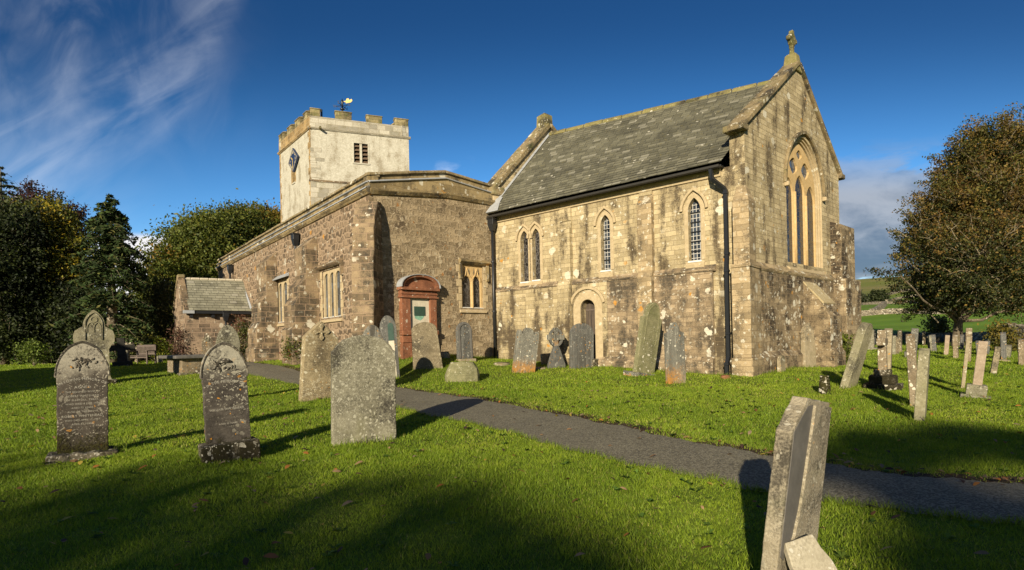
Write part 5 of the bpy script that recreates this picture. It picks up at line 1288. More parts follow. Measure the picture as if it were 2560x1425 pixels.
mb = MB(); mb.loft([[(.16*w*math.cos(a)*k, -t/2-d, h*.80+.16*w*math.sin(a)*k) for a in np.linspace(0, 2*math.pi, 14)[:-1]] for k, d in ((1.2, -.01), (1.2, .03), (.75, .03), (.7, .005))]); mb.build('carved_ring', M['hs_grey'], o, local=True)
# under the spruce
o, w, h, t = stone_at('stone_cross', 'dark stone cross on stepped base under the spruce, beside the bench', 307, 906, 845, 31, 32, 'cross', M['hs_black'], .16, -3, 0, single=False, cat='grave cross', w=1.0, Y=24.5)
lbox('base', M['hs_black'], o, -.36, .36, -.32, .32, -.1, .22, .03)
stone_at('headstone', 'pale round topped headstone half hidden behind the dark stone cross', 311, 905, 870, 30, 5, 'roundhigh', M['hs_grey'], .14, 0, 0, Y=25.6)
stone_at('headstone', 'narrow pale round topped headstone behind the wooden bench', 344, 904, 878, 15, 5, 'roundhigh', M['hs_buff2'], .12, 0, 0, Y=30.5)
stone_at('headstone', 'low grey rounded headstone in the grass between bench and chest tomb', 397, 903, 889, 18, 15, 'roundhigh', M['hs_grey'], .12, 8, 0, Y=29)
# bench
G_ = ground(357, 906); G_ = Vector((ray(357, 906).x*27.5, 27.5, 0)); G_.z = lz(G_.x, G_.y)
bn_ = thing('wooden_bench', 'weathered slatted wooden bench with arms, under the trees', 'bench', G_, R(-12))
bw = .52
def bbox(nm, x0, x1, y0, y1, z0, z1_): return lbox(nm, M['wood'], bn_, x0, x1, y0, y1, z0, z1_, .008, 0, 1)
for sx in (-1, 1):
    bbox('leg', sx*bw-.035, sx*bw+.035, -.30, -.24, 0, .62); bbox('leg', sx*bw-.035, sx*bw+.035, .20, .26, 0, .92); bbox('arm', sx*bw-.045, sx*bw+.045, -.33, .22, .62, .66)
mb = MB()
for k in range(5): mb.box((-bw, -.30+.11*k, .40), (2*bw, 0, 0), (0, .085, 0), (0, 0, .03))
mb.build('seat', M['wood'], bn_, local=True)
mb = MB(); mb.box((-bw, .20, .84), (2*bw, 0, 0), (0, .05, .012), (0, 0, .09)); mb.box((-bw, .20, .46), (2*bw, 0, 0), (0, .05, 0), (0, 0, .06))
for k in range(13): mb.box((-bw+.06+k*(2*bw-.16)/12, .21, .50), (.045, 0, 0), (0, .02, 0), (0, 0, .36))
mb.build('backrest', M['wood'], bn_, local=True)
bbox('rail', -bw, bw, -.285, -.255, .30, .37)
# chest tomb
G_ = ground(455, 938); a = R(44)
ctm = thing('chest_tomb', 'stone chest tomb with a wide dark overhanging top slab', 'chest tomb', G_, a)
lbox('chest', M['hs_brown'], ctm, .0, 1.0, .0, 2.0, -.1, .58, .02, .004)
lbox('base_slab', M['hs_plinth'], ctm, -.08, 1.08, -.08, 2.1, -.1, .07, .02, .01)
lbox('top_slab', M['slateface'], ctm, -.24, 1.24, -.22, 2.22, .58, .70, .03, .006)
# by the aisle wall
stone_at('headstone', 'round topped headstone patched with orange lichen, behind the large grey slab', 933, 930, 812, 58, 12, 'roundhigh', M['hs_orange'], .12, 0, 0, Y=15.5)
o, w, h, t = stone_at('headstone', 'dark arched headstone with recessed two tone panel, between buttress and red monument', 978, 905, 789, 42, 14, 'round', M['hs_slate'], .16, -3, 4, Y=17.6, single=False)
fr = -t/2-.012; ai = arch(-.02*w, .32*w, h*.60, h*.88-.17*w, h*.88, 8)
mb = MB(); mb.prism([(u, fr, z) for u, z in ai], (0, .02, 0)); mb.build('panel', M['bronze'], o, local=True)
lbox('panel', M['tablet'], o, -.02*w, .32*w, fr, fr+.02, .0, h*.595, .004, 0, 1)
stone_at('headstone', 'mottled brown round topped headstone leaning left, before the red monument', 1070, 921, 805, 76, 12, 'taper', M['hs_mottle'], .13, -4.5, 0)
o, w, h, t = stone_at('headstone', 'dark arched headstone with inset text panel, standing against the roughcast wall', 1163, 896, 805, 42, 36, 'round', M['hs_slate'], .14, 0, -3, Y=20.0, single=False)
fr = -t/2; ai = arch(-.35*w, .35*w, .08, h*.94-.35*w, h*.94, 10)
mb = MB(); band(mb, LW(), ai, .05, -.01, .03); mb.build('rim', M['slateface'], o, local=True)
lbox('base', M['hs_buff2'], o, -w*.55, w*.55, -.2, .12, -.1, .05)
# a rough hewn block and kerbs
def block(name, label, px, by, wpx, hpx, yaw, mat, depth, cat, top=.62, Y=None):
    G_ = ground(px, by); w = wpx*G_.y/F; h = hpx*G_.y/F; rg = random.Random(px); mb = MB(); rings = []
    for z, k in ((-.1, 1.0), (h*.30, 1.0), (h*.62, .92), (h*.9, .74), (h, top)):
        ring = []
        for i_ in range(16):
            an = 2*math.pi*i_/16; c, s_ = math.cos(an), math.sin(an); m_ = max(abs(c), abs(s_)); q = (.78+.22/m_**1.2)
            ring.append((c*q*w/2*k*1.0*rg.uniform(.96, 1.04), s_*q*depth/2*k*rg.uniform(.96, 1.04), z+rg.uniform(-.015, .015)))
        rings.append(ring)
    mb.loft(rings); o = mb.build(name, mat, None, bevel=.02, seg=2)
    o.matrix_world = Matrix.Translation(G_) @ Matrix.Rotation(R(yaw), 4, 'Z'); return tag(o, label, cat)
block('stone_block', 'squat hewn stone block with chamfered mossy corners on the lawn', 1156, 951, 88, 46, 20, M['hs_green'], .62, 'stone block', .66)
block('stone_block', 'small stacked stone block at the wall foot by the mottled headstone', 1113, 893, 22, 14, 40, M['hs_buff2'], .35, 'stone block', .9)
block('kerb_stone', 'flat pale kerb slab flush in the grass below the drainpipe', 1254, 912, 46, 6, 35, M['hs_buff2'], .4, 'kerb stone', .95)
block('kerb_stone', 'low flat kerb slab in the grass left of the wheel cross', 1345, 921, 40, 3, 40, M['hs_buff2'], .5, 'kerb stone', .95)
# red sandstone wall monument
um_ = (wX.u(1002, 800, .1)+wX.u(1089, 800, .1))/2; wm_ = abs(wX.u(1089, 800, .1)-wX.u(1002, 800, .1)); zg_ = lz(*wX.pt(um_, 0, .2).xy)
mo_ = thing('wall_monument', 'red sandstone memorial with curved pediment and pale tablet on aisle wall', 'memorial', wX.pt(um_, zg_, .0))
zt_ = lambda y: wX.z(1045, y, .15)
u0, u1 = um_-wm_/2, um_+wm_/2
ta_, tb_ = (u0+wm_*.24, u1-wm_*.20)
mb = MB(); wbox(mb, wX, u0, u1, zg_-.1, zt_(856), .0, .18); mb.build('base', M['redstone'], mo_, bevel=.015, label='lichened red base block')
mb = MB(); wbox(mb, wX, u0-.03, u1+.03, zt_(838), zt_(826), .0, .27); mb.build('base_moulding', M['redstone'], mo_, bevel=.03, seg=3)
mb = MB(); wbox(mb, wX, u0+.01, u1-.01, zt_(856), zt_(838), .0, .21); mb.build('dado', M['redstone'], mo_, bevel=.01)
mb = MB(); wbox(mb, wX, u0, ta_, zt_(826), zt_(746), .0, .20); mb.build('pilaster', M['redstone'], mo_, bevel=.012)
mb = MB(); wbox(mb, wX, tb_, u1, zt_(826), zt_(746), .0, .20); mb.build('pilaster', M['redstone'], mo_, bevel=.012)
mb = MB(); wbox(mb, wX, u0-.02, u1+.02, zt_(746), zt_(727), .0, .21); mb.build('frieze', M['redstone'], mo_, bevel=.012)
mb = MB(); wbox(mb, wX, u0-.06, u1+.06, zt_(746), zt_(742), .0, .26); wbox(mb, wX, u0-.04, u1+.04, zt_(737), zt_(734), .0, .24); mb.build('frieze_moulding', M['redstone'], mo_, bevel=.012)
mb = MB(); wbox(mb, wX, u0-.08, u1+.08, zt_(727), zt_(719.5), .0, .32); mb.build('cornice', M['redstone'], mo_, bevel=.015, seg=2)
zc0, zc1 = zt_(719.5), zt_(688); pe = [(um_+(wm_/2+.06)*math.cos(a), zc0+(zc1-zc0)*math.sin(a)**.85 if a not in (0,) else zc0) for a in np.linspace(math.pi, 0, 20)]
pe = [(u, max(z, zc0)) if isinstance(z, float) else (u, zc0) for u, z in pe]
pin = [(um_+(u-um_)*.84, zc0+(z-zc0)*.80) for u, z in pe]
mb = MB(); mb.prism([wX.pt(u, z, 0) for u, z in pin], wX.pt(0, 0, .17)-wX.pt(0, 0, 0)); mb.build('pediment', M['redstone'], mo_)
mb = MB()
rings = [[wX.pt(*a, .0), wX.pt(*a, .30), wX.pt(*b, .33), wX.pt(*b, .0)] for a, b in zip(pin, pe)]; mb.loft(rings); mb.build('pediment_moulding', M['redstone'], mo_, bevel=.012)
po = [(um_+(u-um_)*1.04, zc0+(z-zc0)*1.04) for u, z in pe]
mb = MB(); mb.loft([[wX.pt(*a, -.01), wX.pt(*a, .36), wX.pt(*b, .36), wX.pt(*b, -.01)] for a, b in zip(pe, po)]); mb.build('lead_cover', M['lead'], mo_)
mb = MB(); wbox(mb, wX, ta_, tb_, zt_(826), zt_(746), .0, .12); mb.build('tablet', M['tablet'], mo_)
pu0, pu1 = ta_+(tb_-ta_)*.22, ta_+(tb_-ta_)*.78
mb = MB(); wbox(mb, wX, pu0, pu1, zt_(789), zt_(766), .11, .145); mb.build('plaque', M['bronze'], mo_, bevel=.004)
mb = MB(); mb.poly([wX.pt(u, z, .124) for u, z in ((pu0+.02, zt_(789)), (pu1-.02, zt_(789)), (pu1-.1, zt_(796)), (pu1-.2, zt_(801)), (pu0+.1, zt_(798)), (pu0+.03, zt_(795)))]); mb.build('copper_stain', M['verdigris'], mo_)
# in front of the chancel
stone_at('headstone', 'dark three lobed headstone leaning right with orange lichened foot, before the clean wall', 1308, 932, 820, 58, 22, 'lobed', M['hs_orange'], .13, 7, 4)
o = thing('celtic_cross', 'small dark wheel headed cross with tapering shaft, by the chancel wall', 'grave cross', ground(1391, 920), R(25), GS)
s_ = ground(1391, 920).y/F; h = (920-820)*s_
mb = MB(); mb.prism([(x*s_, -.07, z*s_) for x, z in ((-25, -6), (-24, 8), (-9, 48), (-5, 56), (5, 56), (9, 48), (24, 8), (25, -6))], (0, .14, 0)); mb.build('shaft', M['hs_slate'], o, bevel=.012, seg=2, local=True)
mb = MB(); c = 76*s_; Ro, Ri = 20*s_, 14.5*s_
mb.loft([[(Ro*math.cos(a), -.05, c+Ro*1.15*math.sin(a)), (Ro*math.cos(a), .05, c+Ro*1.15*math.sin(a)), (Ri*math.cos(a), .05, c+Ri*1.15*math.sin(a)), (Ri*math.cos(a), -.05, c+Ri*1.15*math.sin(a))] for a in np.linspace(0, 2*math.pi, 33)], caps=False)
mb.build('wheel_ring', M['hs_slate'], o, bevel=.006, local=True)
q = [(-6, -24), (-4.5, -6), (-23, -6), (-23, 8), (-5, 8), (-6.5, 25), (6.5, 25), (5, 8), (23, 8), (23, -6), (4.5, -6), (6, -24)]
mb = MB(); mb.prism([(x*s_, -.065, c+z*s_) for x, z in q], (0, .13, 0)); mb.build('cross_arms', M['hs_orange'], o, bevel=.012, seg=2, local=True)
stone_at('headstone', 'small grey slab leaning on the chancel wall behind the wheel cross', 1365, 918, 884, 24, 40, 'slab', M['hs_buff2'], .08, 0, -6, Y=20.6)
stone_at('headstone', 'broad dark round topped headstone hiding the foot of the arched doorway', 1454, 920, 808, 62, 24, 'round', M['hs_slate'], .15, 1.5, 0)
o, w, h, t = stone_at('headstone', 'tallest green filmed headstone with sunken arched panel, leaning right before the chancel', 1608, 936, 757, 56, 33, 'shoulder', M['hs_green'], .16, 7, 6, single=False)
fr = -t/2; ai = arch(-.30*w, .30*w, h*.42, h*.80, h*.96, 10)
mb = MB(); band(mb, LW(), ai, .03, -.01, .016); mb.build('rim', M['hs_green'], o, local=True)
lbox('base', M['hs_orange'], o, -w*.78, w*.78, -.30, .24, -.1, .05, .02, .012)
stone_at('headstone', 'slate headstone with ogee top and bright orange lichen across its lower half', 1690, 958, 806, 52, 26, 'ogee', M['hs_orange'], .13, -1.5, 0)
block('kerb_stone', 'reddish stone at the foot of the square downpipe', 1814, 946, 30, 8, 30, M['redstone'], .2, 'stone block', .9)
# east end
stone_at('headstone', 'small pale rounded stone tucked against the corner buttress foot', 1953, 922, 888, 22, 45, 'roundhigh', M['hs_buff2'], .12, 0, 0, Y=17.2)
stone_at('headstone', 'pale slab with pyramid top leaning against the east wall', 2022, 914, 806, 40, 30, 'pyramid', M['hs_buff2'], .16, 6, -5, Y=18.7)
stone_at('headstone', 'tall pale green slab leaning hard right, off the church east corner', 2120, 968, 808, 44, 38, 'taper', M['hs_olive'], .17, 7, 14)
block('mossy_stump', 'short broken stone stump capped with moss, on the lawn by the east wall', 2062, 985, 27, 46, 40, M['hs_plinth'], .22, 'broken headstone', .8)
o = thing('stone_cross', 'grey stone cross on three rough steps, seen edge on, east lawn', 'grave cross', ground(2208, 972), R(52), GS)
Yc = ground(2208, 972).y; s_ = Yc/F
lbox('step', M['hs_plinth'], o, -.42, .42, -.36, .36, -.08, 13*s_, .02, .012); lbox('step', M['hs_plinth'], o, -.30, .30, -.26, .26, 13*s_, 34*s_, .02, .012); lbox('step', M['hs_plinth'], o, -.2, .2, -.17, .17, 34*s_, 48*s_, .02, .012)
mb = MB(); Hc = 147*s_; mb.prism([(x, -.085, z) for x, z in ((-.13, 46*s_), (-.10, Hc*.74), (-.34, Hc*.74), (-.34, Hc*.86), (-.10, Hc*.86), (-.10, Hc), (.10, Hc), (.10, Hc*.86), (.34, Hc*.86), (.34, Hc*.74), (.10, Hc*.74), (.13, 46*s_))], (0, .17, 0)); mb.build('cross', M['hs_brown'], o, bevel=.015, seg=2, local=True)
stone_at('headstone', 'pale lichened pointed slab just behind the stepped cross', 2217, 930, 821, 18, 50, 'gothic', M['hs_buff2'], .20, 0, 3, w=.75)
stone_at('headstone', 'slim pointed slab with rusty lichened foot, behind the dark pair', 2279, 928, 821, 20, 52, 'gothic', M['hs_orange'], .17, 0, 5, w=.75)
stone_at('headstone', 'dark slate slab of the close pair on the east lawn, the taller', 2287, 1012, 834, 20, 54, 'round', M['hs_brown'], .14, 0, -2, w=.62)
stone_at('headstone', 'grey green round edged slab of the close pair, leaning right, the nearer', 2300, 1048, 870, 24, 50, 'roundhigh', M['hs_olive'], .14, 0, 4, w=.60)
stone_at('headstone', 'thin pale slab seen edge on, half sunlit, left of the pink pillar', 2407, 968, 841, 10, 55, 'slab', M['hs_buff2'], .07, 0, 6, w=.5)
o, w, h, t = stone_at('pillar_headstone', 'tall pinkish square pillar leaning right on a grey block base', 2439, 992, 853, 20, 56, 'slab', M['hs_pink'], .15, 0, 7, w=.18, single=False, cat='grave pillar', sunk=0)
lbox('base', M['hs_grey'], o, -.17, .17, -.16, .16, -.05, 31*ground(2439, 992).y/F, .02, .004); lbox('plinth', M['hs_grey'], o, -.24, .24, -.24, .24, -.1, .04, .015)
stone_at('headstone', 'short mottled slab leaning right behind the pink pillar', 2483, 933, 867, 12, 58, 'slab', M['hs_buff2'], .13, 0, 9, w=.5)
o, w, h, t = stone_at('stone_cross', 'tall slim dark cross on the shaded lawn behind the thin edge on slab', 2419, 904, 820, 12, 58, 'cross', M['hs_brown'], .18, 0, 3, w=.6, cat='grave cross')
stone_at('headstone', 'dark slate slab standing in front of the yellow shrub', 2509, 899, 830, 10, 58, 'round', M['hs_slate'], .16, 0, 0, w=.7)
block('kerb_stone', 'pale flat kerb before the slate slab at the yellow shrub', 2508, 903, 16, 4, 30, M['hs_buff2'], .4, 'kerb stone', .95)
stone_at('headstone', 'dark lichened slab at the right edge by the field wall', 2553, 911, 848, 9, 58, 'round', M['hs_brown'], .14, 0, 0, w=.7)
o, w, h, t = stone_at('headstone', 'grey slab standing on a flat ledger stone, left of the stepped cross', 2178, 872, 824, 9, 50, 'slab', M['hs_grey'], .30, 0, 0, w=.7, single=False)
lbox('ledger', M['hs_grey'], o, -.9, .9, -.75, .75, -.05, .07, .02)
for lab, px, by, ty, wp, mat in (('dark pointed slab in the cluster behind the stepped cross, tallest of the four', 2250, 880, 825, 9, 'hs_brown'), ('grey slab at the left of the cluster behind the stepped cross', 2234, 886, 839, 7, 'hs_grey'),
        ('brown slab second in the cluster behind the stepped cross', 2243, 886, 842, 6, 'hs_mottle'), ('small orange lichened stone behind the rusty footed slab', 2268, 892, 878, 5, 'hs_orange'),
        ('dark slab just behind the grey slab on the ledger stone', 2184, 864, 826, 5, 'hs_slate'), ('slim rust brown slab in mid lawn, upright, left of the tree trunk', 2365, 887, 838, 6, 'hs_pink'),
        ('brown slab leaning slightly at the shaded trunk foot', 2390, 894, 836, 6, 'hs_brown'), ('narrow grey slab directly before the big tree trunk', 2386, 864, 836, 4, 'hs_grey'), ('dark slab tilted left beside the big tree trunk', 2404, 872, 836, 5, 'hs_slate'),
        ('dark slab peeping out left of the pink pillar', 2449, 888, 851, 5, 'hs_slate'), ('dark slab peeping out right of the pink pillar', 2467, 886, 852, 5, 'hs_slate'), ('grey slab low behind the slate slab at the shrub', 2519, 895, 862, 5, 'hs_grey'),
        ('palest of the three slim slabs in a row on the shaded lawn', 2325, 876, 841, 5, 'hs_buff2'), ('middle of the three slim slabs in a row on the shaded lawn', 2331, 877, 837, 5, 'hs_grey'), ('bluish right hand one of three slim slabs on the shaded lawn', 2337, 879, 836, 4, 'hs_slate'),
        ('brown leaning slab at the left of the far dark row', 2310, 864, 828, 4, 'hs_brown')):
    stone_at('headstone', lab, px, by, ty, wp, 52+random.uniform(-4, 4), random.choice(['round', 'slab', 'gothic']), M[mat], .16, 0, random.uniform(-4, 6), w=.65)
base_far = None
for k, (px, ty, wp) in enumerate(((2160, 840, 5), (2166, 842, 4), (2171, 838, 4), (2193, 834, 4), (2199, 837, 3), (2267, 838, 4), (2273, 838, 4), (2298, 836, 3), (2305, 832, 3), (2317, 840, 3), (2345, 838, 3), (2350, 834, 4), (2356, 838, 3), (2320, 842, 3), (2372, 840, 3), (2378, 842, 3))):
    by = 858+2*math.sin(k*2.1)
    o, *_ = stone_at('headstone', 'small dark headstone in the distant crowd before the field wall', px, by, ty, wp, 50, ('round', 'slab')[k % 2], M[('hs_slate', 'hs_brown', 'hs_grey')[k % 3]], .2, 0, random.uniform(-5, 5), w=.7, group='distant headstones before the field wall', Y=41+1.2*math.sin(k*1.7))
# foreground right: thick slab with a dark slate face, and the piece that has come away from it
Yf = 3.25; xr = ray(1975, 1425).x*Yf; G_ = Vector((xr-.04, Yf, lz(xr, Yf)))
fg = thing('headstone', 'nearest leaning slab with dark flaked slate face and chamfered top', 'headstone', G_, R(44), GS, (R(5), R(6.5)))
wq, hq, tq = .58, 1.16, .085
pts = [(x*wq, z*(hq+.2)-.2) for x, z in outl('chamfer')]
body('slab', pts, tq, M['hs_near'], fg, random.Random(5), .007, amp=.007)
fp = [(-.455, .26), (-.455, .84), (-.16, .965), (-.02, .97), (-.035, .86), (-.07, .70), (-.10, .55), (-.14, .44), (-.20, .34), (-.30, .27), (-.37, .235)]
fp = [(x*wq, z*hq) for x, z in fp]
mb = MB(); mb.prism([(x, -tq/2-.004, z) for x, z in rough(fp+fp[:1], .05, .002, random.Random(3))[:-1]], (0, .006, 0)); mb.build('slate_face', M['slateface'], fg, local=True, label='smooth dark inner slate face')
lay = [(x*wq, z*hq) for x, z in ((-.02, .97), (.47, .965), (.485, -.05), (-.10, .17), (-.28, .265), (-.20, .34), (-.14, .44), (-.10, .55), (-.07, .70), (-.035, .86))]
mb = MB(); mb.prism([(x, -tq/2-.018, z) for x, z in rough(lay+lay[:1], .04, .004, random.Random(9))[:-1]], (0, .020, 0)); mb.build('outer_layer', M['hs_near'], fg, bevel=.004, local=True)
M['flake'] = stone('pale flaked slab', (.34, .30, .215), (.42, .375, .275), 'OBJ', None, dk=.25, dkthr=.57, white=.12, wsc=40, wcol=(.55, .52, .43), bump=.35, fine=60)
top_l, top_m, top_r = P(1964, 1357, 3.06), P(2000, 1345, 3.08), P(2031, 1335, 3.11)
low_r, low_l = P(2165, 1530, 2.98), P(2040, 1560, 2.86); low_r.z = min(low_r.z, lz(*low_r.xy)-.02); low_l.z = min(low_l.z, lz(*low_l.xy)-.02)
mid_r = top_r.lerp(low_r, .40)+Vector((.015, 0, .01)); mid_l = top_l.lerp(low_l, .5)+Vector((-.008, 0, .0))
rgf = random.Random(4); loop_ = [top_l, top_m, top_r, mid_r, low_r, low_l, mid_l]; ring = []
for a_, b_ in zip(loop_, loop_[1:]+loop_[:1]):
    k = max(2, int((b_-a_).length/.035)); ring += [a_.lerp(b_, q/k)+Vector((rgf.uniform(-1, 1), 0, rgf.uniform(-1, 1)))*.004*(q > 0) for q in range(k)]
nf = (top_r-top_l).cross(low_l-top_l).normalized(); nf = -nf if nf.y < 0 else nf
mb = MB(); mb.prism(ring, nf*.035)
tag(mb.build('stone_fragment', M['flake'], None, bevel=.003), 'broken flat slab piece propped against the nearest leaning headstone', 'stone fragment')
# ------------------------------------------------------------------ trees, shrubs, grass
def leafquads(cent, size, asp=.55, up=0.0, seed=0, fold=False):
    """leaf-sized rhombs at the given points, turned every way"""
    rg = np.random.default_rng(seed); n = len(cent)
    d = rg.standard_normal((n, 3)); d[:, 2] = d[:, 2]*(1-up)-up*.4; d /= np.linalg.norm(d, axis=1)[:, None]
    e = np.cross(d, rg.standard_normal((n, 3))); e /= np.linalg.norm(e, axis=1)[:, None]+1e-9
    s = (size*rg.uniform(.65, 1.35, n))[:, None]
    V = np.stack([cent-d*s, cent+e*s*asp, cent+d*s, cent-e*s*asp], 1).reshape(-1, 3)
    return V, np.arange(4*n).reshape(n, 4)
def tints(n, cols, wts, per=4, seed=0, jit=.22, grp=None):
    rg = np.random.default_rng(seed); cols = np.array(cols)
    idx = rg.choice(len(cols), n, p=np.array(wts)/sum(wts)) if grp is None else grp
    c = cols[idx]*rg.uniform(1-jit, 1+jit, (n, 1)); c = np.clip(c*rg.uniform(.93, 1.07, (n, 3)), 0, 1)
    return np.repeat(c, per, 0)
def limb(mb, a, b, r0, r1, rg, sag=.0, n=5, wig=.06):
    a, b = Vector(a), Vector(b); L = (b-a).length; pts = []
    for k in range(n+1):
        f = k/n; p = a.lerp(b, f)+Vector((0, 0, -sag*L*math.sin(f*math.pi)))
        if 0 < k < n: p += Vector((rg.uniform(-1, 1), rg.uniform(-1, 1), rg.uniform(-1, 1)))*wig*L*.5
        pts.append(p)
    mb.tube(pts, [r0+(r1-r0)*k/n for k in range(n+1)], 6); return pts
def broadleaf(name, label, base, lobes, Y, cols, wts, nleaf, lsize, seed, trunk_r=.3, clump=38, cr=.5, group=None, twigs=True, cat='tree', bark='bark', shell=(.55, 1.0), gap=0.0, trunk_top=.45, zmin=.3, twigmat=None, ntw=2, shoots=0, shl=1.0, spray=0.0, lowcols=None, lowz=0):
    """lobes: (px, py, rx, ry[, dY]) ellipses of crown in the view at depth Y: each becomes a solid lobe"""
    rg = random.Random(seed); nr = np.random.default_rng(seed)
    B = Vector(base); o = thing(name, label, cat, B, 0, group)
    L = []
    for lb in lobes:
        px, py, rx, ry = lb[:4]; dy = lb[4] if len(lb) > 4 else 0
        c = P(px, py, Y+dy); k = (Y+dy)/F; L.append((c, rx*k, max(ry*k, .3)))
    vol = np.array([rx*ry*min(rx, ry)**.6 for c, rx, ry in L]); nc = max(3, int(nleaf/clump)); pts = []; cc = []
    mb = MB(); top = sum((c*1.0 for c, _, _ in L), Vector())/len(L)
    tt = B.lerp(Vector((top.x*.5+B.x*.5, top.y*.5+B.y*.5, top.z)), trunk_top); tt.z = B.z+(top.z-B.z)*trunk_top
    mb.tube([B+Vector((0, 0, -.2)), B+Vector((0, 0, .4)), B.lerp(tt, .5)+Vector((rg.uniform(-.1, .1), 0, 0)), tt], [trunk_r*1.5, trunk_r*1.08, trunk_r*.9, trunk_r*.7], 10)
    tw = MB()
    for (c, rx, ry), v in zip(L, vol/vol.sum()):
        if twigs: lp_ = limb(mb, tt.lerp(B, rg.uniform(0, .4)), c, trunk_r*.42, trunk_r*.12, rg, .04)
        k = max(2, int(nc*v))
        d = nr.standard_normal((k, 3)); d /= np.linalg.norm(d, axis=1)[:, None]; rr_ = nr.uniform(*shell, k)[:, None]
        ctr = np.array(c)+d*rr_*np.array([rx, (rx+ry)*.45, ry]); ctr = ctr[ctr[:, 2] > B.z+zmin]
        for q in ctr:
            m_ = int(clump*nr.uniform(.6, 1.4)); cl = nr.standard_normal((m_, 3))*np.array([cr, cr, cr*.55])*nr.uniform(.6, 1.2)
            if spray:                                    # leaves fan out along a twig that grows up and away
                dv_ = (q-np.array(c))/np.array([rx, (rx+ry)*.45, ry]); dv_ = dv_/(np.linalg.norm(dv_)+1e-6)+np.array([0, 0, .35])+nr.standard_normal(3)*.35; dv_ /= np.linalg.norm(dv_)
                t_ = nr.uniform(-.6, 1, m_)[:, None]; wd_ = (.50-.34*np.abs(t_))*spray*.62
                cl = dv_*t_*spray+nr.standard_normal((m_, 3))*wd_*np.array([1, 1, .45])
                if rg.random() < .40: limb(tw, q-dv_*spray*1.3, q+dv_*spray*.95, .030*spray, .008, rg, 0, 3, .10)
            pts.append(q+cl); cc.append(np.full(m_, len(cc)))
            if twigs and rg.random() < .30:
                for _ in range(ntw): limb(tw, c.lerp(Vector(q), .25), Vector(q)+Vector((rg.gauss(0, cr*.5), rg.gauss(0, cr*.5), rg.gauss(0, cr*.4))), trunk_r*.085, .010, rg, 0, 3, .12)
    for _ in range(shoots):                              # sprays that break the outline
        c, rx, ry = L[nr.choice(len(L), p=vol/vol.sum())]
        d = Vector((rg.gauss(0, 1), rg.gauss(0, .7)-.25, rg.gauss(.45, .8))).normalized()
        a = c+Vector((d.x*rx*.55, d.y*rx*.5, d.z*ry*.55)); b = c+Vector((d.x*rx, d.y*rx*.9, d.z*ry))*rg.uniform(.98, 1.10)+d*rg.uniform(.3, 1.0)*shl+Vector((0, 0, .25*shl))
        pth = limb(tw, a, b, .045*shl, .008, rg, -.06, 4, .10)
        for s_ in range(3):
            q0 = Vector(pth[1+s_]); limb(tw, q0, q0.lerp(b, .6)+Vector((rg.gauss(0, .35), rg.gauss(0, .35), rg.gauss(.1, .25)))*shl, .018*shl, .005, rg, 0, 2, .1)
        t_ = nr.uniform(.35, 1.05, 54); q = np.array(a)+(np.array(b)-np.array(a))*t_[:, None]+nr.standard_normal((54, 3))*.20*shl
        pts.append(q); cc.append(np.full(54, len(cc)))
    pts = np.vstack(pts); ci = np.concatenate(cc); ok = pts[:, 2] > B.z+.05; pts, ci = pts[ok], ci[ok]
    V, Fq = leafquads(pts, lsize, seed=seed)
    cw = nr.choice(len(cols), ci.max()+1, p=np.array(wts)/sum(wts)); own = nr.choice(len(cols), len(pts), p=np.array(wts)/sum(wts))
    gi = np.where(nr.random(len(pts)) < .82, cw[ci], own)
    tn_ = tints(len(pts), cols, wts, 4, seed, .2, gi)*np.repeat(nr.uniform(.72, 1.25, ci.max()+1)[ci], 4)[:, None]
    if lowcols:                                         # lower boughs still green, and darkened to stand for shade inside the crown
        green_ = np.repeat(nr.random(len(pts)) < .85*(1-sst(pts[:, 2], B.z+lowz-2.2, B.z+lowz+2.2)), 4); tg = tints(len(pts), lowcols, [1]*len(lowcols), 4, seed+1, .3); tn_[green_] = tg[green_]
    bulk('crown', V, Fq, M['leaf'], tn_, o)
    mb.build('trunk', M[bark], o, smooth=True)
    if tw.v: tw.build('branches', M[twigmat or bark], o, smooth=True, weld=False)
    return o
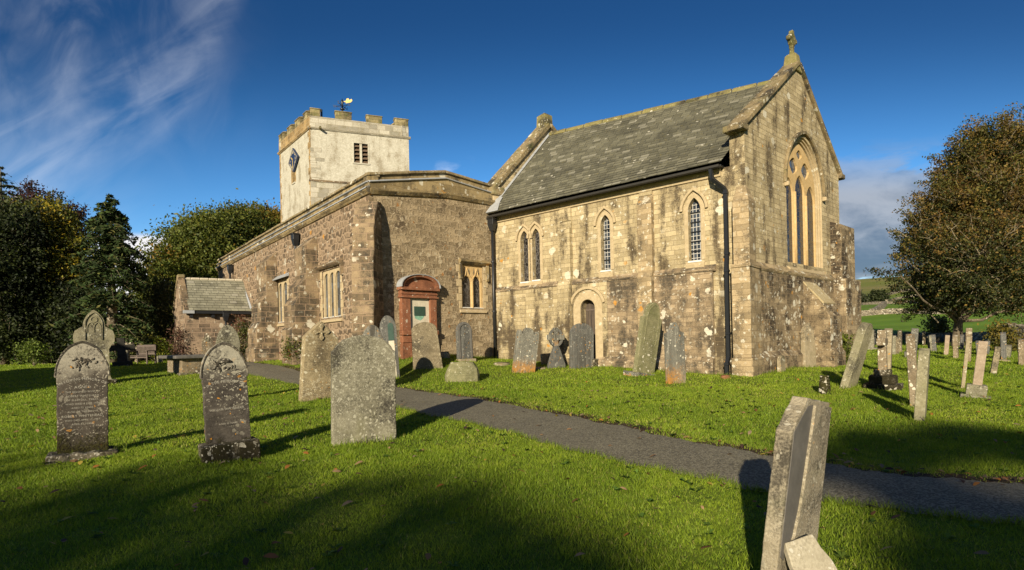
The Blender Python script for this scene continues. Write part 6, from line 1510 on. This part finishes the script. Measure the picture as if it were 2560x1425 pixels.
def conifer(name, label, base, H, Rb, cols, wts, seed, nwh=26, z0=.12, trunk_r=.22, group=None, droop=.25, needles=26, size=.14, bare=.0):
    rg = random.Random(seed); nr = np.random.default_rng(seed); B = Vector(base); o = thing(name, label, 'tree', B, 0, group)
    mb = MB(); mb.tube([B+Vector((0, 0, -.2)), B+Vector((0, 0, H*.5)), B+Vector((0, 0, H))], [trunk_r*1.2, trunk_r*.7, .02], 8); br = MB(); pts = []; sz = []
    for k in range(nwh):
        f = (k/(nwh-1)); z = H*(z0+(1-z0)*f**.92); prof = (1-f)**.62*(.45+.55*min(1, f/.16+.25))
        nb = rg.randint(6, 9)
        for b in range(nb):
            a = rg.uniform(0, 2*math.pi); Lb = Rb*prof*rg.uniform(.65, 1.12)+.12
            if f < bare and rg.random() < .62: continue
            tip = B+Vector((math.cos(a)*Lb, math.sin(a)*Lb, z-droop*Lb+.10*Lb*(f > .6))); st = B+Vector((0, 0, z))
            pth = [st.lerp(tip, t)+Vector((0, 0, .10*Lb*math.sin(t*math.pi))) for t in (0, .35, .7, 1)]
            br.tube(pth, [.035*(1-f)+.012, .025*(1-f)+.01, .012, .006], 4)
            ns = max(4, int(needles*Lb))
            t = nr.uniform(.18 if f < .6 else .05, 1.03, ns); pos = np.array([np.array(st.lerp(tip, x)) for x in t]); pos[:, 2] += .10*Lb*np.sin(np.clip(t, 0, 1)*math.pi)
            side = np.array([-math.sin(a), math.cos(a), 0]); wd = (Lb*.30*(1-t*.75)+.05)
            pos = pos+side*(nr.uniform(-1, 1, ns)*wd)[:, None]+np.array([0, 0, 1])*(-np.abs(nr.standard_normal(ns))*.09*Lb**.5)[:, None]
            pts.append(pos)
    pts = np.vstack(pts); V, Fq = leafquads(pts, size, .34, .3, seed)
    bulk('crown', V, Fq, M['needle'], tints(len(pts), cols, wts, 4, seed, .35), o); mb.build('trunk', M['bark'], o, smooth=True); br.build('branches', M['bark'], o, weld=False); return o
def at(px, Y): r = ray(px, 900); return Vector((r.x*Y, Y, lz(r.x*Y, Y)))

DG = [(.030, .042, .014), (.050, .064, .018), (.018, .025, .010), (.07, .085, .02)]
# left edge: dark evergreen mass
broadleaf('evergreen_tree', 'very dark bushy evergreen filling the left edge of the churchyard', at(-10, 35), [(10, 720, 85, 190, -4), (95, 800, 90, 110), (-60, 640, 100, 160, -4), (150, 850, 90, 60), (45, 600, 48, 100, -4), (190, 780, 50, 90, 1.5)], 35, DG, [4, 3, 4, 1], 110000, .085, 11, .45, 60, .40, shoots=60, shl=.5, group='trees at the left of the churchyard')
broadleaf('evergreen_tree', 'low dark evergreen thicket under the yellow tree, behind the ornate monument', at(110, 32), [(40, 800, 90, 90), (120, 830, 80, 80), (205, 800, 45, 75), (235, 850, 30, 50), (-40, 780, 90, 110), (165, 770, 40, 60)], 32, DG, [4, 2, 5, .4], 70000, .08, 15, .3, 60, .36, group='trees at the left of the churchyard', shoots=40, shl=.4, zmin=.05)
broadleaf('yellow_tree', 'broadleaf tree with yellow autumn leaves in front of dark evergreens',  at(130, 33), [(125, 560, 50, 60), (165, 640, 50, 70), (70, 600, 45, 90), (120, 700, 70, 70), (190, 705, 32, 50)], 33, [(.30, .24, .02), (.20, .19, .02), (.07, .085, .016), (.42, .30, .03), (.10, .075, .018)], [2.2, 2.4, 5.5, 1.1, 2.6], 36000, .078, 12, .22, 34, .34, shoots=40, shl=.5, group='trees at the left of the churchyard')
broadleaf('purple_tree', 'thin crowned purple leaved tree rising behind the yellow one',  at(150, 38), [(95, 520, 40, 48), (60, 555, 45, 60), (178, 565, 40, 40), (205, 600, 30, 40), (150, 640, 60, 70), (130, 545, 36, 40)], 38, [(.065, .028, .030), (.045, .022, .026), (.09, .05, .035)], [3, 3, 1], 12000, .085, 13, .2, 16, .34, shoots=70, shl=.7, group='trees at the left of the churchyard', shell=(.4, 1.1))
conifer('fir_tree', 'ragged dark conifer top at the extreme left edge', at(12, 33), (ZC+ray(12, 418).z*33)-at(12, 33).z, 2.3, [(.030, .045, .022), (.045, .06, .026)], [1, 1], 14, 24, .25, .2, 'trees at the left of the churchyard', .15, 20, .12)
bY = 30; bs = at(283, bY)
conifer('spruce_tree', 'tall dark green spruce with bare lower trunk, behind the ornate monument', bs, (ZC+ray(290, 488).z*bY)-bs.z, 2.6, [(.032, .054, .014), (.046, .070, .016), (.022, .036, .010), (.085, .085, .022)], [3, 2, 3, 1], 15, 34, .10, .26, 'trees at the left of the churchyard', .30, 60, .13, .40)
# behind the porch and aisle: a belt of sycamores turning colour
SY = [(.095, .115, .02), (.135, .145, .024), (.19, .145, .026), (.055, .072, .015), (.24, .145, .028)]
broadleaf('sycamore_tree', 'broad green sycamore behind the porch, left of the autumn belt', at(430, 52), [(470, 640, 70, 70), (420, 720, 60, 70), (500, 590, 55, 50), (380, 760, 45, 60), (540, 650, 60, 80), (440, 800, 70, 60)], 52, SY, [4, 3, .8, 3, .2], 62000, .13, 21, .5, 300, .95, shell=(.72, 1.0), group='sycamores behind the church')
broadleaf('sycamore_tree', 'tall sycamore with dark green dome behind the aisle roofline', at(545, 56), [(560, 600, 65, 68), (600, 580, 55, 55), (530, 560, 40, 32), (520, 680, 60, 60)], 56, SY, [4, 3, 1, 3, .5], 50000, .13, 22, .5, 300, .95, shell=(.72, 1.0), group='sycamores behind the church')
broadleaf('sycamore_tree', 'orange tinged sycamore against the white tower', at(640, 60), [(650, 575, 50, 55), (610, 610, 50, 60), (690, 560, 34, 40), (580, 660, 55, 45)], 60, SY, [2, 2, 4, 2, 3], 50000, .13, 23, .5, 300, .95, shell=(.72, 1.0), group='sycamores behind the church')
broadleaf('garden_shrub', 'loose olive green shrub beside the porch front', at(405, 33), [(405, 750, 32, 60), (420, 820, 30, 50), (385, 840, 25, 40)], 33, [(.07, .075, .025), (.10, .09, .03), (.05, .055, .02)], [1, 1, 1], 7000, .07, 24, .08, 24, .3, cat='shrub', zmin=.0)
broadleaf('garden_shrub', 'dark bushes under the spruce, left of the bench', at(255, 34), [(250, 845, 40, 45), (330, 800, 40, 30), (225, 800, 30, 50)], 34, [(.05, .06, .018), (.035, .045, .015), (.09, .10, .02)], [1, 1, 1], 6000, .09, 25, .08, 24, .3, cat='shrub', zmin=.0)
broadleaf('garden_shrub', 'bright yellow green shrub between bench and porch', at(405, 31), [(395, 872, 22, 22), (415, 880, 18, 16), (378, 862, 18, 20)], 31, [(.17, .20, .02), (.10, .13, .02), (.24, .22, .03)], [2, 2, 1], 5200, .05, 26, .05, 22, .2, cat='shrub', zmin=.0)
broadleaf('holly_bush', 'sunlit pale green bush low in the dark trees at left', at(85, 28), [(85, 882, 22, 28), (70, 870, 14, 20)], 28, [(.14, .19, .03), (.08, .11, .02)], [1, 1], 2600, .05, 27, .05, 22, .2, cat='shrub', zmin=.0)
broadleaf('wall_shrub', 'green leafed shrub at the foot of the second aisle buttress', Vector((*wA.pt(wA.u(738, 880, .9), 0, .9).xy, lz(*wA.pt(wA.u(738, 880, .9), 0, .9).xy))), [(737, 872, 17, 30), (742, 850, 9, 16)], wA.pt(wA.u(738, 880, .9), 0, .9).y, [(.10, .115, .02), (.17, .16, .03), (.06, .07, .02), (.22, .05, .03)], [4, 2, 3, .4], 2600, .045, 28, .04, 20, .16, cat='shrub', zmin=.0)
broadleaf('wall_shrub', 'dark ivy bush against the porch and aisle corner', Vector((*wA.pt(wA.u(620, 880, .5), 0, .7).xy, .8)), [(612, 850, 14, 50), (640, 905, 22, 9)], wA.pt(wA.u(620, 880, .5), 0, .7).y, [(.05, .06, .018), (.09, .10, .02), (.12, .06, .03)], [3, 2, .6], 2800, .05, 29, .05, 20, .2, cat='shrub', zmin=.0)
broadleaf('climbing_plant', 'rusty brown climber on the porch side wall', Vector((*wPE.pt(wPE.u(600, 850), 0, .25).xy, .8)), [(598, 812, 13, 28), (590, 850, 8, 30)], wPE.pt(1, 0, .3).y, [(.16, .07, .04), (.10, .05, .03), (.07, .07, .02)], [3, 2, 1], 900, .045, 30, .03, 12, .2, cat='plant', zmin=.0)
broadleaf('climbing_plant', 'bare twiggy brown climber on the porch gable corner', Vector((*wPG.pt(.2, 0, .25).xy, .8)), [(447, 850, 10, 45), (452, 880, 10, 25)], wPG.pt(.2, 0, .3).y, [(.16, .085, .06), (.11, .06, .045)], [1, 1], 1200, .05, 31, .03, 12, .2, cat='plant', zmin=.0)
broadleaf('wall_shrub', 'green fern like shrub at the north east buttress foot', at(2103, 20.5), [(2104, 858, 11, 26), (2100, 885, 14, 18)], 20.5, [(.13, .15, .02), (.08, .10, .02)], [1, 1], 2200, .045, 32, .04, 20, .12, cat='shrub', zmin=.0)
# the great autumn tree on the right
OT = [(.150, .105, .024), (.10, .092, .020), (.038, .048, .011), (.23, .145, .035), (.095, .058, .018)]
tb = at(2395, 33)
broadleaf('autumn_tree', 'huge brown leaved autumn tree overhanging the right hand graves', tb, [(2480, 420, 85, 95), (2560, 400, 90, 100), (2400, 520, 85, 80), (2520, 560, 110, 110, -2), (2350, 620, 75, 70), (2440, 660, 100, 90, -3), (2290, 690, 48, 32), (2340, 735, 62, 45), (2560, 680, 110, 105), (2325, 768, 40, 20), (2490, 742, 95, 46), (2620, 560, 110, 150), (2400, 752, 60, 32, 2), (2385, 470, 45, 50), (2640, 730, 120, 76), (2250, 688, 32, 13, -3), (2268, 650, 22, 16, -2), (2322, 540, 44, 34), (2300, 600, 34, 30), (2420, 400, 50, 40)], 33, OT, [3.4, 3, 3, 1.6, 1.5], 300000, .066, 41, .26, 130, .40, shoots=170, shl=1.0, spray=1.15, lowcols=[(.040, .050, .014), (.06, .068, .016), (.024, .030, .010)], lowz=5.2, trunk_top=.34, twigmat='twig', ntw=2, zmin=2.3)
broadleaf('garden_shrub', 'thin yellowing shrub by the far wall, right of the great tree', at(2505, 26), [(2508, 845, 22, 30), (2500, 815, 12, 16), (2520, 870, 18, 18)], 26, [(.17, .13, .02), (.11, .10, .02), (.07, .07, .02)], [2, 2, 1], 2600, .06, 42, .05, 18, .24, cat='shrub', zmin=.0)
broadleaf('garden_shrub', 'pale thin bush at the churchyard edge under the great tree', at(2343, 47), [(2343, 818, 20, 24), (2355, 840, 14, 14)], 47, [(.11, .11, .03), (.16, .14, .05)], [1, 1], 2200, .10, 43, .06, 18, .35, cat='shrub', zmin=.0)
# far hill trees
FT = [(.030, .042, .014), (.042, .052, .018)]
broadleaf('field_tree', 'round dark tree by the wall junction on the far hillside', at(2198, 255), [(2198, 744, 15, 15), (2192, 735, 10, 9), (2203, 752, 10, 9)], 255, FT, [1, 1], 3500, .55, 51, .8, 24, 1.1, group='far hillside trees', twigs=False)
broadleaf('field_tree', 'small dark round tree left of the big hillside tree', at(2166, 258), [(2166, 750, 8, 8)], 258, FT, [1, 1], 1200, .5, 52, .6, 24, .9, group='far hillside trees', twigs=False)
broadleaf('field_tree', 'grey green thicket between the two round hillside trees', at(2178, 270), [(2180, 746, 9, 9)], 270, [(.07, .07, .035), (.09, .08, .04)], [1, 1], 1200, .5, 53, .6, 24, .9, group='far hillside trees', twigs=False)
broadleaf('field_tree', 'pale grey thicket on the hillside close to the church edge', at(2146, 250), [(2150, 748, 10, 12), (2140, 735, 10, 12)], 250, [(.075, .08, .04), (.05, .06, .03)], [1, 1], 1800, .5, 54, .6, 24, .9, group='far hillside trees', twigs=False)
# trees behind the viewer, whose shade lies over the front of the lawn
rgT = random.Random(3)
def shade_tree(label, x, y, zc_, lob, seed, n=9000, ls=.16):
    rg = random.Random(seed); nr = np.random.default_rng(seed); B = Vector((x, y, lz(x, y))); o = thing('churchyard_tree', label, 'tree', B, 0, 'trees behind the viewpoint'); pts = []
    mb = MB(); mb.tube([B, B+Vector((0, 0, zc_))], [.3, .15], 8); mb.build('trunk', M['bark'], o, smooth=True)
    for dx, dy, z, rx, rz in lob:
        d = nr.standard_normal((n//len(lob), 3)); d /= np.linalg.norm(d, axis=1)[:, None]; r_ = nr.uniform(.2, 1, (len(d), 1))**.5
        pts.append(np.array([x+dx, y+dy, z])+d*r_*np.array([rx, rx*.7, rz]))
    pts = np.vstack(pts); pts = pts[pts[:, 2] > B.z]; V, Fq = leafquads(pts, ls, .7, 0, seed)
    bulk('crown', V, Fq, M['leaf'], tints(len(pts), DG, [1, 1, 1, 1], 4, seed), o)
YB = -38.0; SL = .331
def upsun(px, py):
    q = ground(px, py); return q.x-.3145*(q.y-YB), q.z+SL*(q.y-YB)
edge = [(-500, 1120), (-250, 1125), (0, 1135), (200, 1165), (400, 1175), (600, 1188), (800, 1205), (1000, 1235), (1180, 1270), (1350, 1300), (1480, 1340), (1560, 1400)]
top = [upsun(*e) for e in edge]
def crowns(label, pts_, x0, seed, n):
    zt = max(p_[1] for p_ in pts_); lob = []
    for x, z in pts_:
        lob.append((x-x0, random.Random(seed).uniform(-1, 1), z-1.0, 1.05, 1.1)); lob.append((x-x0, .5, z-2.2, 1.2, 1.3)); lob.append((x-x0, 0, z-4.4, 1.5, 1.6))
    shade_tree(label, x0, YB, zt-3, lob, seed, n, .26)
dense = []
for (a, b), (c, d) in zip(top, top[1:]):
    for k in range(3): dense.append((a+(c-a)*k/3, b+(d-b)*k/3+random.uniform(-.15, .12)))
for lab, sl_, sd2 in (('tall broad tree behind the viewpoint at left, unseen in the photo', dense[:14], 61), ('tall tree behind the viewpoint, second in the row', dense[14:24], 62), ('tall tree behind the viewpoint, last of the row', dense[24:], 63)):
    crowns(lab, sl_, sum(p_[0] for p_ in sl_)/len(sl_), sd2, 950*len(sl_)//10)
shade_tree('spreading tree at the far left beside the lawn, outside the photo', -18.6, 12.5, 3.5, [(0, 0, 3.2, 2.6, 1.9), (-2, 1.5, 3.2, 2.4, 2.0), (1.0, -2, 2.6, 1.6, 1.4)], 66, 12000, .2)
e2 = [upsun(*e) for e in ((2130, 1150), (2220, 1120), (2330, 1110), (2450, 1105), (2580, 1120), (2700, 1150))]  # added high crown, its lobes set up-sun to lay shade across the right lawn
x0 = e2[3][0]
shade_tree('tall high crowned tree behind the viewpoint at right', x0, YB, 15.2, [(x-x0, 0, z, .8, .42) for x, z in e2], 64, 520, .22)  # added unseen crown, there only to shade the right lawn
e3 = [upsun(*e) for e in ((2680, 1425), (2740, 1390), (2800, 1360), (2900, 1340))]
shade_tree('tall dense tree behind the viewpoint at far right', e3[2][0], YB+1, 10, [(x-e3[2][0], 0, z-.9, .8, .9) for x, z in e3]+[(x-e3[2][0], 0, z-2.4, 1.0, 1.3) for x, z in e3], 65, 9000, .26)

# walls beyond
def drywall(name, label, pts, h, Wd=.5, step=.5, group='drystone field walls'):
    mb = MB(); q = []
    for (ax_, ay), (bx, by) in zip(pts, pts[1:]):
        L = math.hypot(bx-ax_, by-ay); k = max(1, int(L/step)); q += [(ax_+(bx-ax_)*i_/k, ay+(by-ay)*i_/k) for i_ in range(k)]
    q.append(pts[-1]); rings = []; rg = random.Random(int(pts[0][1]*10))
    for i_, (x, y) in enumerate(q):
        a, b = q[max(0, i_-1)], q[min(len(q)-1, i_+1)]; d = Vector((b[0]-a[0], b[1]-a[1])).normalized(); n = Vector((-d.y, d.x))*Wd/2; z = lz(x, y); hh_ = h*rg.uniform(.86, 1.1)
        rings.append([(x-n.x, y-n.y, z-.3), (x-n.x*.7, y-n.y*.7, z+hh_), (x+n.x*.7, y+n.y*.7, z+hh_*rg.uniform(.95, 1.03)), (x+n.x, y+n.y, z-.3)])
    mb.loft(rings); return tag(mb.build(name, M['drystone'], None, weld=True), label, 'stone wall', group)
def gp(px, Y): r = ray(px, 900); return (r.x*Y, Y)
drywall('drystone_wall', 'low drystone wall closing the churchyard behind the far graves', [gp(2100, 48), gp(2250, 47), gp(2400, 44), gp(2500, 37)], .62)
drywall('drystone_wall', 'lichened drystone wall at the right edge behind the slate slab', [gp(2500, 37), gp(2535, 30), gp(2700, 26)], 1.15, .5, .35)
def gpx(px, py, lo=60): g_ = ground(px, py, lo, 900); return (g_.x, g_.y)
drywall('drystone_wall', 'long pale wall along the top of the mown pasture', [gpx(2080, 797), gpx(2140, 791), gpx(2200, 786), gpx(2260, 783), gpx(2330, 785), gpx(2420, 784)], .85, .9, 1.2)
drywall('drystone_wall', 'pale wall climbing diagonally up from the pasture wall', [gpx(2180, 786), gpx(2196, 778), gpx(2206, 770), gpx(2212, 764)], .9, .9, 1.2)
drywall('drystone_wall', 'pale wall level with the foot of the hillside trees', [gpx(2100, 763), gpx(2160, 762), gpx(2215, 760), gpx(2280, 757), gpx(2400, 755)], 1.0, 1.0, 2)
drywall('drystone_wall', 'lower of two pale walls slanting up the fell on the right', [gpx(2216, 756), gpx(2240, 750), gpx(2270, 744), gpx(2330, 738)], 1.3, 1.2, 3)
drywall('drystone_wall', 'upper of two pale walls slanting up the fell on the right', [gpx(2216, 740), gpx(2235, 734), gpx(2260, 729), gpx(2320, 722)], 1.4, 1.4, 4)
drywall('drystone_wall', 'low rough wall behind the bench and the dark cross', [gp(180, 36), gp(280, 35.5), gp(420, 35)], .75, .5, .35)
drywall('drystone_wall', 'dark field wall glimpsed under the spruce', [gp(200, 66), gp(420, 66)], 1.5, .6, .8)

# grass: real blades, thick near the viewer, broader and sparser far off
CHF = np.array([wS.pt(-.1, 0, .45).xy, wS.pt(wS.L, 0, .1).xy, wX.pt(XT*.98, 0, .0).xy, wX.pt(0, 0, .1).xy, wA.pt(0, 0, .1).xy, wA.pt(wA.L, 0, .1).xy, (0, 42), (14, 30), wE.pt(LE_+.3, 0, .3).xy])
_tab = np.random.default_rng(5).random((4, 256, 256))
def vnoise(x, y, k):
    xi, yi = np.floor(x).astype(int), np.floor(y).astype(int); fx, fy = x-xi, y-yi; fx, fy = fx*fx*(3-2*fx), fy*fy*(3-2*fy); t = _tab[k]
    a, b, c, d = t[xi % 256, yi % 256], t[(xi+1) % 256, yi % 256], t[xi % 256, (yi+1) % 256], t[(xi+1) % 256, (yi+1) % 256]
    return (a*(1-fx)+b*fx)*(1-fy)+(c*(1-fx)+d*fx)*fy
def blades(n, y0, y1, wd, ht, seed):
    rg = np.random.default_rng(seed)
    y = np.sqrt(rg.uniform(y0*y0, y1*y1, n)); x = rg.uniform(-.98, .98, n)*y
    inp = inside(PATHPOLY, x, y); ok = ~inside(CHF, x, y); x, y, inp = x[ok], y[ok], inp[ok]
    dd_ = np.minimum(dist_poly(eu, x, y), dist_poly(el_, x, y)); ok = ~inp | ((dd_ < .10) & (rg.random(len(x)) < .45*np.exp(-(dd_/.05)**2))); x, y = x[ok], y[ok]
    du = dist_poly(eu, x, y); dl = dist_poly(el_, x, y)
    bare_ = vnoise(x*1.3+7, y*1.3, 0) > .46; thin = np.where((du < .50) & bare_, rg.random(len(x)) < .05+(du/.50)**2*.7, np.where(du < .2, rg.random(len(x)) < .45+du*2, True)); x, y, du, dl = x[thin], y[thin], du[thin], dl[thin]
    n = len(x); z = land(x, y)-.004
    patch = np.clip(.5+1.5*(.55*vnoise(x*.55, y*.55, 1)+.45*vnoise(x*1.9, y*1.9, 2)-.5), 0, 1); fine_ = vnoise(x*6, y*6, 3)
    tuft = np.clip(np.sin(x*5.1+2*np.sin(y*4.3))*np.sin(y*4.7+2*np.sin(x*3.9)), 0, 1)
    h = ht*rg.uniform(.45, 1.25, n)*(.6+.5*(1-patch)+.8*fine_**2); w = wd*rg.uniform(.6, 1.3, n)
    a = rg.uniform(0, 2*np.pi, n); l = rg.uniform(0, 2*np.pi, n); ln = h*rg.uniform(.15, .95, n)
    b = np.stack([x, y, z], 1); sd_ = np.stack([np.cos(a), np.sin(a), 0*a], 1)*(w/2)[:, None]
    tip = b+np.stack([np.cos(l)*ln, np.sin(l)*ln, h], 1)
    V = np.stack([b-sd_, b+sd_, tip], 1).reshape(-1, 3)
    c0, c1_, c2 = np.array([.15, .235, .018]), np.array([.34, .42, .035]), np.array([.42, .39, .11])
    f = np.clip(.10+.55*patch+.3*(fine_-.5)+rg.normal(0, .2, n), 0, 1)[:, None]; c = c0*(1-f)+c1_*f
    dry = (rg.random(n) < .045+.10*(patch > .75)+.25*(du < .5)*(rg.random(n) < .5)); c[dry] = c2*rg.uniform(.6, 1.1, (dry.sum(), 1))
    c = c*rg.uniform(.75, 1.2, (n, 1))
    return V, c
parts = [blades(260000, 2.6, 7.5, .0075, .034, 71), blades(260000, 6.8, 14, .013, .038, 72), blades(200000, 13, 26, .026, .045, 73), blades(110000, 25, 48, .05, .06, 74)]
V = np.vstack([p_[0] for p_ in parts]); c = np.vstack([p_[1] for p_ in parts])
tag(bulk('grass', V, np.arange(len(V)).reshape(-1, 3), M['blade'], np.repeat(c, 3, 0)), 'short green lawn grass with drier tufts', 'grass', kind='stuff')
# plantains, clover and moss that break up the turf
def weeds(n, seed):
    rg = np.random.default_rng(seed); y = np.sqrt(rg.uniform(2.6**2, 13**2, n)); x = rg.uniform(-.97, .97, n)*y; ok = ~inside(PATHPOLY, x, y) & ~inside(CHF, x, y) & (vnoise(x*.8+3, y*.8, 1)+.3*rng.random(n) > .55); x, y = x[ok], y[ok]
    V, Fq, T = [], [], []
    for xx, yy in zip(x, y):
        big = rg.random() < .45; k = rg.integers(5, 9) if big else rg.integers(7, 14); base = np.array([.11, .19, .035])*rg.uniform(.6, 1.5)*(np.array([1.25, 1.05, .8]) if rg.random() < .3 else 1); z = lz(xx, yy)
        for j in range(k):
            a = rg.uniform(0, 2*math.pi); ln = rg.uniform(.03, .065) if big else rg.uniform(.008, .014); r0 = 0 if big else rg.uniform(0, .07); wd = ln*(.28 if big else .8); c, s_ = math.cos(a), math.sin(a); h0 = .018 if big else .03; h1 = h0+ln*rg.uniform(.1, .6)
            i_ = len(V); P0 = (xx+c*r0, yy+s_*r0, z+h0); V += [P0, (P0[0]+c*ln*.5-s_*wd, P0[1]+s_*ln*.5+c*wd, z+h1), (P0[0]+c*ln, P0[1]+s_*ln, z+h1*.9), (P0[0]+c*ln*.5+s_*wd, P0[1]+s_*ln*.5-c*wd, z+h1)]
            Fq.append([i_, i_+1, i_+2, i_+3]); T += [base*rg.uniform(.8, 1.2)]*4
    return np.array(V), np.array(Fq), np.array(T)
V, Fq, T = weeds(1500, 95)
tag(bulk('lawn_weeds', V, Fq, M['blade'], T), 'low broad leaved weeds and clover growing through the turf', 'weeds', kind='stuff')
# longer tufts round stones, path edge and wall feet
def fringe(segs, n, ht, seed, spread=.06, wd=.008):
    rg = np.random.default_rng(seed); X_, Y_ = [], []
    for (ax_, ay), (bx, by), k in segs:
        t = rg.random(k); X_.append(ax_+(bx-ax_)*t+rg.normal(0, spread, k)); Y_.append(ay+(by-ay)*t+rg.normal(0, spread, k))
    x, y = np.concatenate(X_), np.concatenate(Y_); n = len(x); z = land(x, y)-.005
    h = ht*rg.uniform(.4, 1.4, n); a, l = rg.uniform(0, 2*np.pi, (2, n)); ln = h*rg.uniform(.2, .9, n); w = wd*rg.uniform(.6, 1.4, n)*(.6+y/14)
    b = np.stack([x, y, z], 1); sd_ = np.stack([np.cos(a), np.sin(a), 0*a], 1)*(w/2)[:, None]
    V = np.stack([b-sd_, b+sd_, b+np.stack([np.cos(l)*ln, np.sin(l)*ln, h], 1)], 1).reshape(-1, 3)
    c = np.array([.16, .22, .02])*rg.uniform(.6, 1.5, (n, 1))*np.array([1, 1, 1]); return V, c
segs = []
for o_ in list(S.objects):
    if o_.get('category') in ('headstone', 'grave cross', 'stone block', 'grave pillar', 'chest tomb', 'broken headstone') and o_.matrix_world.translation.y < 28:
        m_ = o_.matrix_world; p_ = m_.translation; d_ = m_.to_3x3() @ Vector((.42, 0, 0))
        kk = int(900/max(3, p_.y))
        for yy in (-.10, .10):
            n2_ = m_.to_3x3() @ Vector((0, yy, 0)); segs.append(((p_.x-d_.x+n2_.x, p_.y-d_.y+n2_.y), (p_.x+d_.x+n2_.x, p_.y+d_.y+n2_.y), kk))
for w_, a, b, d_ in ((wS, 0, wS.L, .45), (wX, 0, XT, .1), (wE, 0, LE_, .3)):
    p1, p2 = w_.pt(a, 0, d_), w_.pt(b, 0, d_); segs.append(((p1.x, p1.y), (p2.x, p2.y), 700))
f1_ = fringe(segs, 0, .11, 81)
sg2 = [((a[0], a[1]), (b[0], b[1]), max(3, int(60/max(3, a[1])))) for a, b in zip(el_[:-1], el_[1:])]
f2_ = fringe(sg2, 0, .07, 82, .035)
V = np.vstack([f1_[0], f2_[0]]); c = np.vstack([f1_[1], f2_[1]])
tag(bulk('long_grass', V, np.arange(len(V)).reshape(-1, 3), M['blade'], np.repeat(c, 3, 0)), 'longer grass left uncut round stones and path edge', 'grass', kind='stuff')
# fallen leaves
rg = np.random.default_rng(91); px_ = []; cols_ = []
n = 1000; y = np.sqrt(rg.uniform(2.6**2, 15**2, n)); x = rg.uniform(-.97, .97, n)*y; ok = ~inside(CHF, x, y); x, y = x[ok], y[ok]
pk = rg.integers(20, NU-140, 170); x = np.concatenate([x, eu[pk, 0]+rg.normal(.0, .10, 170)+dirn[pk, 0]*.08]); y = np.concatenate([y, eu[pk, 1]+rg.normal(0, .10, 170)+dirn[pk, 1]*.08])
onp = inside(PATHPOLY, x, y); n = len(x); keep = ~onp | (rg.random(n) < .35); x, y, onp = x[keep], y[keep], onp[keep]; n = len(x)
z = land(x, y)+np.where(onp, .035, .035+.01*rg.random(n)); V = []; Fc = []
for k in range(n):
    s_ = rg.uniform(.016, .05); a = rg.uniform(0, 2*math.pi); tz = rg.uniform(-.5, .5, 2); cu_ = rg.uniform(.1, .55)
    pr = [(-1, 0), (-.5, .42), (.15, .5), (.7, .28), (1.15, 0), (.7, -.28), (.15, -.5), (-.5, -.42)]
    for u, v in pr:
        X_, Y_ = s_*(u*math.cos(a)-v*math.sin(a)), s_*(u*math.sin(a)+v*math.cos(a))
        V.append((x[k]+X_, y[k]+Y_, z[k]+X_*tz[0]+Y_*tz[1]+s_*cu_*abs(v)*1.3))
    i_ = 8*k
    for f in ((0, 1, 7), (1, 2, 6, 7), (2, 3, 5, 6), (3, 4, 5)): Fc.append([i_+q for q in f]+([i_+f[0]] if len(f) == 3 else []))
Fq = np.array([f if len(set(f)) == 4 else f for f in Fc]); tri = np.array([[f[0], f[1], f[2]] for f in Fc]+[[f[0], f[2], f[3]] for f in Fc if len(set(f)) == 4])
pal = np.array([(.30, .17, .085), (.22, .10, .04), (.42, .27, .14), (.42, .17, .04), (.07, .04, .03), (.42, .32, .06), (.26, .19, .12)])
lc = pal[rg.integers(0, len(pal), n)]*rg.uniform(.7, 1.2, (n, 1))
tag(bulk('fallen_leaves', np.array(V), tri, M['leaf'], np.repeat(lc, 8, 0)), 'curled brown and orange leaves scattered on the lawn', 'leaves', kind='stuff')
